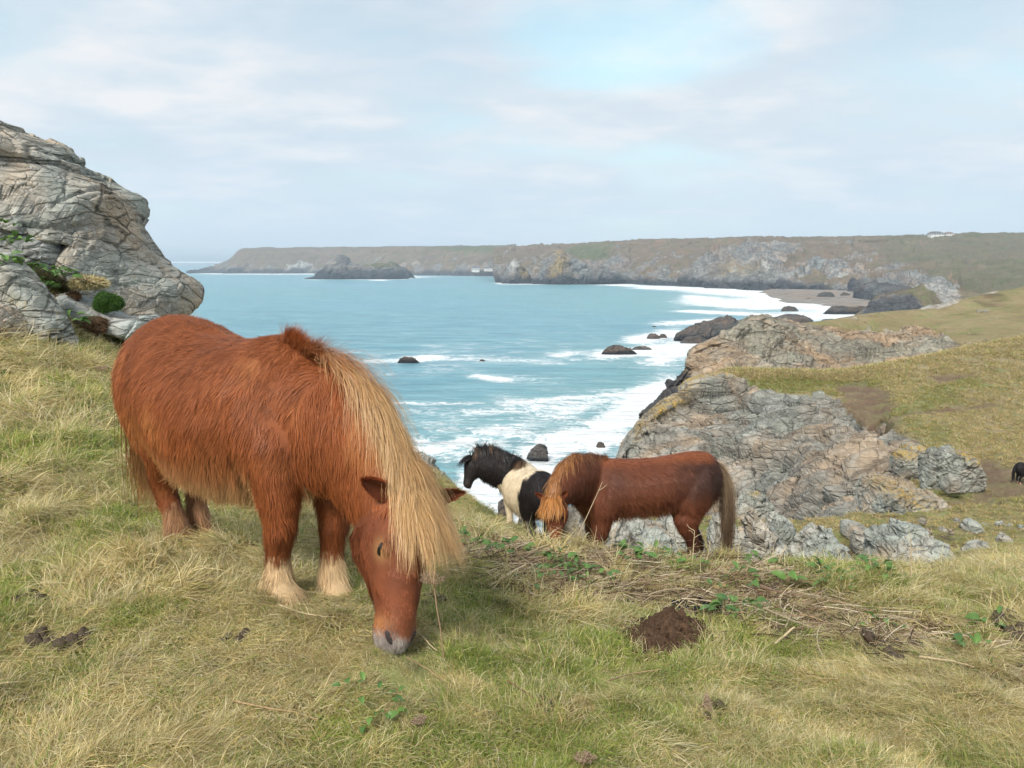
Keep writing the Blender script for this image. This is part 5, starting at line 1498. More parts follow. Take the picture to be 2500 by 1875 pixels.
# --- colours -----------------------------------------------------------------
def A3(c): return np.array(c[:3])
CHEST, CHEST_D, CHEST_L = A3(lin(134, 74, 39)), A3(lin(96, 52, 29)), A3(lin(176, 120, 68))
CREAM, BLOND = A3(lin(204, 174, 134)), A3(lin(214, 172, 112))
def col_chestnut(P, N, pt, tt, ctx, rng):
    lc, hc = ctx['local'](P), ctx['headc'](P)
    n1 = cl_noise(lc, 3.2, 401)[:, None]; n2 = cl_noise(lc, 9, 403)[:, None]
    C = CHEST * (1 + 0.28 * n1 + 0.2 * n2)
    pa = 0.38 * sst(n1 + 0.4 * n2, 0.12, 0.5)
    C = C * (1 - pa) + CHEST_L * pa
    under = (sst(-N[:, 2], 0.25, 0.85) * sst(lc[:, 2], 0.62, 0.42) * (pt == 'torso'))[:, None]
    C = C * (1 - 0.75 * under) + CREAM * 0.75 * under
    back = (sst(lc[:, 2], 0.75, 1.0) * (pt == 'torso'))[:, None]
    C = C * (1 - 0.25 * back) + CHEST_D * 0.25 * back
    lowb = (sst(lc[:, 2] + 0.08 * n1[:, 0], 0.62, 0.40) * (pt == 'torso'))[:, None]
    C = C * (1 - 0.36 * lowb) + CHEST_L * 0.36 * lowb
    fold = np.exp(-((lc[:, 0] + 0.33 + 0.25 * (lc[:, 2] - 0.75)) / 0.035) ** 2 - ((lc[:, 2] - 0.80) / 0.14) ** 2)[:, None] * (pt == 'torso')[:, None]  # crease shade of the hip fold, painted into the coat colour
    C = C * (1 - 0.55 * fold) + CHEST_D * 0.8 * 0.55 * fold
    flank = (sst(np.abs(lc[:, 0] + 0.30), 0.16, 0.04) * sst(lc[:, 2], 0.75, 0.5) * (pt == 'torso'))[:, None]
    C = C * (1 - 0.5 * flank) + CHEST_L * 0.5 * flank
    leg = np.char.startswith(pt.astype(str), 'leg')
    # knees stay chestnut, lower legs and the back edge of the limb are cream
    lw = (leg * sst(tt, 0.34, 0.22))[:, None]
    edge = (leg * sst(np.sin(lc[:, 0] * 30 + lc[:, 1] * 40) * 0.15 + (-(N[:, 0] * 0.78 - N[:, 1] * 0.63)), 0.25, 0.85) * sst(tt, 0.75, 0.5))[:, None]
    lw2 = np.maximum(lw, 0.75 * edge)
    hind = (pt == 'legH')[:, None]
    lw2 = np.where(hind, np.maximum(0.35 * lw, 0.75 * edge), lw2)
    C = C * (1 - lw2) + CREAM * 0.92 * lw2
    kn = (leg * sst(np.abs(tt - 0.42), 0.14, 0.03))[:, None]
    C = C * (1 - 0.45 * kn) + CHEST_D * 0.45 * kn
    hd = pt == 'head'
    t, s, nn = hc[:, 0], hc[:, 1], hc[:, 2]
    red = A3(lin(112, 61, 37))
    n3 = cl_noise(lc, 22, 407)[:, None]
    C = np.where(hd[:, None], red * (1 + 0.30 * n2 + 0.30 * n3 + 0.2 * n1), C)
    tb = t + 0.030 * n2[:, 0] + 0.02 * n1[:, 0]
    tan = (hd * 0.75 * sst(tb + 0.10 * np.abs(s), 0.355, 0.41) * sst(nn, 0.085, 0.03))[:, None]
    C = C * (1 - tan) + A3(lin(172, 116, 70)) * tan
    gray = (hd * sst(tb + 0.35 * np.clip(-nn + 0.03, -0.03, 0.1), 0.415, 0.445))[:, None]
    C = C * (1 - gray) + A3(lin(172, 160, 152)) * gray
    pale = (hd * sst(t - 0.35 * nn, 0.455, 0.485))[:, None]
    C = C * (1 - pale) + A3(lin(214, 204, 197)) * pale
    nos = (hd * np.exp(-((t - .440) / .030) ** 2 - ((np.abs(s) - .044) / .020) ** 2) * (nn > 0.0))[:, None]
    C = C * (1 - 0.7 * nos) + A3(lin(84, 74, 72)) * 0.7 * nos
    eye = (hd * np.exp(-((t - .172) / .034) ** 2 - ((np.abs(s) - .09) / .03) ** 2 - ((nn - .05) / .028) ** 2))[:, None]
    C = C * (1 - 0.55 * eye) + A3(lin(205, 160, 105)) * 0.55 * eye
    return np.clip(C, 0.004, 1)

BAY, BAY_D = A3(lin(100, 57, 38)), A3(lin(44, 28, 23))
def col_bay(P, N, pt, tt, ctx, rng):
    lc, hc = ctx['local'](P), ctx['headc'](P)
    n1 = cl_noise(lc, 2.6, 411)[:, None]; n2 = cl_noise(lc, 10, 413)[:, None]
    C = BAY * (1 + 0.25 * n1 + 0.18 * n2)
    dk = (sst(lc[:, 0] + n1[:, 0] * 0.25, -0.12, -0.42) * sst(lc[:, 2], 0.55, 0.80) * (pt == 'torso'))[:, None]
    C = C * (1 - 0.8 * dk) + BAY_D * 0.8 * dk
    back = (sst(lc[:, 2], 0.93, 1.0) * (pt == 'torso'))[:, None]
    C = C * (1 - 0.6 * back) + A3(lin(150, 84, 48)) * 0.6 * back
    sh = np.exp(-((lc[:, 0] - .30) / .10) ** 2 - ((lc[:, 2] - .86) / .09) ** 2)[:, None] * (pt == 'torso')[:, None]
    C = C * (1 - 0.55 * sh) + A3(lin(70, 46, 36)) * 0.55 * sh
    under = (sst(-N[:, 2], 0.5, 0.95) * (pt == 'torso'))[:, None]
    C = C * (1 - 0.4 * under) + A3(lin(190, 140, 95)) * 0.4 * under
    leg = np.char.startswith(pt.astype(str), 'leg')
    lw = (leg * sst(tt, 0.80, 0.45))[:, None]
    C = C * (1 - 0.8 * lw) + A3(lin(50, 28, 24)) * 0.8 * lw
    fe = (leg * sst(tt, 0.40, 0.2) * sst(-(N @ np.array([-0.97, -0.2, 0])), 0.1, 0.6))[:, None]
    C = C * (1 - 0.7 * fe) + A3(lin(150, 110, 80)) * 0.7 * fe
    hd = pt == 'head'
    C = np.where(hd[:, None], A3(lin(118, 62, 42)) * (1 + 0.2 * n2), C)
    t = hc[:, 0]
    mz = (hd * sst(t, 0.36, 0.46))[:, None]
    C = C * (1 - 0.4 * mz) + A3(lin(95, 55, 48)) * 0.4 * mz
    return np.clip(C, 0.004, 1)

BLK, WHT = A3(lin(30, 24, 25)), A3(lin(226, 208, 180))
def col_piebald(P, N, pt, tt, ctx, rng):
    lc, hc = ctx['local'](P), ctx['headc'](P)
    n1 = cl_noise(lc, 4.5, 421)[:, None]; n2 = cl_noise(lc, 10, 423)[:, None]
    C = BLK * (1 + 0.3 * n1) + np.zeros_like(P)
    x, z = lc[:, 0] + n1[:, 0] * 0.08 + n2[:, 0] * 0.05, lc[:, 2]
    tor = (pt == 'torso')
    w = sst(x, -0.37 + 0.0 * z, -0.32) * sst(x + (z - 0.7) * 0.22, 0.44, 0.38)
    backw = sst(z, 0.93, 0.98) * sst(x, -0.44, -0.38) * sst(x, 0.42, 0.34)
    w = np.maximum(w, backw) * tor
    w = np.maximum(w, (pt == 'legF') * 1.0)
    w = w[:, None]
    C = C * (1 - w) + WHT * (1 + 0.08 * n2) * w
    low = ((pt == 'legF') * sst(tt, 0.35, 0.1))[:, None]
    C = C * (1 - 0.35 * low) + A3(lin(180, 150, 120)) * 0.35 * low
    mz = ((pt == 'head') * sst(hc[:, 0], 0.30, 0.44))[:, None]
    C = C * (1 - 0.5 * mz) + A3(lin(58, 48, 44)) * 0.5 * mz
    return np.clip(C, 0.003, 1)

def two(c0a, c0b, c1a, c1b):
    def f(rng, n, t=None):
        a, b = rng.random((n, 1)), rng.random((n, 1))
        v = rng.uniform(0.75, 1.2, (n, 1))
        return (c0a * a + c0b * (1 - a)) * v, (c1a * b + c1b * (1 - b)) * v
    return f

# --- the chestnut pony in front -------------------------------------------------
def pony_front():
    P0, P1 = U(982, 1222, 2.70), U(957, 1592, 2.50)
    hind, front = np.array([-1.46, 3.55]), np.array([-0.78, 3.0])
    h = unit(front - hind); H3 = np.array([h[0], h[1], 0]); L3 = np.array([-h[1], h[0], 0]); O = np.array([*(hind + front) / 2, -1.265])
    Lc = lambda x, y, z: O + H3 * x + L3 * y + np.array([0, 0, z])
    tan_, brn = A3(lin(206, 166, 112)), A3(lin(150, 92, 48))
    def mane_col(t, rng, n):
        a = sst(t + rng.normal(0, 0.07, n), 0.16, 0.50)[:, None]
        r = rng.random((n, 1))
        root_ = (CHEST * 1.05) * (1 - a) + (A3(lin(180, 134, 84))) * a
        tip = (A3(lin(176, 100, 54)) * (1 - a) + (tan_ * r + A3(lin(228, 200, 154)) * (1 - r)) * a)
        v = rng.uniform(0.72, 1.12, (n, 1))
        return root_ * v, tip * v
    fl = two(A3(lin(176, 134, 88)), A3(lin(200, 162, 112)), A3(lin(218, 186, 138)), A3(lin(190, 146, 94)))
    make_pony(dict(seed=1, k=1.0, hind=hind, front=front, zbody=-1.265, label='shaggy chestnut pony with blond mane grazing in the foreground', group='ponies grazing on the clifftop',
        poll=P0, muzzle=P1, face=np.array([0.60, -0.76, 0.25]), neck=[Lc(.24, 0, .74), Lc(.44, 0, .68), (Lc(.44, 0, .70) * 0.45 + P0 * 0.55) + np.array([-.015, 0.02, 0.065]), P0 * 0.85 + Lc(.44, 0, .70) * 0.15 + np.array([-.035, .04, .005])], neckr=[(.19, .28), (.16, .25), (.135, .22), (.12, .185), (.10, .13)],
        legs={'RF': (.42, -.125, .45, -.13), 'LF': (.47, .085, .44, .12), 'RH': (-.36, -.06, -.41, -.14), 'LH': (-.42, .035, -.40, .14)},
        color=col_chestnut, hairs=122000, coat_len=0.038, belly_len=0.05, feather=0.05, hair_w=0.00112, voxel=0.0118, legr=1.02, smooth=7,
        mane=dict(n=11000, side=-0.24, len=lambda t: 0.068 + 0.267 * sst(t, 0.14, 0.50) - 0.10 * sst(t, 0.82, 0.96), color=mane_col, w=0.00065, lock=45, rise=lambda t: 0.25 + 0.95 * sst(t, 0.62, 0.18), fwd=0.75, t0=0.05, stiff=0.80, grav=lambda t: 0.04 + 0.22 * sst(t, 0.12, 0.50), segs=8),
        forelock=dict(n=5200, len=0.205, color=lambda rng, n: fl(rng, n), w=0.00065, sd=.024, clear=0.010, side=0.20),
        tail=dict(n=2200, len=0.74, color=lambda rng, n: two(A3(lin(120, 66, 36)), A3(lin(150, 92, 50)), A3(lin(150, 98, 56)), A3(lin(205, 165, 110)))(rng, n), w=0.0014, dock=(-.645, 0, .86)),
        ear_col=A3(lin(138, 70, 38)), ear_out=1.0, ear_up=0.42, ear_n=0.05, ear_len=0.13, ear_hair=2200, eye=1.12, lid=0.5, headk=1.08))
pony_front()

# --- the bay pony further down --------------------------------------------------
def pony_bay():
    hind, front = U(1676, 1418, 6.72)[:2], U(1450, 1405, 6.55)[:2]
    k = 1.0
    zb = float(U(1575, 1396, 6.63)[2])
    h = unit(front - hind); H3 = np.array([h[0], h[1], 0]); L3 = np.array([-h[1], h[0], 0]); O = np.array([*(hind + front) / 2, zb])
    Lc = lambda x, y, z: O + (H3 * x + L3 * y) * k + np.array([0, 0, z]) * k
    P0, P1 = U(1352, 1222, 6.05), U(1358, 1340, 5.95)
    gold = A3(lin(178, 120, 66))
    def mane_col(t, rng, n):
        a = sst(t + rng.normal(0, 0.08, n), 0.35, 0.6)[:, None]
        r = rng.random((n, 1))
        root_ = A3(lin(80, 46, 32)) * (1 - a) + A3(lin(140, 88, 50)) * a
        tip = A3(lin(150, 96, 58)) * (1 - a) + (gold * r + A3(lin(198, 146, 88)) * (1 - r)) * a
        v = rng.uniform(0.7, 1.15, (n, 1))
        return root_ * v, tip * v
    fl = two(A3(lin(150, 94, 50)), A3(lin(170, 110, 56)), A3(lin(186, 122, 58)), A3(lin(200, 146, 80)))
    def tail_col(rng, n):
        r = rng.random((n, 1))
        c0 = A3(lin(235, 216, 188)) * r + A3(lin(196, 166, 134)) * (1 - r)
        c1 = A3(lin(120, 92, 66)) * r + A3(lin(74, 54, 42)) * (1 - r)
        return c0, c1
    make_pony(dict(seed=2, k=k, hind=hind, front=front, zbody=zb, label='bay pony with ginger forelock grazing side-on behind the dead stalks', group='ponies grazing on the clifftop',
        poll=P0, muzzle=P1, face=np.array([-0.30, -0.95, 0.25]), neck=[Lc(.22, 0, .73), Lc(.44, -.02, .77), (Lc(.44, 0, .77) * 0.5 + P0 * 0.5) + np.array([0, 0, 0.13]), P0 * 0.82 + Lc(.44, 0, .74) * 0.18 + np.array([0, 0, .07])], neckr=[(.18, .24), (.15, .235), (.115, .18), (.095, .14), (.08, .10)],
        torso=[(-0.672, .78, .02, .03), (-0.66, .78, .09, .11), (-0.625, .78, .155, .19), (-0.55, .78, .205, .235), (-0.44, .785, .235, .235), (-0.30, .77, .25, .230), (-0.14, .752, .26, .228), (0.03, .745, .265, .230), (0.18, .748, .255, .235), (0.31, .75, .235, .245), (0.42, .725, .195, .23), (0.50, .70, .145, .19), (0.555, .685, .07, .11)],
        legs={'LF': (.42, .11, .39, .13), 'RF': (.36, -.11, .38, -.13), 'LH': (-.33, .11, -.39, .14), 'RH': (-.56, -.10, -.43, -.14)},
        headk=1.12, color=col_bay, hairs=34000, coat_len=0.040, belly_len=0.04, feather=0.06, hair_w=0.0019, voxel=0.013, lenk=1.0, legr=0.88,
        mane=dict(n=2600, side=0.12, len=lambda t: 0.09 + 0.13 * sst(t, 0.30, 0.5) * sst(t, 0.92, 0.72), color=mane_col, w=0.0018, rise=lambda t: 0.15 + 0.35 * sst(t, 0.5, 0.3), fwd=0.7, t0=0.16, segs=10, stiff=0.80, grav=0.25),
        forelock=dict(n=1300, len=0.135, color=lambda rng, n: fl(rng, n), w=0.0022, sd=.030, clear=0.010, side=0.0),
        tail=dict(n=1100, len=0.90, color=tail_col, w=0.0022, dock=(-.65, 0, .90), stiff=0.60),
        ear_col=A3(lin(140, 74, 46)), ear_out=0.75, ear_up=0.75, ear_n=0.10, ear_hair=700, leftref=L3))
pony_bay()

# --- the black and white pony at the cliff edge -----------------------------------
def pony_pied():
    k = 1.0
    hind = U(1312, 1314, 10.15)[:2]; front = U(1268, 1320, 10.80)[:2]
    zb = float(0.5 * (U(1300, 1314, 10.2)[2] + U(1252, 1318, 10.8)[2]))
    h = unit(front - hind); H3 = np.array([h[0], h[1], 0]); L3 = np.array([-h[1], h[0], 0]); O = np.array([*(hind + front) / 2, zb])
    Lc = lambda x, y, z: O + (H3 * x + L3 * y) * k + np.array([0, 0, z]) * k
    P0, P1 = U(1158, 1122, 10.85), U(1140, 1191, 10.72)
    def mane_col(t, rng, n):
        g = (sst(perlin(np.stack([t * 14, np.zeros(n), np.zeros(n)], -1), 5), 0.25, 0.5) * (rng.random(n) < 0.7))[:, None]
        c = np.tile(A3(lin(34, 28, 28))[None], (n, 1)) * rng.uniform(.7, 1.3, (n, 1))
        return c, c * (1 - g) + A3(lin(160, 122, 84)) * g
    bk = two(A3(lin(26, 22, 22)), A3(lin(36, 30, 30)), A3(lin(36, 30, 30)), A3(lin(52, 44, 42)))
    make_pony(dict(seed=3, k=k, hind=hind, front=front, zbody=zb, label='black and white pony standing at the cliff edge and looking left', group='ponies grazing on the clifftop',
        poll=P0, muzzle=P1, face=np.array([-0.95, -0.25, 0.25]), neck=[Lc(.20, 0, .74), Lc(.40, .10, .80), (Lc(.40, .12, .84) * 0.5 + P0 * 0.5) + np.array([0, 0, 0.0]), P0 * 0.8 + Lc(.40, .12, .86) * 0.2],
        neckr=[(.20, .28), (.19, .28), (.16, .245), (.135, .20), (.11, .14)],
        legs={'LF': (.40, .12, .37, .13), 'RF': (.42, -.10, .38, -.13), 'LH': (-.40, .12, -.40, .14), 'RH': (-.44, -.10, -.40, -.14)},
        headk=1.22, color=col_piebald, hairs=20000, coat_len=0.046, belly_len=0.05, feather=0.05, hair_w=0.0022, voxel=0.014, lenk=1.0,
        mane=dict(n=1500, side=0.75, len=lambda t: 0.21 + 0.04 * t, color=mane_col, w=0.0026, rise=0.55, fwd=0.1, t0=0.0, segs=9, stiff=0.8, grav=0.26),
        forelock=dict(n=450, len=0.15, color=lambda rng, n: bk(rng, n), w=0.003, sd=.03, clear=0.01),
        tail=dict(n=900, len=0.86, color=lambda rng, n: bk(rng, n), w=0.003, dock=(-.65, 0, .88), stiff=0.6),
        ear_col=A3(lin(34, 28, 28)), ear_out=0.35, ear_up=1.0, ear_n=0.1, ear_hair=200))
pony_pied()
def ground_at(px, py, lift=0.0):
    """where the sight line through a photograph pixel meets the turf"""
    a, b, c = ray(px, py)
    Ys = np.arange(1.3, 14.0, 0.01)
    z = ground_z(a * Ys, Ys)
    hit = np.argmax(c * Ys < z)
    Y = Ys[hit] if hit > 0 else 4.5
    return np.array([a * Y, Y, float(ground_z(a * Y, Y)) + lift])

# ------------------------------------------------------------------ grass: tufts of blades set on the turf
def grass_mat():
    m, nt, out = new_mat('grass_blades')
    c = attr(nt, 'Col').outputs['Color']
    oi = node(nt, 'ShaderNodeObjectInfo').outputs['Random']
    c = mixc(nt, 1.0, c, ramp(nt, oi, [(0.0, (0.80, 0.80, 0.80)), (0.5, (1.0, 1.0, 0.98)), (1.0, (1.18, 1.12, 1.0))]), 'MULTIPLY')
    p = node(nt, 'ShaderNodeBsdfPrincipled', {'Base Color': c, 'Roughness': 0.65, 'Specular IOR Level': 0.15})
    t = node(nt, 'ShaderNodeBsdfTranslucent', {'Color': c})
    mx = node(nt, 'ShaderNodeMixShader', {0: 0.42, 1: p.outputs[0], 2: t.outputs[0]})
    nt.links.new(mx.outputs[0], out.inputs['Surface'])
    return m
M_GRASS = grass_mat()
STRAW = [A3(lin(222, 210, 168)), A3(lin(208, 194, 144)), A3(lin(228, 218, 184)), A3(lin(196, 180, 126)), A3(lin(180, 160, 114))]
GREEN = [A3(lin(148, 160, 84)), A3(lin(124, 144, 68)), A3(lin(170, 176, 102)), A3(lin(132, 160, 86))]

def tuft_mesh(name, nb, seed, green, lmin, lmax, el0, spread, lean, rad, w0, segs=3, tint=(1, 1, 1)):
    rng = np.random.default_rng(seed)
    a = rng.uniform(0, 2 * np.pi, nb); r = rad * np.sqrt(rng.random(nb))
    root = np.stack([r * np.cos(a), r * np.sin(a), np.full(nb, -0.008)], -1)
    ang = rng.normal(0, spread, nb)
    el = np.clip(el0 + rng.normal(0, 0.28, nb), 0.06, 1.45)
    ln = rng.uniform(lmin, lmax, nb)
    d = np.stack([np.cos(ang) * np.cos(el), np.sin(ang) * np.cos(el), np.sin(el)], -1)
    tt = np.linspace(0, 1, segs + 1)
    P = root[:, None] + d[:, None] * (ln[:, None] * tt)[..., None]
    P[..., 2] -= (rng.uniform(0.25, 0.95, nb) * ln * lean)[:, None] * tt[None] ** 2
    sd_ = np.stack([-np.sin(ang), np.cos(ang)], -1)
    P[..., :2] += sd_[:, None] * (rng.normal(0, 0.20, nb) * ln)[:, None, None] * (tt ** 2)[None, :, None]
    P[:, 1:, 2] = np.maximum(P[:, 1:, 2], 0.004 + 0.02 * rng.random((nb, 1)))
    w = unit(np.stack([-np.sin(ang), np.cos(ang), rng.normal(0, 0.45, nb)], -1))
    Wd = (w0 * rng.uniform(0.6, 1.35, nb))[:, None] * (1 - 0.88 * tt ** 1.7)[None]
    g = rng.random(nb) < green
    C = np.where(g[:, None], pick(GREEN, nb, rng), pick(STRAW, nb, rng)) * rng.uniform(0.72, 1.15, (nb, 1)) * np.array(tint)
    C = C[:, None] * (1 + (np.where(g[:, None], [[1.12, 1.08, 1.0]], [[1.06, 1.06, 1.06]]) - 1)[:, None] * tt[None, :, None])
    v, f, c = strips(P, Wd, np.repeat(w[:, None], segs + 1, 1), np.clip(C, 0, 1))
    me = np_mesh(name, v, f, {'Col': c}, False)
    me.materials.append(M_GRASS)
    return me

def pick(pal, n, rng):
    return np.array(pal)[rng.integers(0, len(pal), n)]

def scatter(name, label, meshes, P, rot, scl, idx, extra=None):
    """one object whose geometry nodes set a tuft on every point"""
    coll = bpy.data.collections.new(name + '_kinds')
    for i, me in enumerate(meshes):
        coll.objects.link(bpy.data.objects.new('%s_%03d' % (name, i), me))
    pm = bpy.data.meshes.new(name)
    pm.vertices.add(len(P)); pm.vertices.foreach_set('co', np.ascontiguousarray(P, np.float32).ravel())
    for an, ty, av, key in (('rot', 'FLOAT_VECTOR', rot, 'vector'), ('scl', 'FLOAT_VECTOR', scl, 'vector'), ('idx', 'INT', idx, 'value')):
        a = pm.attributes.new(an, ty, 'POINT')
        a.data.foreach_set(key, np.ascontiguousarray(av, np.int32 if ty == 'INT' else np.float32).ravel())
    ng = bpy.data.node_groups.new(name + '_nodes', 'GeometryNodeTree')
    ng.interface.new_socket('Geometry', in_out='INPUT', socket_type='NodeSocketGeometry')
    ng.interface.new_socket('Geometry', in_out='OUTPUT', socket_type='NodeSocketGeometry')
    gi, go = ng.nodes.new('NodeGroupInput'), ng.nodes.new('NodeGroupOutput')
    ci = ng.nodes.new('GeometryNodeCollectionInfo')
    ci.inputs['Collection'].default_value = coll
    ci.inputs['Separate Children'].default_value = True
    ci.inputs['Reset Children'].default_value = True
    ip = ng.nodes.new('GeometryNodeInstanceOnPoints')
    ip.inputs['Pick Instance'].default_value = True
    def na(attr_name, typ):
        n_ = ng.nodes.new('GeometryNodeInputNamedAttribute'); n_.data_type = typ; n_.inputs[0].default_value = attr_name
        return n_.outputs[0]
    L = ng.links.new
    L(gi.outputs[0], ip.inputs['Points']); L(ci.outputs[0], ip.inputs['Instance'])
    L(na('idx', 'INT'), ip.inputs['Instance Index']); L(na('rot', 'FLOAT_VECTOR'), ip.inputs['Rotation']); L(na('scl', 'FLOAT_VECTOR'), ip.inputs['Scale'])
    L(ip.outputs[0], go.inputs[0])
    o = link(name, pm)
    md = o.modifiers.new('tufts', 'NODES'); md.node_group = ng
    tag(o, label, kind='stuff')
    return o

def align_rot(N, ang):
    """euler angles that turn +z to N and then spin by ang about it"""
    out = np.zeros((len(N), 3))
    for i in range(len(N)):
        q = Vector(N[i]).to_track_quat('Z', 'Y').to_matrix()
        x = Vector((math.cos(ang[i]), math.sin(ang[i]), 0.0))
        n_ = Vector(N[i]); x = (x - n_ * x.dot(n_)).normalized(); y = n_.cross(x)
        out[i] = Matrix((x, y, n_)).transposed().to_euler()
    return out

TUFTS = []
for k_ in range(4): TUFTS.append(tuft_mesh('tuft', 56, 600 + k_, 0.10, 0.05, 0.145, 0.60, 0.75, 0.75, 0.045, 0.00105))     # 0-3 straw lying over
for k_ in range(3): TUFTS.append(tuft_mesh('tuft', 50, 610 + k_, 0.22, 0.04, 0.10, 0.85, 1.2, 0.65, 0.045, 0.0010))      # 4-6 straw, ruffled
for k_ in range(3): TUFTS.append(tuft_mesh('tuft', 56, 620 + k_, 0.90, 0.035, 0.085, 0.95, 1.6, 0.45, 0.045, 0.0010))    # 7-9 green, short
for k_ in range(3): TUFTS.append(tuft_mesh('tuft', 52, 630 + k_, 0.72, 0.05, 0.125, 0.66, 0.8, 0.70, 0.045, 0.0011))      # 10-12 green lying over
for k_ in range(3): TUFTS.append(tuft_mesh('tuft', 50, 640 + k_, 0.45, 0.04, 0.10, 0.80, 1.5, 0.60, 0.05, 0.0010))       # 13-15 mixed

for k_ in range(2): TUFTS.append(tuft_mesh('tuft', 150, 670 + k_, 0.08, 0.10, 0.24, 0.85, 0.75, 0.95, 0.075, 0.0011, 4))   # 16-17 shaggy straw clump
for k_ in range(2): TUFTS.append(tuft_mesh('tuft', 150, 680 + k_, 0.45, 0.08, 0.20, 0.95, 1.4, 0.90, 0.075, 0.0011, 4))   # 18-19 shaggy mixed clump

def build_grass():
    rng = np.random.default_rng(11)
    N = 34000
    Y = 1.2 * np.exp(rng.random(N) * np.log(13.8 / 1.2))
    X = Y * rng.uniform(-0.92, 0.92, N)
    Z = ground_z(X, Y)
    px, py, litter, mud, gully, mud2, n, n2 = ground_masks(X, Y, Z)
    keep = rng.random(N) < (1 - 0.90 * litter) * (1 - 0.97 * mud) * (1 - 0.85 * mud2)
    keep &= (Y - np.interp(X, EX, EY)) < 0.6
    hid = (Y > 5.0) & (Y < 6.2) & (px > 1500)
    keep &= ~(hid & (rng.random(N) < 0.6))
    X, Y, Z, gully = X[keep], Y[keep], Z[keep], gully[keep]
    m = len(X)
    p = np.stack([X, Y, np.zeros(m)], -1)
    e = 0.03
    Nn = unit(np.stack([-(ground_z(X + e, Y) - Z) / e, -(ground_z(X, Y + e) - Z) / e, np.full(m, 1.4)], -1))
    ang = 2.2 * fbm(p * 0.8, 2, 501) * np.pi + 1.3 * fbm(p * 2.7, 2, 503) * np.pi + rng.normal(0, 0.45, m) - 0.5
    pn = fbm(p * 1.05, 3, 511) + 0.55 * fbm(p * 3.6, 2, 513) + rng.normal(0, 0.13, m)
    tall = fbm(p * 1.9, 2, 515) + rng.normal(0, 0.12, m)
    idx = np.where(pn > 0.25, np.where(tall > 0.05, 10, 7), np.where(pn > 0.04, 13, np.where(tall > -0.10, 0, 4)))
    idx = idx + rng.integers(0, 3, m)
    s = np.clip(Y / 2.9, 0.8, 2.6) * rng.uniform(0.75, 1.3, m) * (1 + 0.35 * np.clip(tall, -0.4, 0.6))
    s = s * np.where(Y > 8.5, 0.75, 1.0)
    for qx, qy, qr in ((945, 1600, 0.26), (985, 1612, 0.2), (690, 1450, 0.15), (820, 1462, 0.15), (445, 1338, 0.15)):      # cropped at the muzzle, trodden at the feet
        g_ = ground_at(qx, qy)
        s = s * (1 - 0.28 * sst(np.hypot(X - g_[0], Y - g_[1]), qr, qr * 0.4))
    clump = fbm(p * 2.6, 2, 517) + 0.25 * sst(X, 0.4, 1.6) * sst(Y, 3.2, 2.2)
    big_ = (clump > 0.16) & (rng.random(m) < 0.17) & (Y < 8)
    idx = np.where(big_, np.where(pn > 0.1, 18, 16) + rng.integers(0, 2, m), idx)
    s = np.where(big_, s * 0.85, s)
    scl = np.stack([s, s, s * np.where(gully > 0.5, 0.6, 0.9)], -1)
    scatter('grass', 'matted straw and green grass covering the clifftop', TUFTS, np.stack([X, Y, Z], -1), align_rot(Nn, ang), scl, idx)
build_grass()

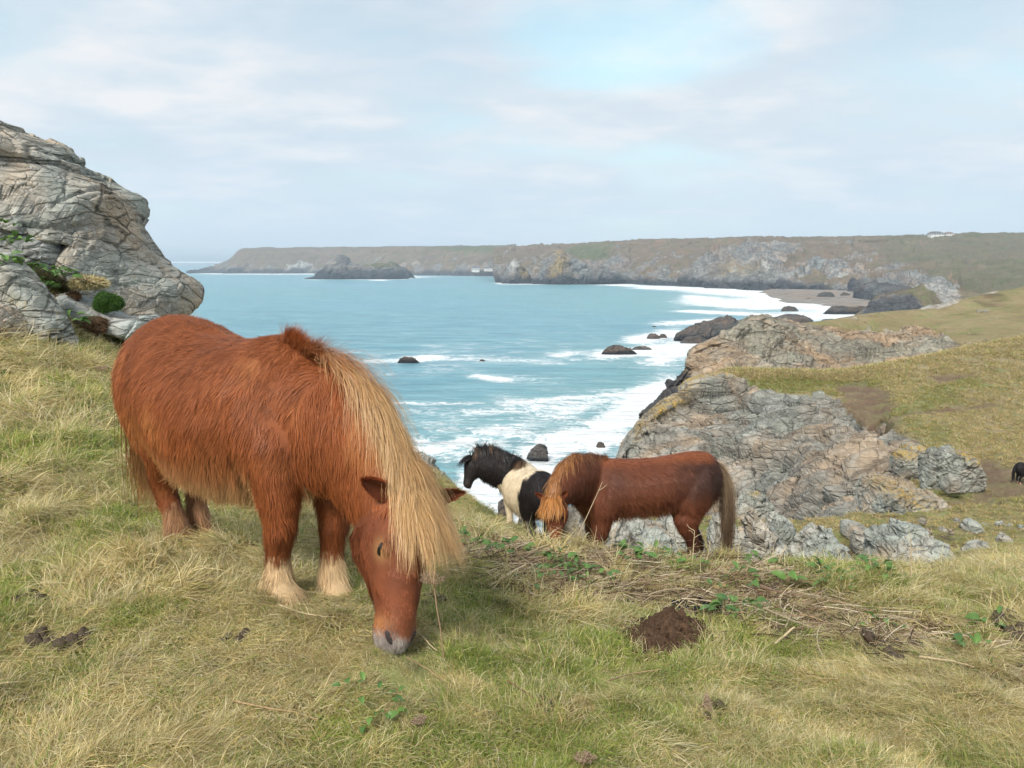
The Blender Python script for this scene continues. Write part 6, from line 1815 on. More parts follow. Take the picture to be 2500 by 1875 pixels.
# coarse tussocks on the grazed slope across the gully
def build_slope_grass():
    rng = np.random.default_rng(12)
    kinds = []
    for k_ in range(3): kinds.append(tuft_mesh('tussock', 26, 650 + k_, 0.12, 0.10, 0.26, 0.7, 1.2, 0.6, 0.16, 0.0075, 2, (0.78, 0.72, 0.66)))
    for k_ in range(3): kinds.append(tuft_mesh('tussock', 26, 660 + k_, 0.65, 0.08, 0.20, 0.8, 1.6, 0.5, 0.16, 0.0075, 2, (0.78, 0.72, 0.68)))
    W, M, M2, Nn = SLOPE
    turf = (M[..., 0] < 0.25) & (M[..., 2] < 0.45)
    px, py = proj(W)
    turf &= (px > 1700) & (px < 2750) & (py > 780) & (py < 1330)
    ii = np.argwhere(turf)
    n = 15000
    sel = ii[rng.integers(0, len(ii), n)]
    r0, c0 = np.clip(sel[:, 0], 0, W.shape[0] - 2), np.clip(sel[:, 1], 0, W.shape[1] - 2)
    u, v = rng.random((n, 1)), rng.random((n, 1))
    P = (W[r0, c0] * (1 - u) + W[r0, c0 + 1] * u) * (1 - v) + (W[r0 + 1, c0] * (1 - u) + W[r0 + 1, c0 + 1] * u) * v
    d = P[:, 1]
    s = np.clip(d / 40.0, 0.6, 2.2) * rng.uniform(0.6, 1.3, n)
    g = (M2[r0, c0, 1] + 0.4 * fbm(P * 0.25, 3, 521) + rng.normal(0, 0.12, n)) > 0.42
    idx = np.where(g, 3, 0) + rng.integers(0, 3, n)
    rt = np.stack([np.zeros(n), np.zeros(n), rng.uniform(0, 6.28, n)], -1)
    # the same tussocks, smaller, on the floor and banks of the gully
    n2_ = 9000
    Yg = rng.uniform(8.6, 21.5, n2_); Xg = Yg * rng.uniform(0.16, 0.78, n2_)
    Zg = ground_z(Xg, Yg)
    _, _, _, _, gl, m2_, _, _ = ground_masks(Xg, Yg, Zg)
    ok = (rng.random(n2_) < 1 - 0.9 * m2_) & (Yg - np.interp(Xg, EX, EY) < 0.4)
    Xg, Yg, Zg = Xg[ok], Yg[ok], Zg[ok]
    k_ = len(Xg)
    sg = np.clip(Yg / 34.0, 0.3, 0.6) * rng.uniform(0.6, 1.3, k_)
    gg = fbm(np.stack([Xg, Yg, 0 * Xg], -1) * 0.6, 3, 523) + rng.normal(0, .1, k_) > 0.12
    P = np.concatenate([P, np.stack([Xg, Yg, Zg], -1)]); s = np.concatenate([s, sg]); idx = np.concatenate([idx, np.where(gg, 3, 0) + rng.integers(0, 3, k_)])
    rt = np.concatenate([rt, np.stack([np.zeros(k_), np.zeros(k_), rng.uniform(0, 6.28, k_)], -1)])
    scatter('slope_grass', 'grazed tan tussocks on the slope across the gully', kinds, P, rt, np.stack([s, s, s], -1), idx)
build_slope_grass()
# ------------------------------------------------------------------ small things on the ground
def tubes(paths, radii, cols, sides=4):
    """many thin round stems in one mesh; paths (n,s,3), radii (n,s), cols (n,3)"""
    n, s = paths.shape[:2]
    t = unit(np.gradient(paths, axis=1))
    ref = np.where(np.abs(t[..., 2:3]) > 0.9, np.array([1.0, 0, 0]), np.array([0, 0, 1.0]))
    u = unit(np.cross(t, ref)); v = np.cross(t, u)
    a = np.linspace(0, 2 * np.pi, sides, endpoint=False)
    V = paths[:, :, None] + (u[:, :, None] * np.cos(a)[None, None, :, None] + v[:, :, None] * np.sin(a)[None, None, :, None]) * radii[:, :, None, None]
    base = (np.arange(n) * s * sides)[:, None, None] + (np.arange(s - 1) * sides)[None, :, None]
    j = np.arange(sides)[None, None, :]; j2 = (j + 1) % sides
    F = np.stack([base + j, base + j2, base + sides + j2, base + sides + j], -1).reshape(-1, 4)
    C = np.repeat(cols, s * sides, 0)
    return V.reshape(-1, 3), F, C

def stem_mat():
    m, nt, out = new_mat('dead_stem')
    c = attr(nt, 'Col').outputs['Color']
    pos = node(nt, 'ShaderNodeNewGeometry').outputs['Position']
    n = noise(nt, pos, 120, 4, 0.6)
    c2 = mixc(nt, n, mixc(nt, 1.0, c, (0.7, 0.68, 0.66, 1), 'MULTIPLY'), mixc(nt, 1.0, c, (1.15, 1.15, 1.15, 1), 'MULTIPLY'))
    principled(nt, out, c2, 0.8, 0.2, bump(nt, n, 0.4, 0.002))
    return m
M_STEM = stem_mat()
STEMC = [A3(lin(196, 178, 150)), A3(lin(168, 146, 118)), A3(lin(126, 100, 78)), A3(lin(92, 72, 56)), A3(lin(150, 126, 104)), A3(lin(210, 196, 170)), A3(lin(78, 58, 46))]

def build_litter():
    rng = np.random.default_rng(21)
    N = 60000
    Y = rng.uniform(2.6, 5.2, N); X = rng.uniform(-0.7, 3.2, N)
    Z = ground_z(X, Y)
    _, _, litter, mud, *_ = ground_masks(X, Y, Z)
    ok = rng.random(N) < litter * 0.9
    X, Y, Z = X[ok], Y[ok], Z[ok]
    m = min(len(X), 4800)
    X, Y, Z = X[:m], Y[:m], Z[:m]
    ang = rng.normal(0.1, 1.1, m)
    ln = 0.04 + 0.22 * rng.random(m) ** 2.2
    el = np.abs(rng.normal(0.06, 0.16, m))
    s = 5
    tt = np.linspace(-0.5, 0.5, s)
    d = np.stack([np.cos(ang) * np.cos(el), np.sin(ang) * np.cos(el), np.sin(el)], -1)
    sd_ = np.stack([-np.sin(ang), np.cos(ang), np.zeros(m)], -1)
    P = np.stack([X, Y, Z + rng.uniform(0.0, 0.05, m) ** 1.0], -1)[:, None] + d[:, None] * (ln[:, None] * tt)[..., None]
    P = P + sd_[:, None] * (rng.normal(0, 0.28, m) * ln)[:, None, None] * (tt ** 2)[None, :, None]
    gz_ = ground_z(P[..., 0], P[..., 1])
    P[..., 2] = np.maximum(P[..., 2], gz_ - 0.004)
    R = (rng.uniform(0.0006, 0.0020, m) * (1 + 0.8 * (ln > 0.15)))[:, None] * np.linspace(1.1, 0.6, s)[None]
    v, f, c = tubes(P, R, pick(STEMC, m, rng) * rng.uniform(0.65, 1.1, (m, 1)), 3)
    o = add('dead_stems', v, f, M_STEM, {'Col': c}, True)
    tag(o, 'tangle of dead bracken and bramble stems along the crest', kind='stuff')
    # scraps of dry grass among the stems
    k = min(m, 1300)
    e = 0.03
    idx = rng.integers(0, 7, k)
    sc = rng.uniform(0.30, 0.62, k)
    pos = np.stack([X[:k] + rng.normal(0, .03, k), Y[:k] + rng.normal(0, .03, k), Z[:k]], -1)
    scatter('dry_grass', 'dry grass scraps between the dead stems', TUFTS, pos, np.stack([np.zeros(k), np.zeros(k), rng.uniform(0, 6.28, k)], -1), np.stack([sc, sc, sc * 0.7], -1), idx)
build_litter()

# --- leafy plants ----------------------------------------------------------------
def leaf_mat(name, a, b):
    m, nt, out = new_mat(name)
    pos = node(nt, 'ShaderNodeNewGeometry').outputs['Position']
    oi = node(nt, 'ShaderNodeObjectInfo').outputs['Random']
    n = noise(nt, pos, 45, 4, 0.6)
    c = mixc(nt, n, (*a, 1), (*b, 1))
    c = mixc(nt, 1.0, c, ramp(nt, oi, [(0, (0.75, 0.78, 0.8)), (1, (1.25, 1.18, 1.0))]), 'MULTIPLY')
    p = node(nt, 'ShaderNodeBsdfPrincipled', {'Base Color': c, 'Roughness': 0.45, 'Specular IOR Level': 0.35})
    t = node(nt, 'ShaderNodeBsdfTranslucent', {'Color': c})
    mx = node(nt, 'ShaderNodeMixShader', {0: 0.25, 1: p.outputs[0], 2: t.outputs[0]})
    nt.links.new(mx.outputs[0], out.inputs['Surface'])
    return m
M_LEAF = leaf_mat('green_leaf', (0.060, 0.135, 0.035), (0.15, 0.27, 0.075))
def leaf_mesh(wid, fold, curl):
    us = np.linspace(0, 1, 7); vs = (-1, -0.5, 0, 0.5, 1)
    V = []
    for u in us:
        w = wid * math.sin(math.pi * min(1, u * 0.93 + 0.05)) ** 0.75 * (1 - 0.25 * u)
        for v in vs:
            V.append((u, v * w, fold * abs(v) * w - curl * u * u + 0.10 * math.sin(u * 3) ))
    me = np_mesh('leaf', np.array(V), grid_faces(7, 5), None, True)
    me.materials.append(M_LEAF)
    return me
LEAVES = [leaf_mesh(0.34, 0.45, 0.35), leaf_mesh(0.42, 0.25, 0.55), leaf_mesh(0.28, 0.6, 0.2), leaf_mesh(0.38, 0.1, 0.75)]
def leafy_plant(loc, n, size, spread, label, group, rng):
    root = empty('leafy_plant', loc)
    tag(root, label, 'plant', group)
    for i in range(n):
        o = bpy.data.objects.new('leaf', LEAVES[int(rng.integers(0, 4))])
        COL.objects.link(o)
        o.parent = root
        a = rng.uniform(0, 6.283); r = spread * math.sqrt(rng.random())
        gx, gy = loc[0] + r * math.cos(a), loc[1] + r * math.sin(a) * 0.8
        s = size * rng.uniform(0.6, 1.25)
        zz_ = (float(ground_z(gx, gy)) if abs(loc[2] - float(ground_z(loc[0], loc[1]))) < 0.15 else loc[2]) - loc[2]
        o.location = (gx - loc[0], gy - loc[1], zz_ + rng.uniform(0.02, 0.055) + 0.04 * (1 - r / spread) * size / 0.04)
        o.rotation_euler = (rng.normal(0, 0.35), -rng.uniform(0.1, 0.9), a + rng.normal(0, 0.7))
        o.scale = (s, s, s)
    return root
PL = [(1130, 1333, 'leftmost leafy clump on the crest just right of the big pony mane', 16, .036), (1172, 1350, 'leafy clump second from the left on the crest', 16, .036), (1215, 1356, 'leafy clump on the crest below the piebald pony', 14, .034),
      (1270, 1356, 'leafy clump on the crest left of the grazing bay muzzle', 9, .030), (1362, 1385, 'bright leafy clump below the bay pony muzzle', 16, .040), (1392, 1398, 'leafy clump just lower right of the bright one', 8, .036),
      (1362, 1425, 'leafy clump among dead stems left of the soil mound', 14, .032), (1440, 1428, 'round leafy clump among dead stems above the soil mound', 12, .034), (1300, 1437, 'sparse leaves low in the dead stems left of centre', 6, .026),
      (1545, 1372, 'leafy clump below the bay pony belly', 16, .038), (1590, 1368, 'leafy clump below the bay pony flank', 12, .042), (1690, 1392, 'leafy clump below the bay pony hind legs', 9, .030), (1850, 1388, 'leafy clump on the crest before the pointed ribbed rock', 11, .032),
      (1815, 1432, 'upright leaves in the middle of the dead stems', 8, .036), (1790, 1508, 'broad leafy clump beside the droppings', 20, .038), (1750, 1455, 'few leaves just above the droppings', 5, .026),
      (2015, 1420, 'dense leafy clump left of the large gully rock', 18, .038), (2045, 1436, 'few leaves right below the dense leafy clump', 7, .034), (2105, 1402, 'leafy clump on the crest before the large gully rock', 14, .034), (2150, 1410, 'leafy clump on the crest at the foot of the tall stalk', 16, .036),
      (2190, 1420, 'rightmost leafy clump on the crest', 9, .032), (1925, 1432, 'single broad leaves lying flat in straw', 4, .050), (2150, 1545, 'leafy scraps above the right dung pile', 6, .030), (2420, 1545, 'few leaves near the right picture edge', 6, .034),
      (2380, 1612, 'leaves in the straw right of the dung', 8, .034), (893, 1735, 'small leafy clump in the short grass at the bottom', 14, .022)]
rng_p = np.random.default_rng(31)
for px_, py_, lab, n_, sz in PL:
    leafy_plant(ground_at(px_, py_), int(n_ * 1.35), sz * 1.35, 0.055 + 0.05 * rng_p.random() + 0.0015 * n_, lab, 'leafy plants on the clifftop', rng_p)

# --- single sticks, stalks and dead flower heads -----------------------------------
def stem_path(pts, n=14, wob=0.006, rng=rng_p):
    P = cubic(np.array(pts, float), n, 0)
    return P + np.cumsum(rng.normal(0, wob * 0.3, P.shape), 0) * 0.5
def stick(pix, r, col, label, lift=0.034):
    P = stem_path([ground_at(x, y, lift) for x, y in pix])
    P[:, 2] = np.maximum(P[:, 2], ground_z(P[:, 0], P[:, 1]) + lift * 0.6)
    v, f, c = tubes(P[None], (0.8 * r * np.linspace(1.1, 0.7, len(P)))[None], np.array([col]), 7)
    return tag(add('stick', v, f, M_STEM, {'Col': c}, True), label, 'stick', 'dead sticks lying in the grass')
pale, tanc, brn_ = A3(lin(190, 172, 140)), A3(lin(162, 138, 104)), A3(lin(112, 88, 64))
for pix, r, col, lab in (
    ([(684, 1501), (750, 1522), (826, 1536)], .0030, pale, 'pale stick in the grass left of the chestnut muzzle'),
    ([(572, 1738), (660, 1760), (720, 1768), (776, 1784)], .0034, tanc, 'long tan stick near the bottom left'),
    ([(1005, 1558), (1040, 1590), (1069, 1621)], .0032, pale, 'pale forked stick just right of the chestnut muzzle'),
    ([(995, 1635), (1040, 1660), (1085, 1692)], .0024, tanc, 'thin stick below and right of the chestnut muzzle'),
    ([(1890, 1592), (1915, 1572), (1937, 1553)], .0070, pale, 'short thick pale stick in the straw right of centre'),
    ([(1953, 1517), (1985, 1527), (2015, 1536)], .0050, tanc, 'tan stick across the dead stems beside the bare soil'),
    ([(2036, 1484), (2070, 1492), (2095, 1508), (2112, 1526)], .0062, tanc, 'curved tan stick bending down to the right'),
    ([(2167, 1524), (2215, 1530), (2264, 1552)], .0040, pale, 'pale stick in the straw above the right dung pile'),
    ([(2242, 1625), (2310, 1634), (2376, 1646)], .0050, pale, 'long pale stick below the right dung pile'),
    ([(2398, 1550), (2450, 1556), (2500, 1570)], .0040, tanc, 'stick running to the right picture edge'),
    ([(1850, 1455), (1900, 1463), (1945, 1455)], .0046, tanc, 'bent tan stick under the upper straw right of centre'),
    ([(1845, 1412), (1870, 1400), (1900, 1396)], .0044, pale, 'pale arched stick near the crest right of centre'),
    ([(1120, 1398), (1170, 1380), (1225, 1372)], .0050, brn_, 'long brown stick over the dead stems right of the big mane'),
    ([(1600, 1398), (1680, 1410), (1720, 1420)], .0040, brn_, 'brown stick among dead stems below the bay flank'),
    ([(610, 1350), (640, 1352)], .0030, brn_, 'short twig in the grass between the chestnut legs'),
    ([(1480, 1690), (1540, 1668), (1610, 1660)], .0034, tanc, 'curved tan stick in the lower middle grass'),
    ([(1240, 1690), (1270, 1710), (1300, 1732)], .0034, brn_, 'brown twig beside the clod in the lower middle')):
    stick(pix, r, col, lab)

def stalk(base_px, top_px, r, label, branch=0, col=pale, dY=0.0):
    b = ground_at(*base_px)
    Y = b[1]
    t = U(top_px[0], top_px[1], Y + dY)
    root = empty('dead_stalk', b)
    tag(root, label, 'stalk', 'dead stalks standing on the crest')
    P = stem_path([b - [0, 0, .02], b * 0.5 + t * 0.5 + rng_p.normal(0, 0.006, 3), t], 10)
    v, f, c = tubes(P[None], (r * np.linspace(1.15, 0.55, 10))[None], np.array([col]), 6)
    child('stem', root, v, f, M_STEM, {'Col': c}, True)
    h_ = np.linalg.norm(t - b)
    for i in range(branch):
        s = P[int(rng_p.integers(5, 10))]
        e_ = s + np.array([rng_p.normal(0, 0.10), rng_p.normal(0, 0.05), rng_p.uniform(0.03, 0.12)]) * h_ * 1.6
        Q = stem_path([s, s * .5 + e_ * .5 + rng_p.normal(0, .004, 3), e_], 6)
        v, f, c = tubes(Q[None], (r * np.linspace(0.6, 0.3, 6))[None], np.array([col]), 5)
        child('branch', root, v, f, M_STEM, {'Col': c}, True)
for b_, t_, r_, n_, lab in (((1394, 1345), (1470, 1177), .0032, 1, 'long leaning stalk crossing the bay pony chest'), ((1122, 1318), (1128, 1236), .0026, 0, 'thin upright stalk on the slope left of the piebald pony'),
    ((2226, 1428), (2222, 1312), .0040, 7, 'tallest white branched stalk before the large gully rock'), ((2200, 1428), (2197, 1374), .0034, 2, 'short white stalk left of the tallest one'), ((2130, 1405), (2122, 1345), .0026, 2, 'thin stalk before the left edge of the large gully rock'),
    ((1882, 1385), (1888, 1335), .0034, 2, 'white stalk standing before the pointed ribbed rock'), ((1895, 1388), (1922, 1330), .0040, 1, 'brown stalk leaning right before the pointed ribbed rock'), ((1838, 1378), (1832, 1328), .0024, 0, 'thin dark stalk left of the white one'),
    ((1690, 1385), (1694, 1298), .0034, 5, 'bushy white stalk before the bay pony hind legs'), ((1722, 1380), (1735, 1322), .0028, 2, 'slim stalk before the bay pony tail'), ((1487, 1362), (1512, 1262), .0026, 2, 'forked stalk before the bay pony forelegs'),
    ((1440, 1362), (1455, 1295), .0024, 1, 'thin stalk left of the forked one'), ((1535, 1370), (1536, 1318), .0024, 0, 'small dark upright stalk below the bay belly'), ((1290, 1352), (1282, 1275), .0022, 0, 'thin straw stalk before the piebald pony tail'),
    ((2040, 1405), (2047, 1348), .0028, 3, 'white stalk before the triangular gully rock'), ((2072, 1405), (2068, 1350), .0026, 3, 'pale stalk right of the triangular gully rock'), ((1160, 1392), (1178, 1322), .0026, 0, 'bent pale stalk among the leaves right of the big mane')):
    stalk(b_, t_, r_, lab, n_)

def umbel(head_px, base_px, rad, label, up, Yh=None):
    b = ground_at(*base_px)
    hd = U(head_px[0], head_px[1], Yh if Yh else b[1])
    hd[2] = max(hd[2], float(ground_z(hd[0], hd[1])) + 0.02)
    root = empty('dead_umbel', b)
    tag(root, label, 'flower head', 'dead flower heads in the grass')
    P = stem_path([b - [0, 0, .01], b * .5 + hd * .5 + rng_p.normal(0, .008, 3), hd], 12)
    v, f, c = tubes(P[None], np.full((1, 12), .0024), np.array([A3(lin(150, 126, 100))]), 6)
    child('stem', root, v, f, M_STEM, {'Col': c}, True)
    up = unit(np.array(up, float)); s1 = unit(np.cross(up, [0.3, 1, 0.2])); s2 = np.cross(up, s1)
    n = 44
    a = rng_p.uniform(0, 6.283, n); q = np.sqrt(rng_p.random(n))
    end = hd + up * rad * (0.62 - 0.15 * q[:, None]) + (s1 * np.cos(a)[:, None] + s2 * np.sin(a)[:, None]) * (q * rad)[:, None]
    mid_ = hd + (end - hd) * 0.5 - up * rad * 0.10
    Q = np.stack([np.tile(hd, (n, 1)), mid_, end], 1)
    v, f, c = tubes(Q, np.full((n, 3), .0008), np.tile(A3(lin(176, 152, 130)), (n, 1)), 3)
    child('ray', root, v, f, M_STEM, {'Col': c}, True)['kind'] = 'stuff'
    k = n * 9
    e2 = np.repeat(end, 9, 0); q2 = e2 + rng_p.normal(0, rad * 0.09, (k, 3)) + up * rad * 0.08
    Q = np.stack([e2, (e2 + q2) / 2, q2], 1)
    v, f, c = tubes(Q, np.tile(np.array([.0005, .0006, .0013]), (k, 1)), np.tile(A3(lin(172, 150, 128)), (k, 1)), 3)
    child('florets', root, v, f, M_STEM, {'Col': c}, True)['kind'] = 'stuff'
umbel((1056, 1425), (1086, 1615), .042, 'broad brown flower head standing right of the chestnut face', (0, -0.1, 1))
umbel((1427, 1862), (1424, 1890), .028, 'upright dead flower head at the bottom middle', (0, 0.1, 1))
umbel((1716, 1750), (1624, 1736), .030, 'dead flower head lying on its side in the lower right grass', (0.9, -0.2, 0.25))
umbel((1024, 1768), (1030, 1790), .022, 'small pale flower head in the grass below the chestnut muzzle', (-0.2, 0, 1))
umbel((248, 905), (244, 940), .05, 'pale dead flower heads on the slope left of the pony rump', (0, 0, 1))

# --- soil mound, droppings, dung -------------------------------------------------
def soil_mat(name, a, b, sc=40):
    m, nt, out = new_mat(name)
    pos = node(nt, 'ShaderNodeNewGeometry').outputs['Position']
    n = noise(nt, pos, sc, 6, 0.7); n2 = noise(nt, pos, sc * 5, 4, 0.7)
    c = ramp(nt, mth(nt, 'MULTIPLY_ADD', n, 0.6, mth(nt, 'MULTIPLY', n2, 0.45)), [(0.36, a), (0.66, b)])
    principled(nt, out, c, 0.95, 0.1, bump(nt, mth(nt, 'ADD', n, mth(nt, 'MULTIPLY', n2, 0.5)), 1.0, 0.012))
    return m
M_SOIL = soil_mat('loose_soil', (0.030, 0.018, 0.012), (0.13, 0.078, 0.048))
M_DUNG = soil_mat('dried_dung', (0.050, 0.038, 0.028), (0.16, 0.125, 0.088), 60)
M_DROP = soil_mat('fresh_dropping', (0.010, 0.011, 0.013), (0.040, 0.040, 0.042), 60)
def mound(cpx, cpy, rx, ry, hgt, label):
    c = ground_at(cpx, cpy)
    u = np.linspace(-1, 1, 70)
    X, Y = np.meshgrid(u, u)
    r = np.sqrt(X * X + Y * Y)
    p = np.stack([X * 1.6, Y * 1.6, np.zeros_like(X)], -1)
    rr = r * (1 + 0.30 * fbm(p * 1.2, 3, 701))
    gx, gy = c[0] + X * rx * 1.25, c[1] + Y * ry * 1.25
    z = ground_z(gx, gy) + hgt * sst(rr, 0.95, 0.0) * (1 + 0.5 * fbm(p * 3, 3, 703)) + 0.035 * np.maximum(fbm(p * 6, 3, 705), -0.4) * sst(rr, 1.0, 0.7) - 0.05 * sst(rr, 0.85, 1.05)
    root = empty('soil_mound', c)
    tag(root, label, 'soil')
    child('heap', root, np.stack([gx, gy, z], -1), grid_faces(70, 70), M_SOIL, None, True)
    rng = np.random.default_rng(5)
    V, F, k = [], [], 0
    n = 700
    for i in range(n):
        a, q = rng.uniform(0, 6.28), 1.05 * math.sqrt(rng.random())
        x, y = c[0] + q * math.cos(a) * rx, c[1] + q * math.sin(a) * ry
        iz = int(np.clip((q * math.sin(a) / 1.25 + 1) / 2 * 69, 0, 69)); ix = int(np.clip((q * math.cos(a) / 1.25 + 1) / 2 * 69, 0, 69))
        s = 0.0025 + 0.007 * rng.random() ** 3
        v = rng.normal(0, 1, (6, 3)) * 0.25 + np.array([[1, 0, 0], [-1, 0, 0], [0, 1, 0], [0, -1, 0], [0, 0, 1], [0, 0, -1]])
        V.append(v * s + [x, y, z[iz, ix] + s * 0.4])
        F.append(np.array([[0, 2, 4], [2, 1, 4], [1, 3, 4], [3, 0, 4], [2, 0, 5], [1, 2, 5], [3, 1, 5], [0, 3, 5]]) + k); k += 6
    o = child('crumbs', root, np.concatenate(V), np.concatenate(F), M_SOIL)
    o['kind'] = 'stuff'
mound(1622, 1550, .20, .24, .085, 'heap of bare dark brown soil thrown up beside the droppings')

def lump_mesh(seed, rough=0.18):
    v, f = ellipsoid(np.zeros(3), np.eye(3), 18, 12)
    d = 1 + rough * fbm(v * 1.6, 3, seed) + rough * 0.5 * fbm(v * 5, 2, seed + 1)
    return np_mesh('ball', v * d[:, None], f, None, True)
BALLS = [lump_mesh(720 + i, 0.16) for i in range(3)]; CLODS = [lump_mesh(730 + i, 0.55) for i in range(4)]
def pile(name, part, meshes, mat, spots, size, label, cat, seed):
    rng = np.random.default_rng(seed)
    pts = [ground_at(x, y) for x, y in spots]
    root = empty(name, np.mean(pts, 0))
    tag(root, label, cat)
    for p in pts:
        me = meshes[int(rng.integers(0, len(meshes)))].copy() if False else meshes[int(rng.integers(0, len(meshes)))]
        if not me.materials: me.materials.append(mat)
        o = bpy.data.objects.new(part, me); COL.objects.link(o); o.parent = root
        s = size * rng.uniform(0.75, 1.2)
        o.location = Vector(p - ORG[root]) + Vector((0, 0, s * 0.45))
        o.rotation_euler = rng.uniform(0, 6.28, 3)
        o.scale = (s * rng.uniform(.9, 1.25), s, s * rng.uniform(.75, .95))
        o.material_slots[0].link = 'OBJECT'; o.material_slots[0].material = mat
pile('droppings', 'ball', BALLS, M_DROP, [(1650, 1480), (1668, 1474), (1690, 1478), (1712, 1472), (1676, 1490), (1700, 1494), (1724, 1488), (1742, 1496), (1752, 1486), (1660, 1494), (1735, 1478)], .019, 'fresh black horse droppings at the top of the soil heap', 'droppings', 1)
pile('dung_pile', 'clod', CLODS, M_DUNG, [(1040, 1470), (1062, 1464), (1030, 1488), (1056, 1490), (1078, 1480), (1024, 1505)], .030, 'dark dung half hidden behind the chestnut muzzle', 'dung', 2)
pile('dung_pile', 'clod', CLODS, M_DUNG, [(2150, 1582), (2170, 1598), (2190, 1590), (2200, 1618), (2225, 1588), (2238, 1594), (2180, 1620), (2120, 1560), (2100, 1550)], .026, 'old brown dung among the straw on the right', 'dung', 3)
pile('dung_pile', 'clod', CLODS, M_DUNG, [(2465, 1512), (2490, 1505), (2480, 1530), (2498, 1548), (2440, 1525), (2460, 1555), (2490, 1570)], .034, 'dark clods of dung at the right picture edge', 'dung', 4)
pile('dung_pile', 'clod', CLODS, M_DUNG, [(100, 1568), (118, 1576), (88, 1580), (150, 1588), (180, 1580), (205, 1560)], .026, 'dark dung in the grass at the lower left', 'dung', 5)
pile('dung_pile', 'clod', CLODS, M_DUNG, [(60, 1470), (85, 1462), (100, 1475), (40, 1482)], .024, 'grey brown dung at the left picture edge', 'dung', 6)
pile('dung_pile', 'clod', CLODS, M_DUNG, [(1322, 1722), (1338, 1732), (1312, 1738), (1330, 1748)], .018, 'brown clod in the lower middle of the grass', 'dung', 7)
pile('dung_pile', 'clod', CLODS, M_DUNG, [(1735, 1728), (1752, 1722), (1760, 1735), (1722, 1760)], .014, 'dark clods beside the fallen flower head', 'dung', 8)
pile('dung_pile', 'clod', CLODS, M_DUNG, [(560, 1562), (585, 1570), (600, 1556), (545, 1574)], .016, 'flat dung in the grass below the chestnut forelegs', 'dung', 9)
pile('dung_pile', 'clod', CLODS, M_DUNG, [(1868, 1440), (1885, 1446), (1855, 1450), (1895, 1436)], .022, 'dark earth clods in the dead stems right of centre', 'dung', 10)

# --- plants on the outcrop -----------------------------------------------------------
for px_, py_, Y_, lab, n_ in ((40, 602, 8.0, 'leafy plant on the ledge under the big slab', 16), (10, 560, 8.1, 'leafy plant at the left edge under the big slab', 12), (105, 672, 8.25, 'leafy plant in the rock cleft left of the twin clump', 16),
                            (156, 684, 8.3, 'bright leafy plant in the middle of the outcrop foot', 20), (112, 712, 8.0, 'leafy plant on the speckled rock fin', 18), (174, 795, 7.75, 'small leafy plant at the foot of the rock fin', 10), (20, 655, 7.25, 'low green plant on top of the rock fin', 14)):
    leafy_plant(U(px_, py_, Y_), n_, 0.085, 0.11, lab, 'leafy plants on the outcrop', rng_p)
def cushion(cols, Y, label, mats, nm, n=5200, hair=0.03, seed=0):
    n = int(n * 1.3)
    """a rounded cushion of tiny leaves: a domed body with a dense pile of leaflets"""
    rng = np.random.default_rng(900 + seed)
    T = U(cols[0], cols[1], Y); B = U(cols[2], cols[3], Y)
    c = (T + B) / 2; rx = abs(B[0] - T[0]) / 2; rz = abs(T[2] - B[2]) / 2
    Vs_, Fs_, k_ = [], [], 0
    for q_ in range(6):
        o_ = np.array([rng.uniform(-.62, .62) * rx, rng.uniform(-.35, .5) * rx, rng.uniform(-.75, -.05) * rz])
        sc_ = rng.uniform(0.45, 0.72)
        v_, f_ = ellipsoid(c + o_, (np.array([rx * sc_, 0, 0]), np.array([0, 0.6 * rx * sc_, 0]), np.array([0, 0, rz * sc_ * 0.75])), 26, 16)
        Vs_.append(c + o_ + (v_ - c - o_) * (1 + 0.30 * fbm(v_ * 6.0, 3, 905 + seed + q_))[:, None]); Fs_.append(f_ + k_); k_ += len(v_)
    v, f = np.concatenate(Vs_), np.concatenate(Fs_)
    root = empty(nm, c - [0, 0, rz]); tag(root, label, 'plant')
    me_f = f
    child('mound', root, v, f, mats[0], None, True)
    Tn = np.concatenate([f[:, [0, 1, 2]], f[:, [0, 2, 3]]])
    P, N = sample_surface(v, Tn, unit(v - c), n, rng)
    dd = unit(N + rng.normal(0, 0.45, (n, 3)))
    ln = hair * rng.uniform(0.5, 1.2, n)
    tt = np.linspace(0, 1, 3)[None, :, None]
    Pp = P[:, None] + dd[:, None] * ln[:, None, None] * tt
    w = unit(np.cross(dd, rng.normal(0, 1, (n, 3))))
    C = np.array(mats[1])[rng.integers(0, len(mats[1]), n)] * rng.uniform(0.7, 1.2, (n, 1))
    vv, ff, cc = strips(Pp, hair * 0.045 * np.array([[1, 1.1, .2]]) * np.ones((n, 1)), np.repeat(w[:, None], 3, 1), np.repeat(C[:, None], 3, 1))
    o = child('leaflets', root, vv, ff, M_GRASS, {'Col': cc}); o['kind'] = 'stuff'
M_CUSH = plain('cushion_green', (0.035, 0.07, 0.02), 0.9, 0.1)
M_DRYC = plain('cushion_dry', (0.10, 0.075, 0.045), 0.9, 0.1)
GC = [A3(lin(64, 100, 44)), A3(lin(82, 116, 52)), A3(lin(56, 86, 40))]; BC = [A3(lin(120, 92, 66)), A3(lin(150, 120, 88)), A3(lin(98, 70, 56))]
cushion((232, 690, 300, 757), 8.45, 'bright green rounded cushion plant at the foot of the outcrop', (M_CUSH, GC), 'cushion_plant', seed=1)
cushion((170, 660, 250, 700), 8.5, 'dry straw coloured cushion left above the green one', (M_DRYC, STRAW), 'dry_cushion', 2600, .05, 2)
cushion((190, 745, 255, 806), 8.35, 'brown dead cushion below the pale slab', (M_DRYC, BC), 'dry_cushion', 2600, .04, 3)
cushion((130, 700, 190, 735), 8.5, 'dark brown heather cushion between the leafy plants', (M_DRYC, BC), 'dry_cushion', 2000, .04, 6)

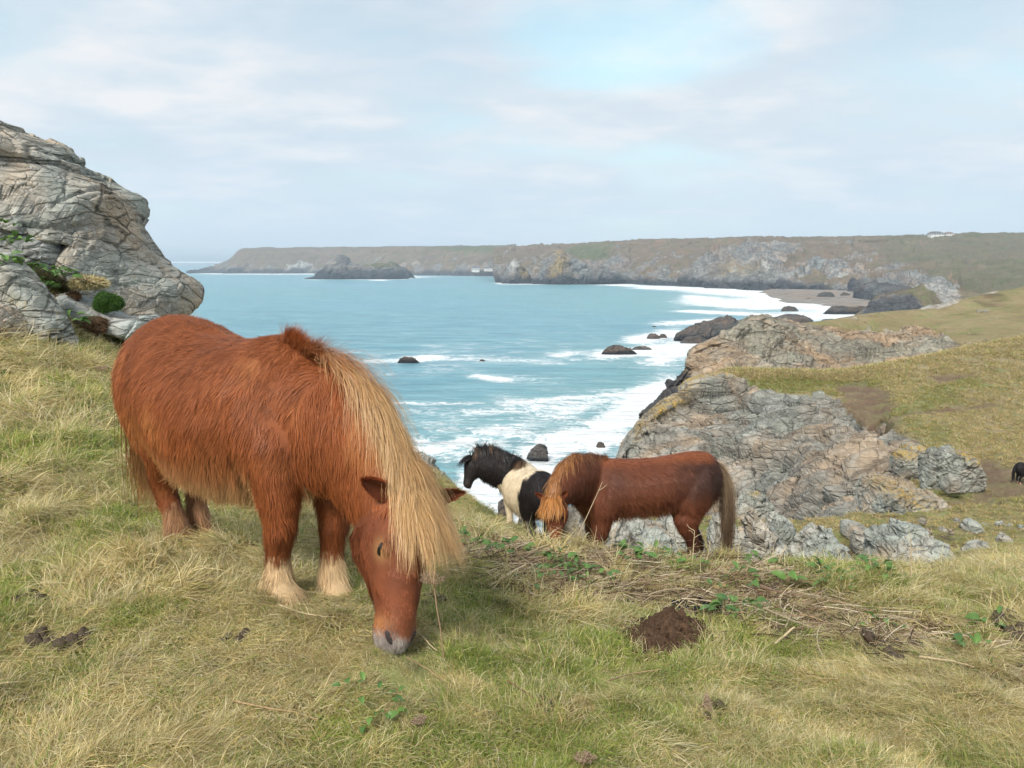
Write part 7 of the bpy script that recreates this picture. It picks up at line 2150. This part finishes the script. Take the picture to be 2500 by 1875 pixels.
# ------------------------------------------------------------------ houses across the bay
M_WALLW = plain('white_render', (0.60, 0.60, 0.58), 0.8, 0.2, 0.5, 0.06)
M_ROOF = plain('slate_roof', (0.12, 0.12, 0.13), 0.7, 0.2, 0.8, 0.2)
M_ROOFB = plain('brown_roof', (0.17, 0.10, 0.075), 0.7, 0.2, 0.8, 0.2)
M_PANE = plain('window_pane', (0.04, 0.05, 0.06), 0.15, 0.5, 1.0, 0.2)
def house(px, base, top, wpx, Y, label, roof, hip=True, nwin=4, depth=8.0):
    L_ = U(px - wpx / 2, base, Y); R_ = U(px + wpx / 2, base, Y); T_ = U(px, top, Y)
    w = R_[0] - L_[0]; hgt = T_[2] - L_[2]
    b = np.array([(L_[0] + R_[0]) / 2, Y, L_[2]])
    root = empty('house', b); tag(root, label, 'house', 'white houses round the bay')
    wh = hgt * 0.56
    v, f = box_mesh(b + [-w / 2, 0, -3], b + [w / 2, depth, wh]); child('wall', root, v, f, M_WALLW)
    e = w * 0.04; i_ = w * 0.20 if hip else 0
    V = np.array([b + [-w / 2 - e, -e, wh], b + [w / 2 + e, -e, wh], b + [w / 2 + e, depth + e, wh], b + [-w / 2 - e, depth + e, wh], b + [-w / 2 + i_, depth / 2, hgt], b + [w / 2 - i_, depth / 2, hgt]])
    rf = child('roof', root, V, np.array([[0, 1, 5, 4], [2, 3, 4, 5], [1, 2, 5, 5], [3, 0, 4, 4]])[:2], roof)
    bmV = np.array([V[1], V[2], V[5], V[3], V[0], V[4]])
    child('roof_end', root, bmV, np.array([[0, 1, 2], [3, 4, 5]]), roof if hip else M_WALLW)
    for s in (-0.3, 0.28):
        cb = b + [w * s, depth / 2, hgt * 0.9]
        v, f = box_mesh(cb + [-w * .03, -w * .03, 0], cb + [w * .03, w * .03, hgt * 0.26]); ch = child('chimney', root, v, f, M_WALLW)
    for q in range(nwin):
        cx_ = b[0] - w / 2 + w * (q + 0.5) / nwin
        v, f = box_mesh([cx_ - w * .055, Y - 0.08, b[2] + wh * 0.32], [cx_ + w * .055, Y + 0.1, b[2] + wh * 0.78]); child('window', root, v, f, M_PANE)
house(1161, 661.5, 649.5, 19, 2140, 'left white cottage above the cove across the bay', M_ROOF, False, 4)
house(1186, 659.5, 651.5, 9, 2150, 'small white cottage between the two others above the cove', M_ROOF, False, 2)
house(1197, 659.5, 651, 11, 2150, 'right white cottage above the cove across the bay', M_ROOF, False, 3)
house(2289, 575.5, 564.5, 31, 1270, 'white hipped-roof house on the right skyline', M_ROOF, True, 5, 12)
house(2320, 575.5, 566, 19, 1275, 'lower brown-roofed house right of the skyline house', M_ROOFB, True, 3, 10)

# ------------------------------------------------------------------ black pony at the right edge
def pony_far():
    base = U(2486, 1182, 34.0)
    hind = base[:2]; front = base[:2] + np.array([0.84, 0.10])
    z = base[2]
    k = 0.92
    h = unit(front - hind); H3 = np.array([h[0], h[1], 0]); O = np.array([*(hind + front) / 2, z])
    Lc = lambda x, y, zz_: O + H3 * x * k + np.array([0, 0, zz_]) * k
    P0 = Lc(.95, 0, .55); P1 = Lc(1.05, 0, .12)
    def col(P, N, pt, tt, ctx, rng):
        C = np.tile(A3(lin(28, 24, 25))[None], (len(P), 1))
        w = (np.char.startswith(pt.astype(str), 'leg') * sst(tt, 0.22, 0.12))[:, None]
        return C * (1 - w) + A3(lin(200, 165, 135)) * w
    bk = two(A3(lin(26, 22, 22)), A3(lin(36, 30, 30)), A3(lin(36, 30, 30)), A3(lin(44, 38, 36)))
    make_pony(dict(seed=5, k=k, hind=hind, front=front, z=z, zbody=z, label='black pony cut off by the right picture edge on the far slope', group='ponies grazing on the clifftop',
        poll=P0, muzzle=P1, face=np.array([0.9, -0.1, 0.4]), neck=[Lc(.22, 0, .74), Lc(.50, 0, .74), Lc(.72, 0, .68), Lc(.86, 0, .60)],
        legs={'LF': (.42, .11, .39, .13), 'RF': (.36, -.11, .38, -.13), 'LH': (-.40, .11, -.41, .14), 'RH': (-.46, -.10, -.41, -.14)},
        color=col, hairs=4000, coat_len=0.04, belly_len=0.02, feather=0.02, hair_w=0.006, voxel=0.025,
        mane=dict(n=160, side=0.5, len=lambda t: 0.2 + 0 * t, color=lambda t, rng, n: bk(rng, n), w=0.01, rise=0.4, fwd=0.2, t0=0.1, segs=6),
        forelock=dict(n=60, len=0.15, color=lambda rng, n: bk(rng, n), w=0.01), tail=dict(n=220, len=0.70, color=lambda rng, n: bk(rng, n), w=0.012, dock=(-.64, 0, .88), stiff=0.55),
        ear_col=A3(lin(30, 26, 26)), ear_hair=0))
pony_far()
hm, nt, out = new_mat('sea_haze')
pv = node(nt, 'ShaderNodeVolumePrincipled', {'Color': (0.70, 0.86, 1.0, 1), 'Density': 0.00018, 'Anisotropy': 0.0})
nt.links.new(pv.outputs[0], out.inputs['Volume'])
V, F = box_mesh((-95000, -60, SEA - 1.5), (95000, 62000, 64))
hz = link('haze', np_mesh('haze', V, F), hm)
tag(hz, 'pale blue sea haze that veils the far cliffs', kind='stuff')
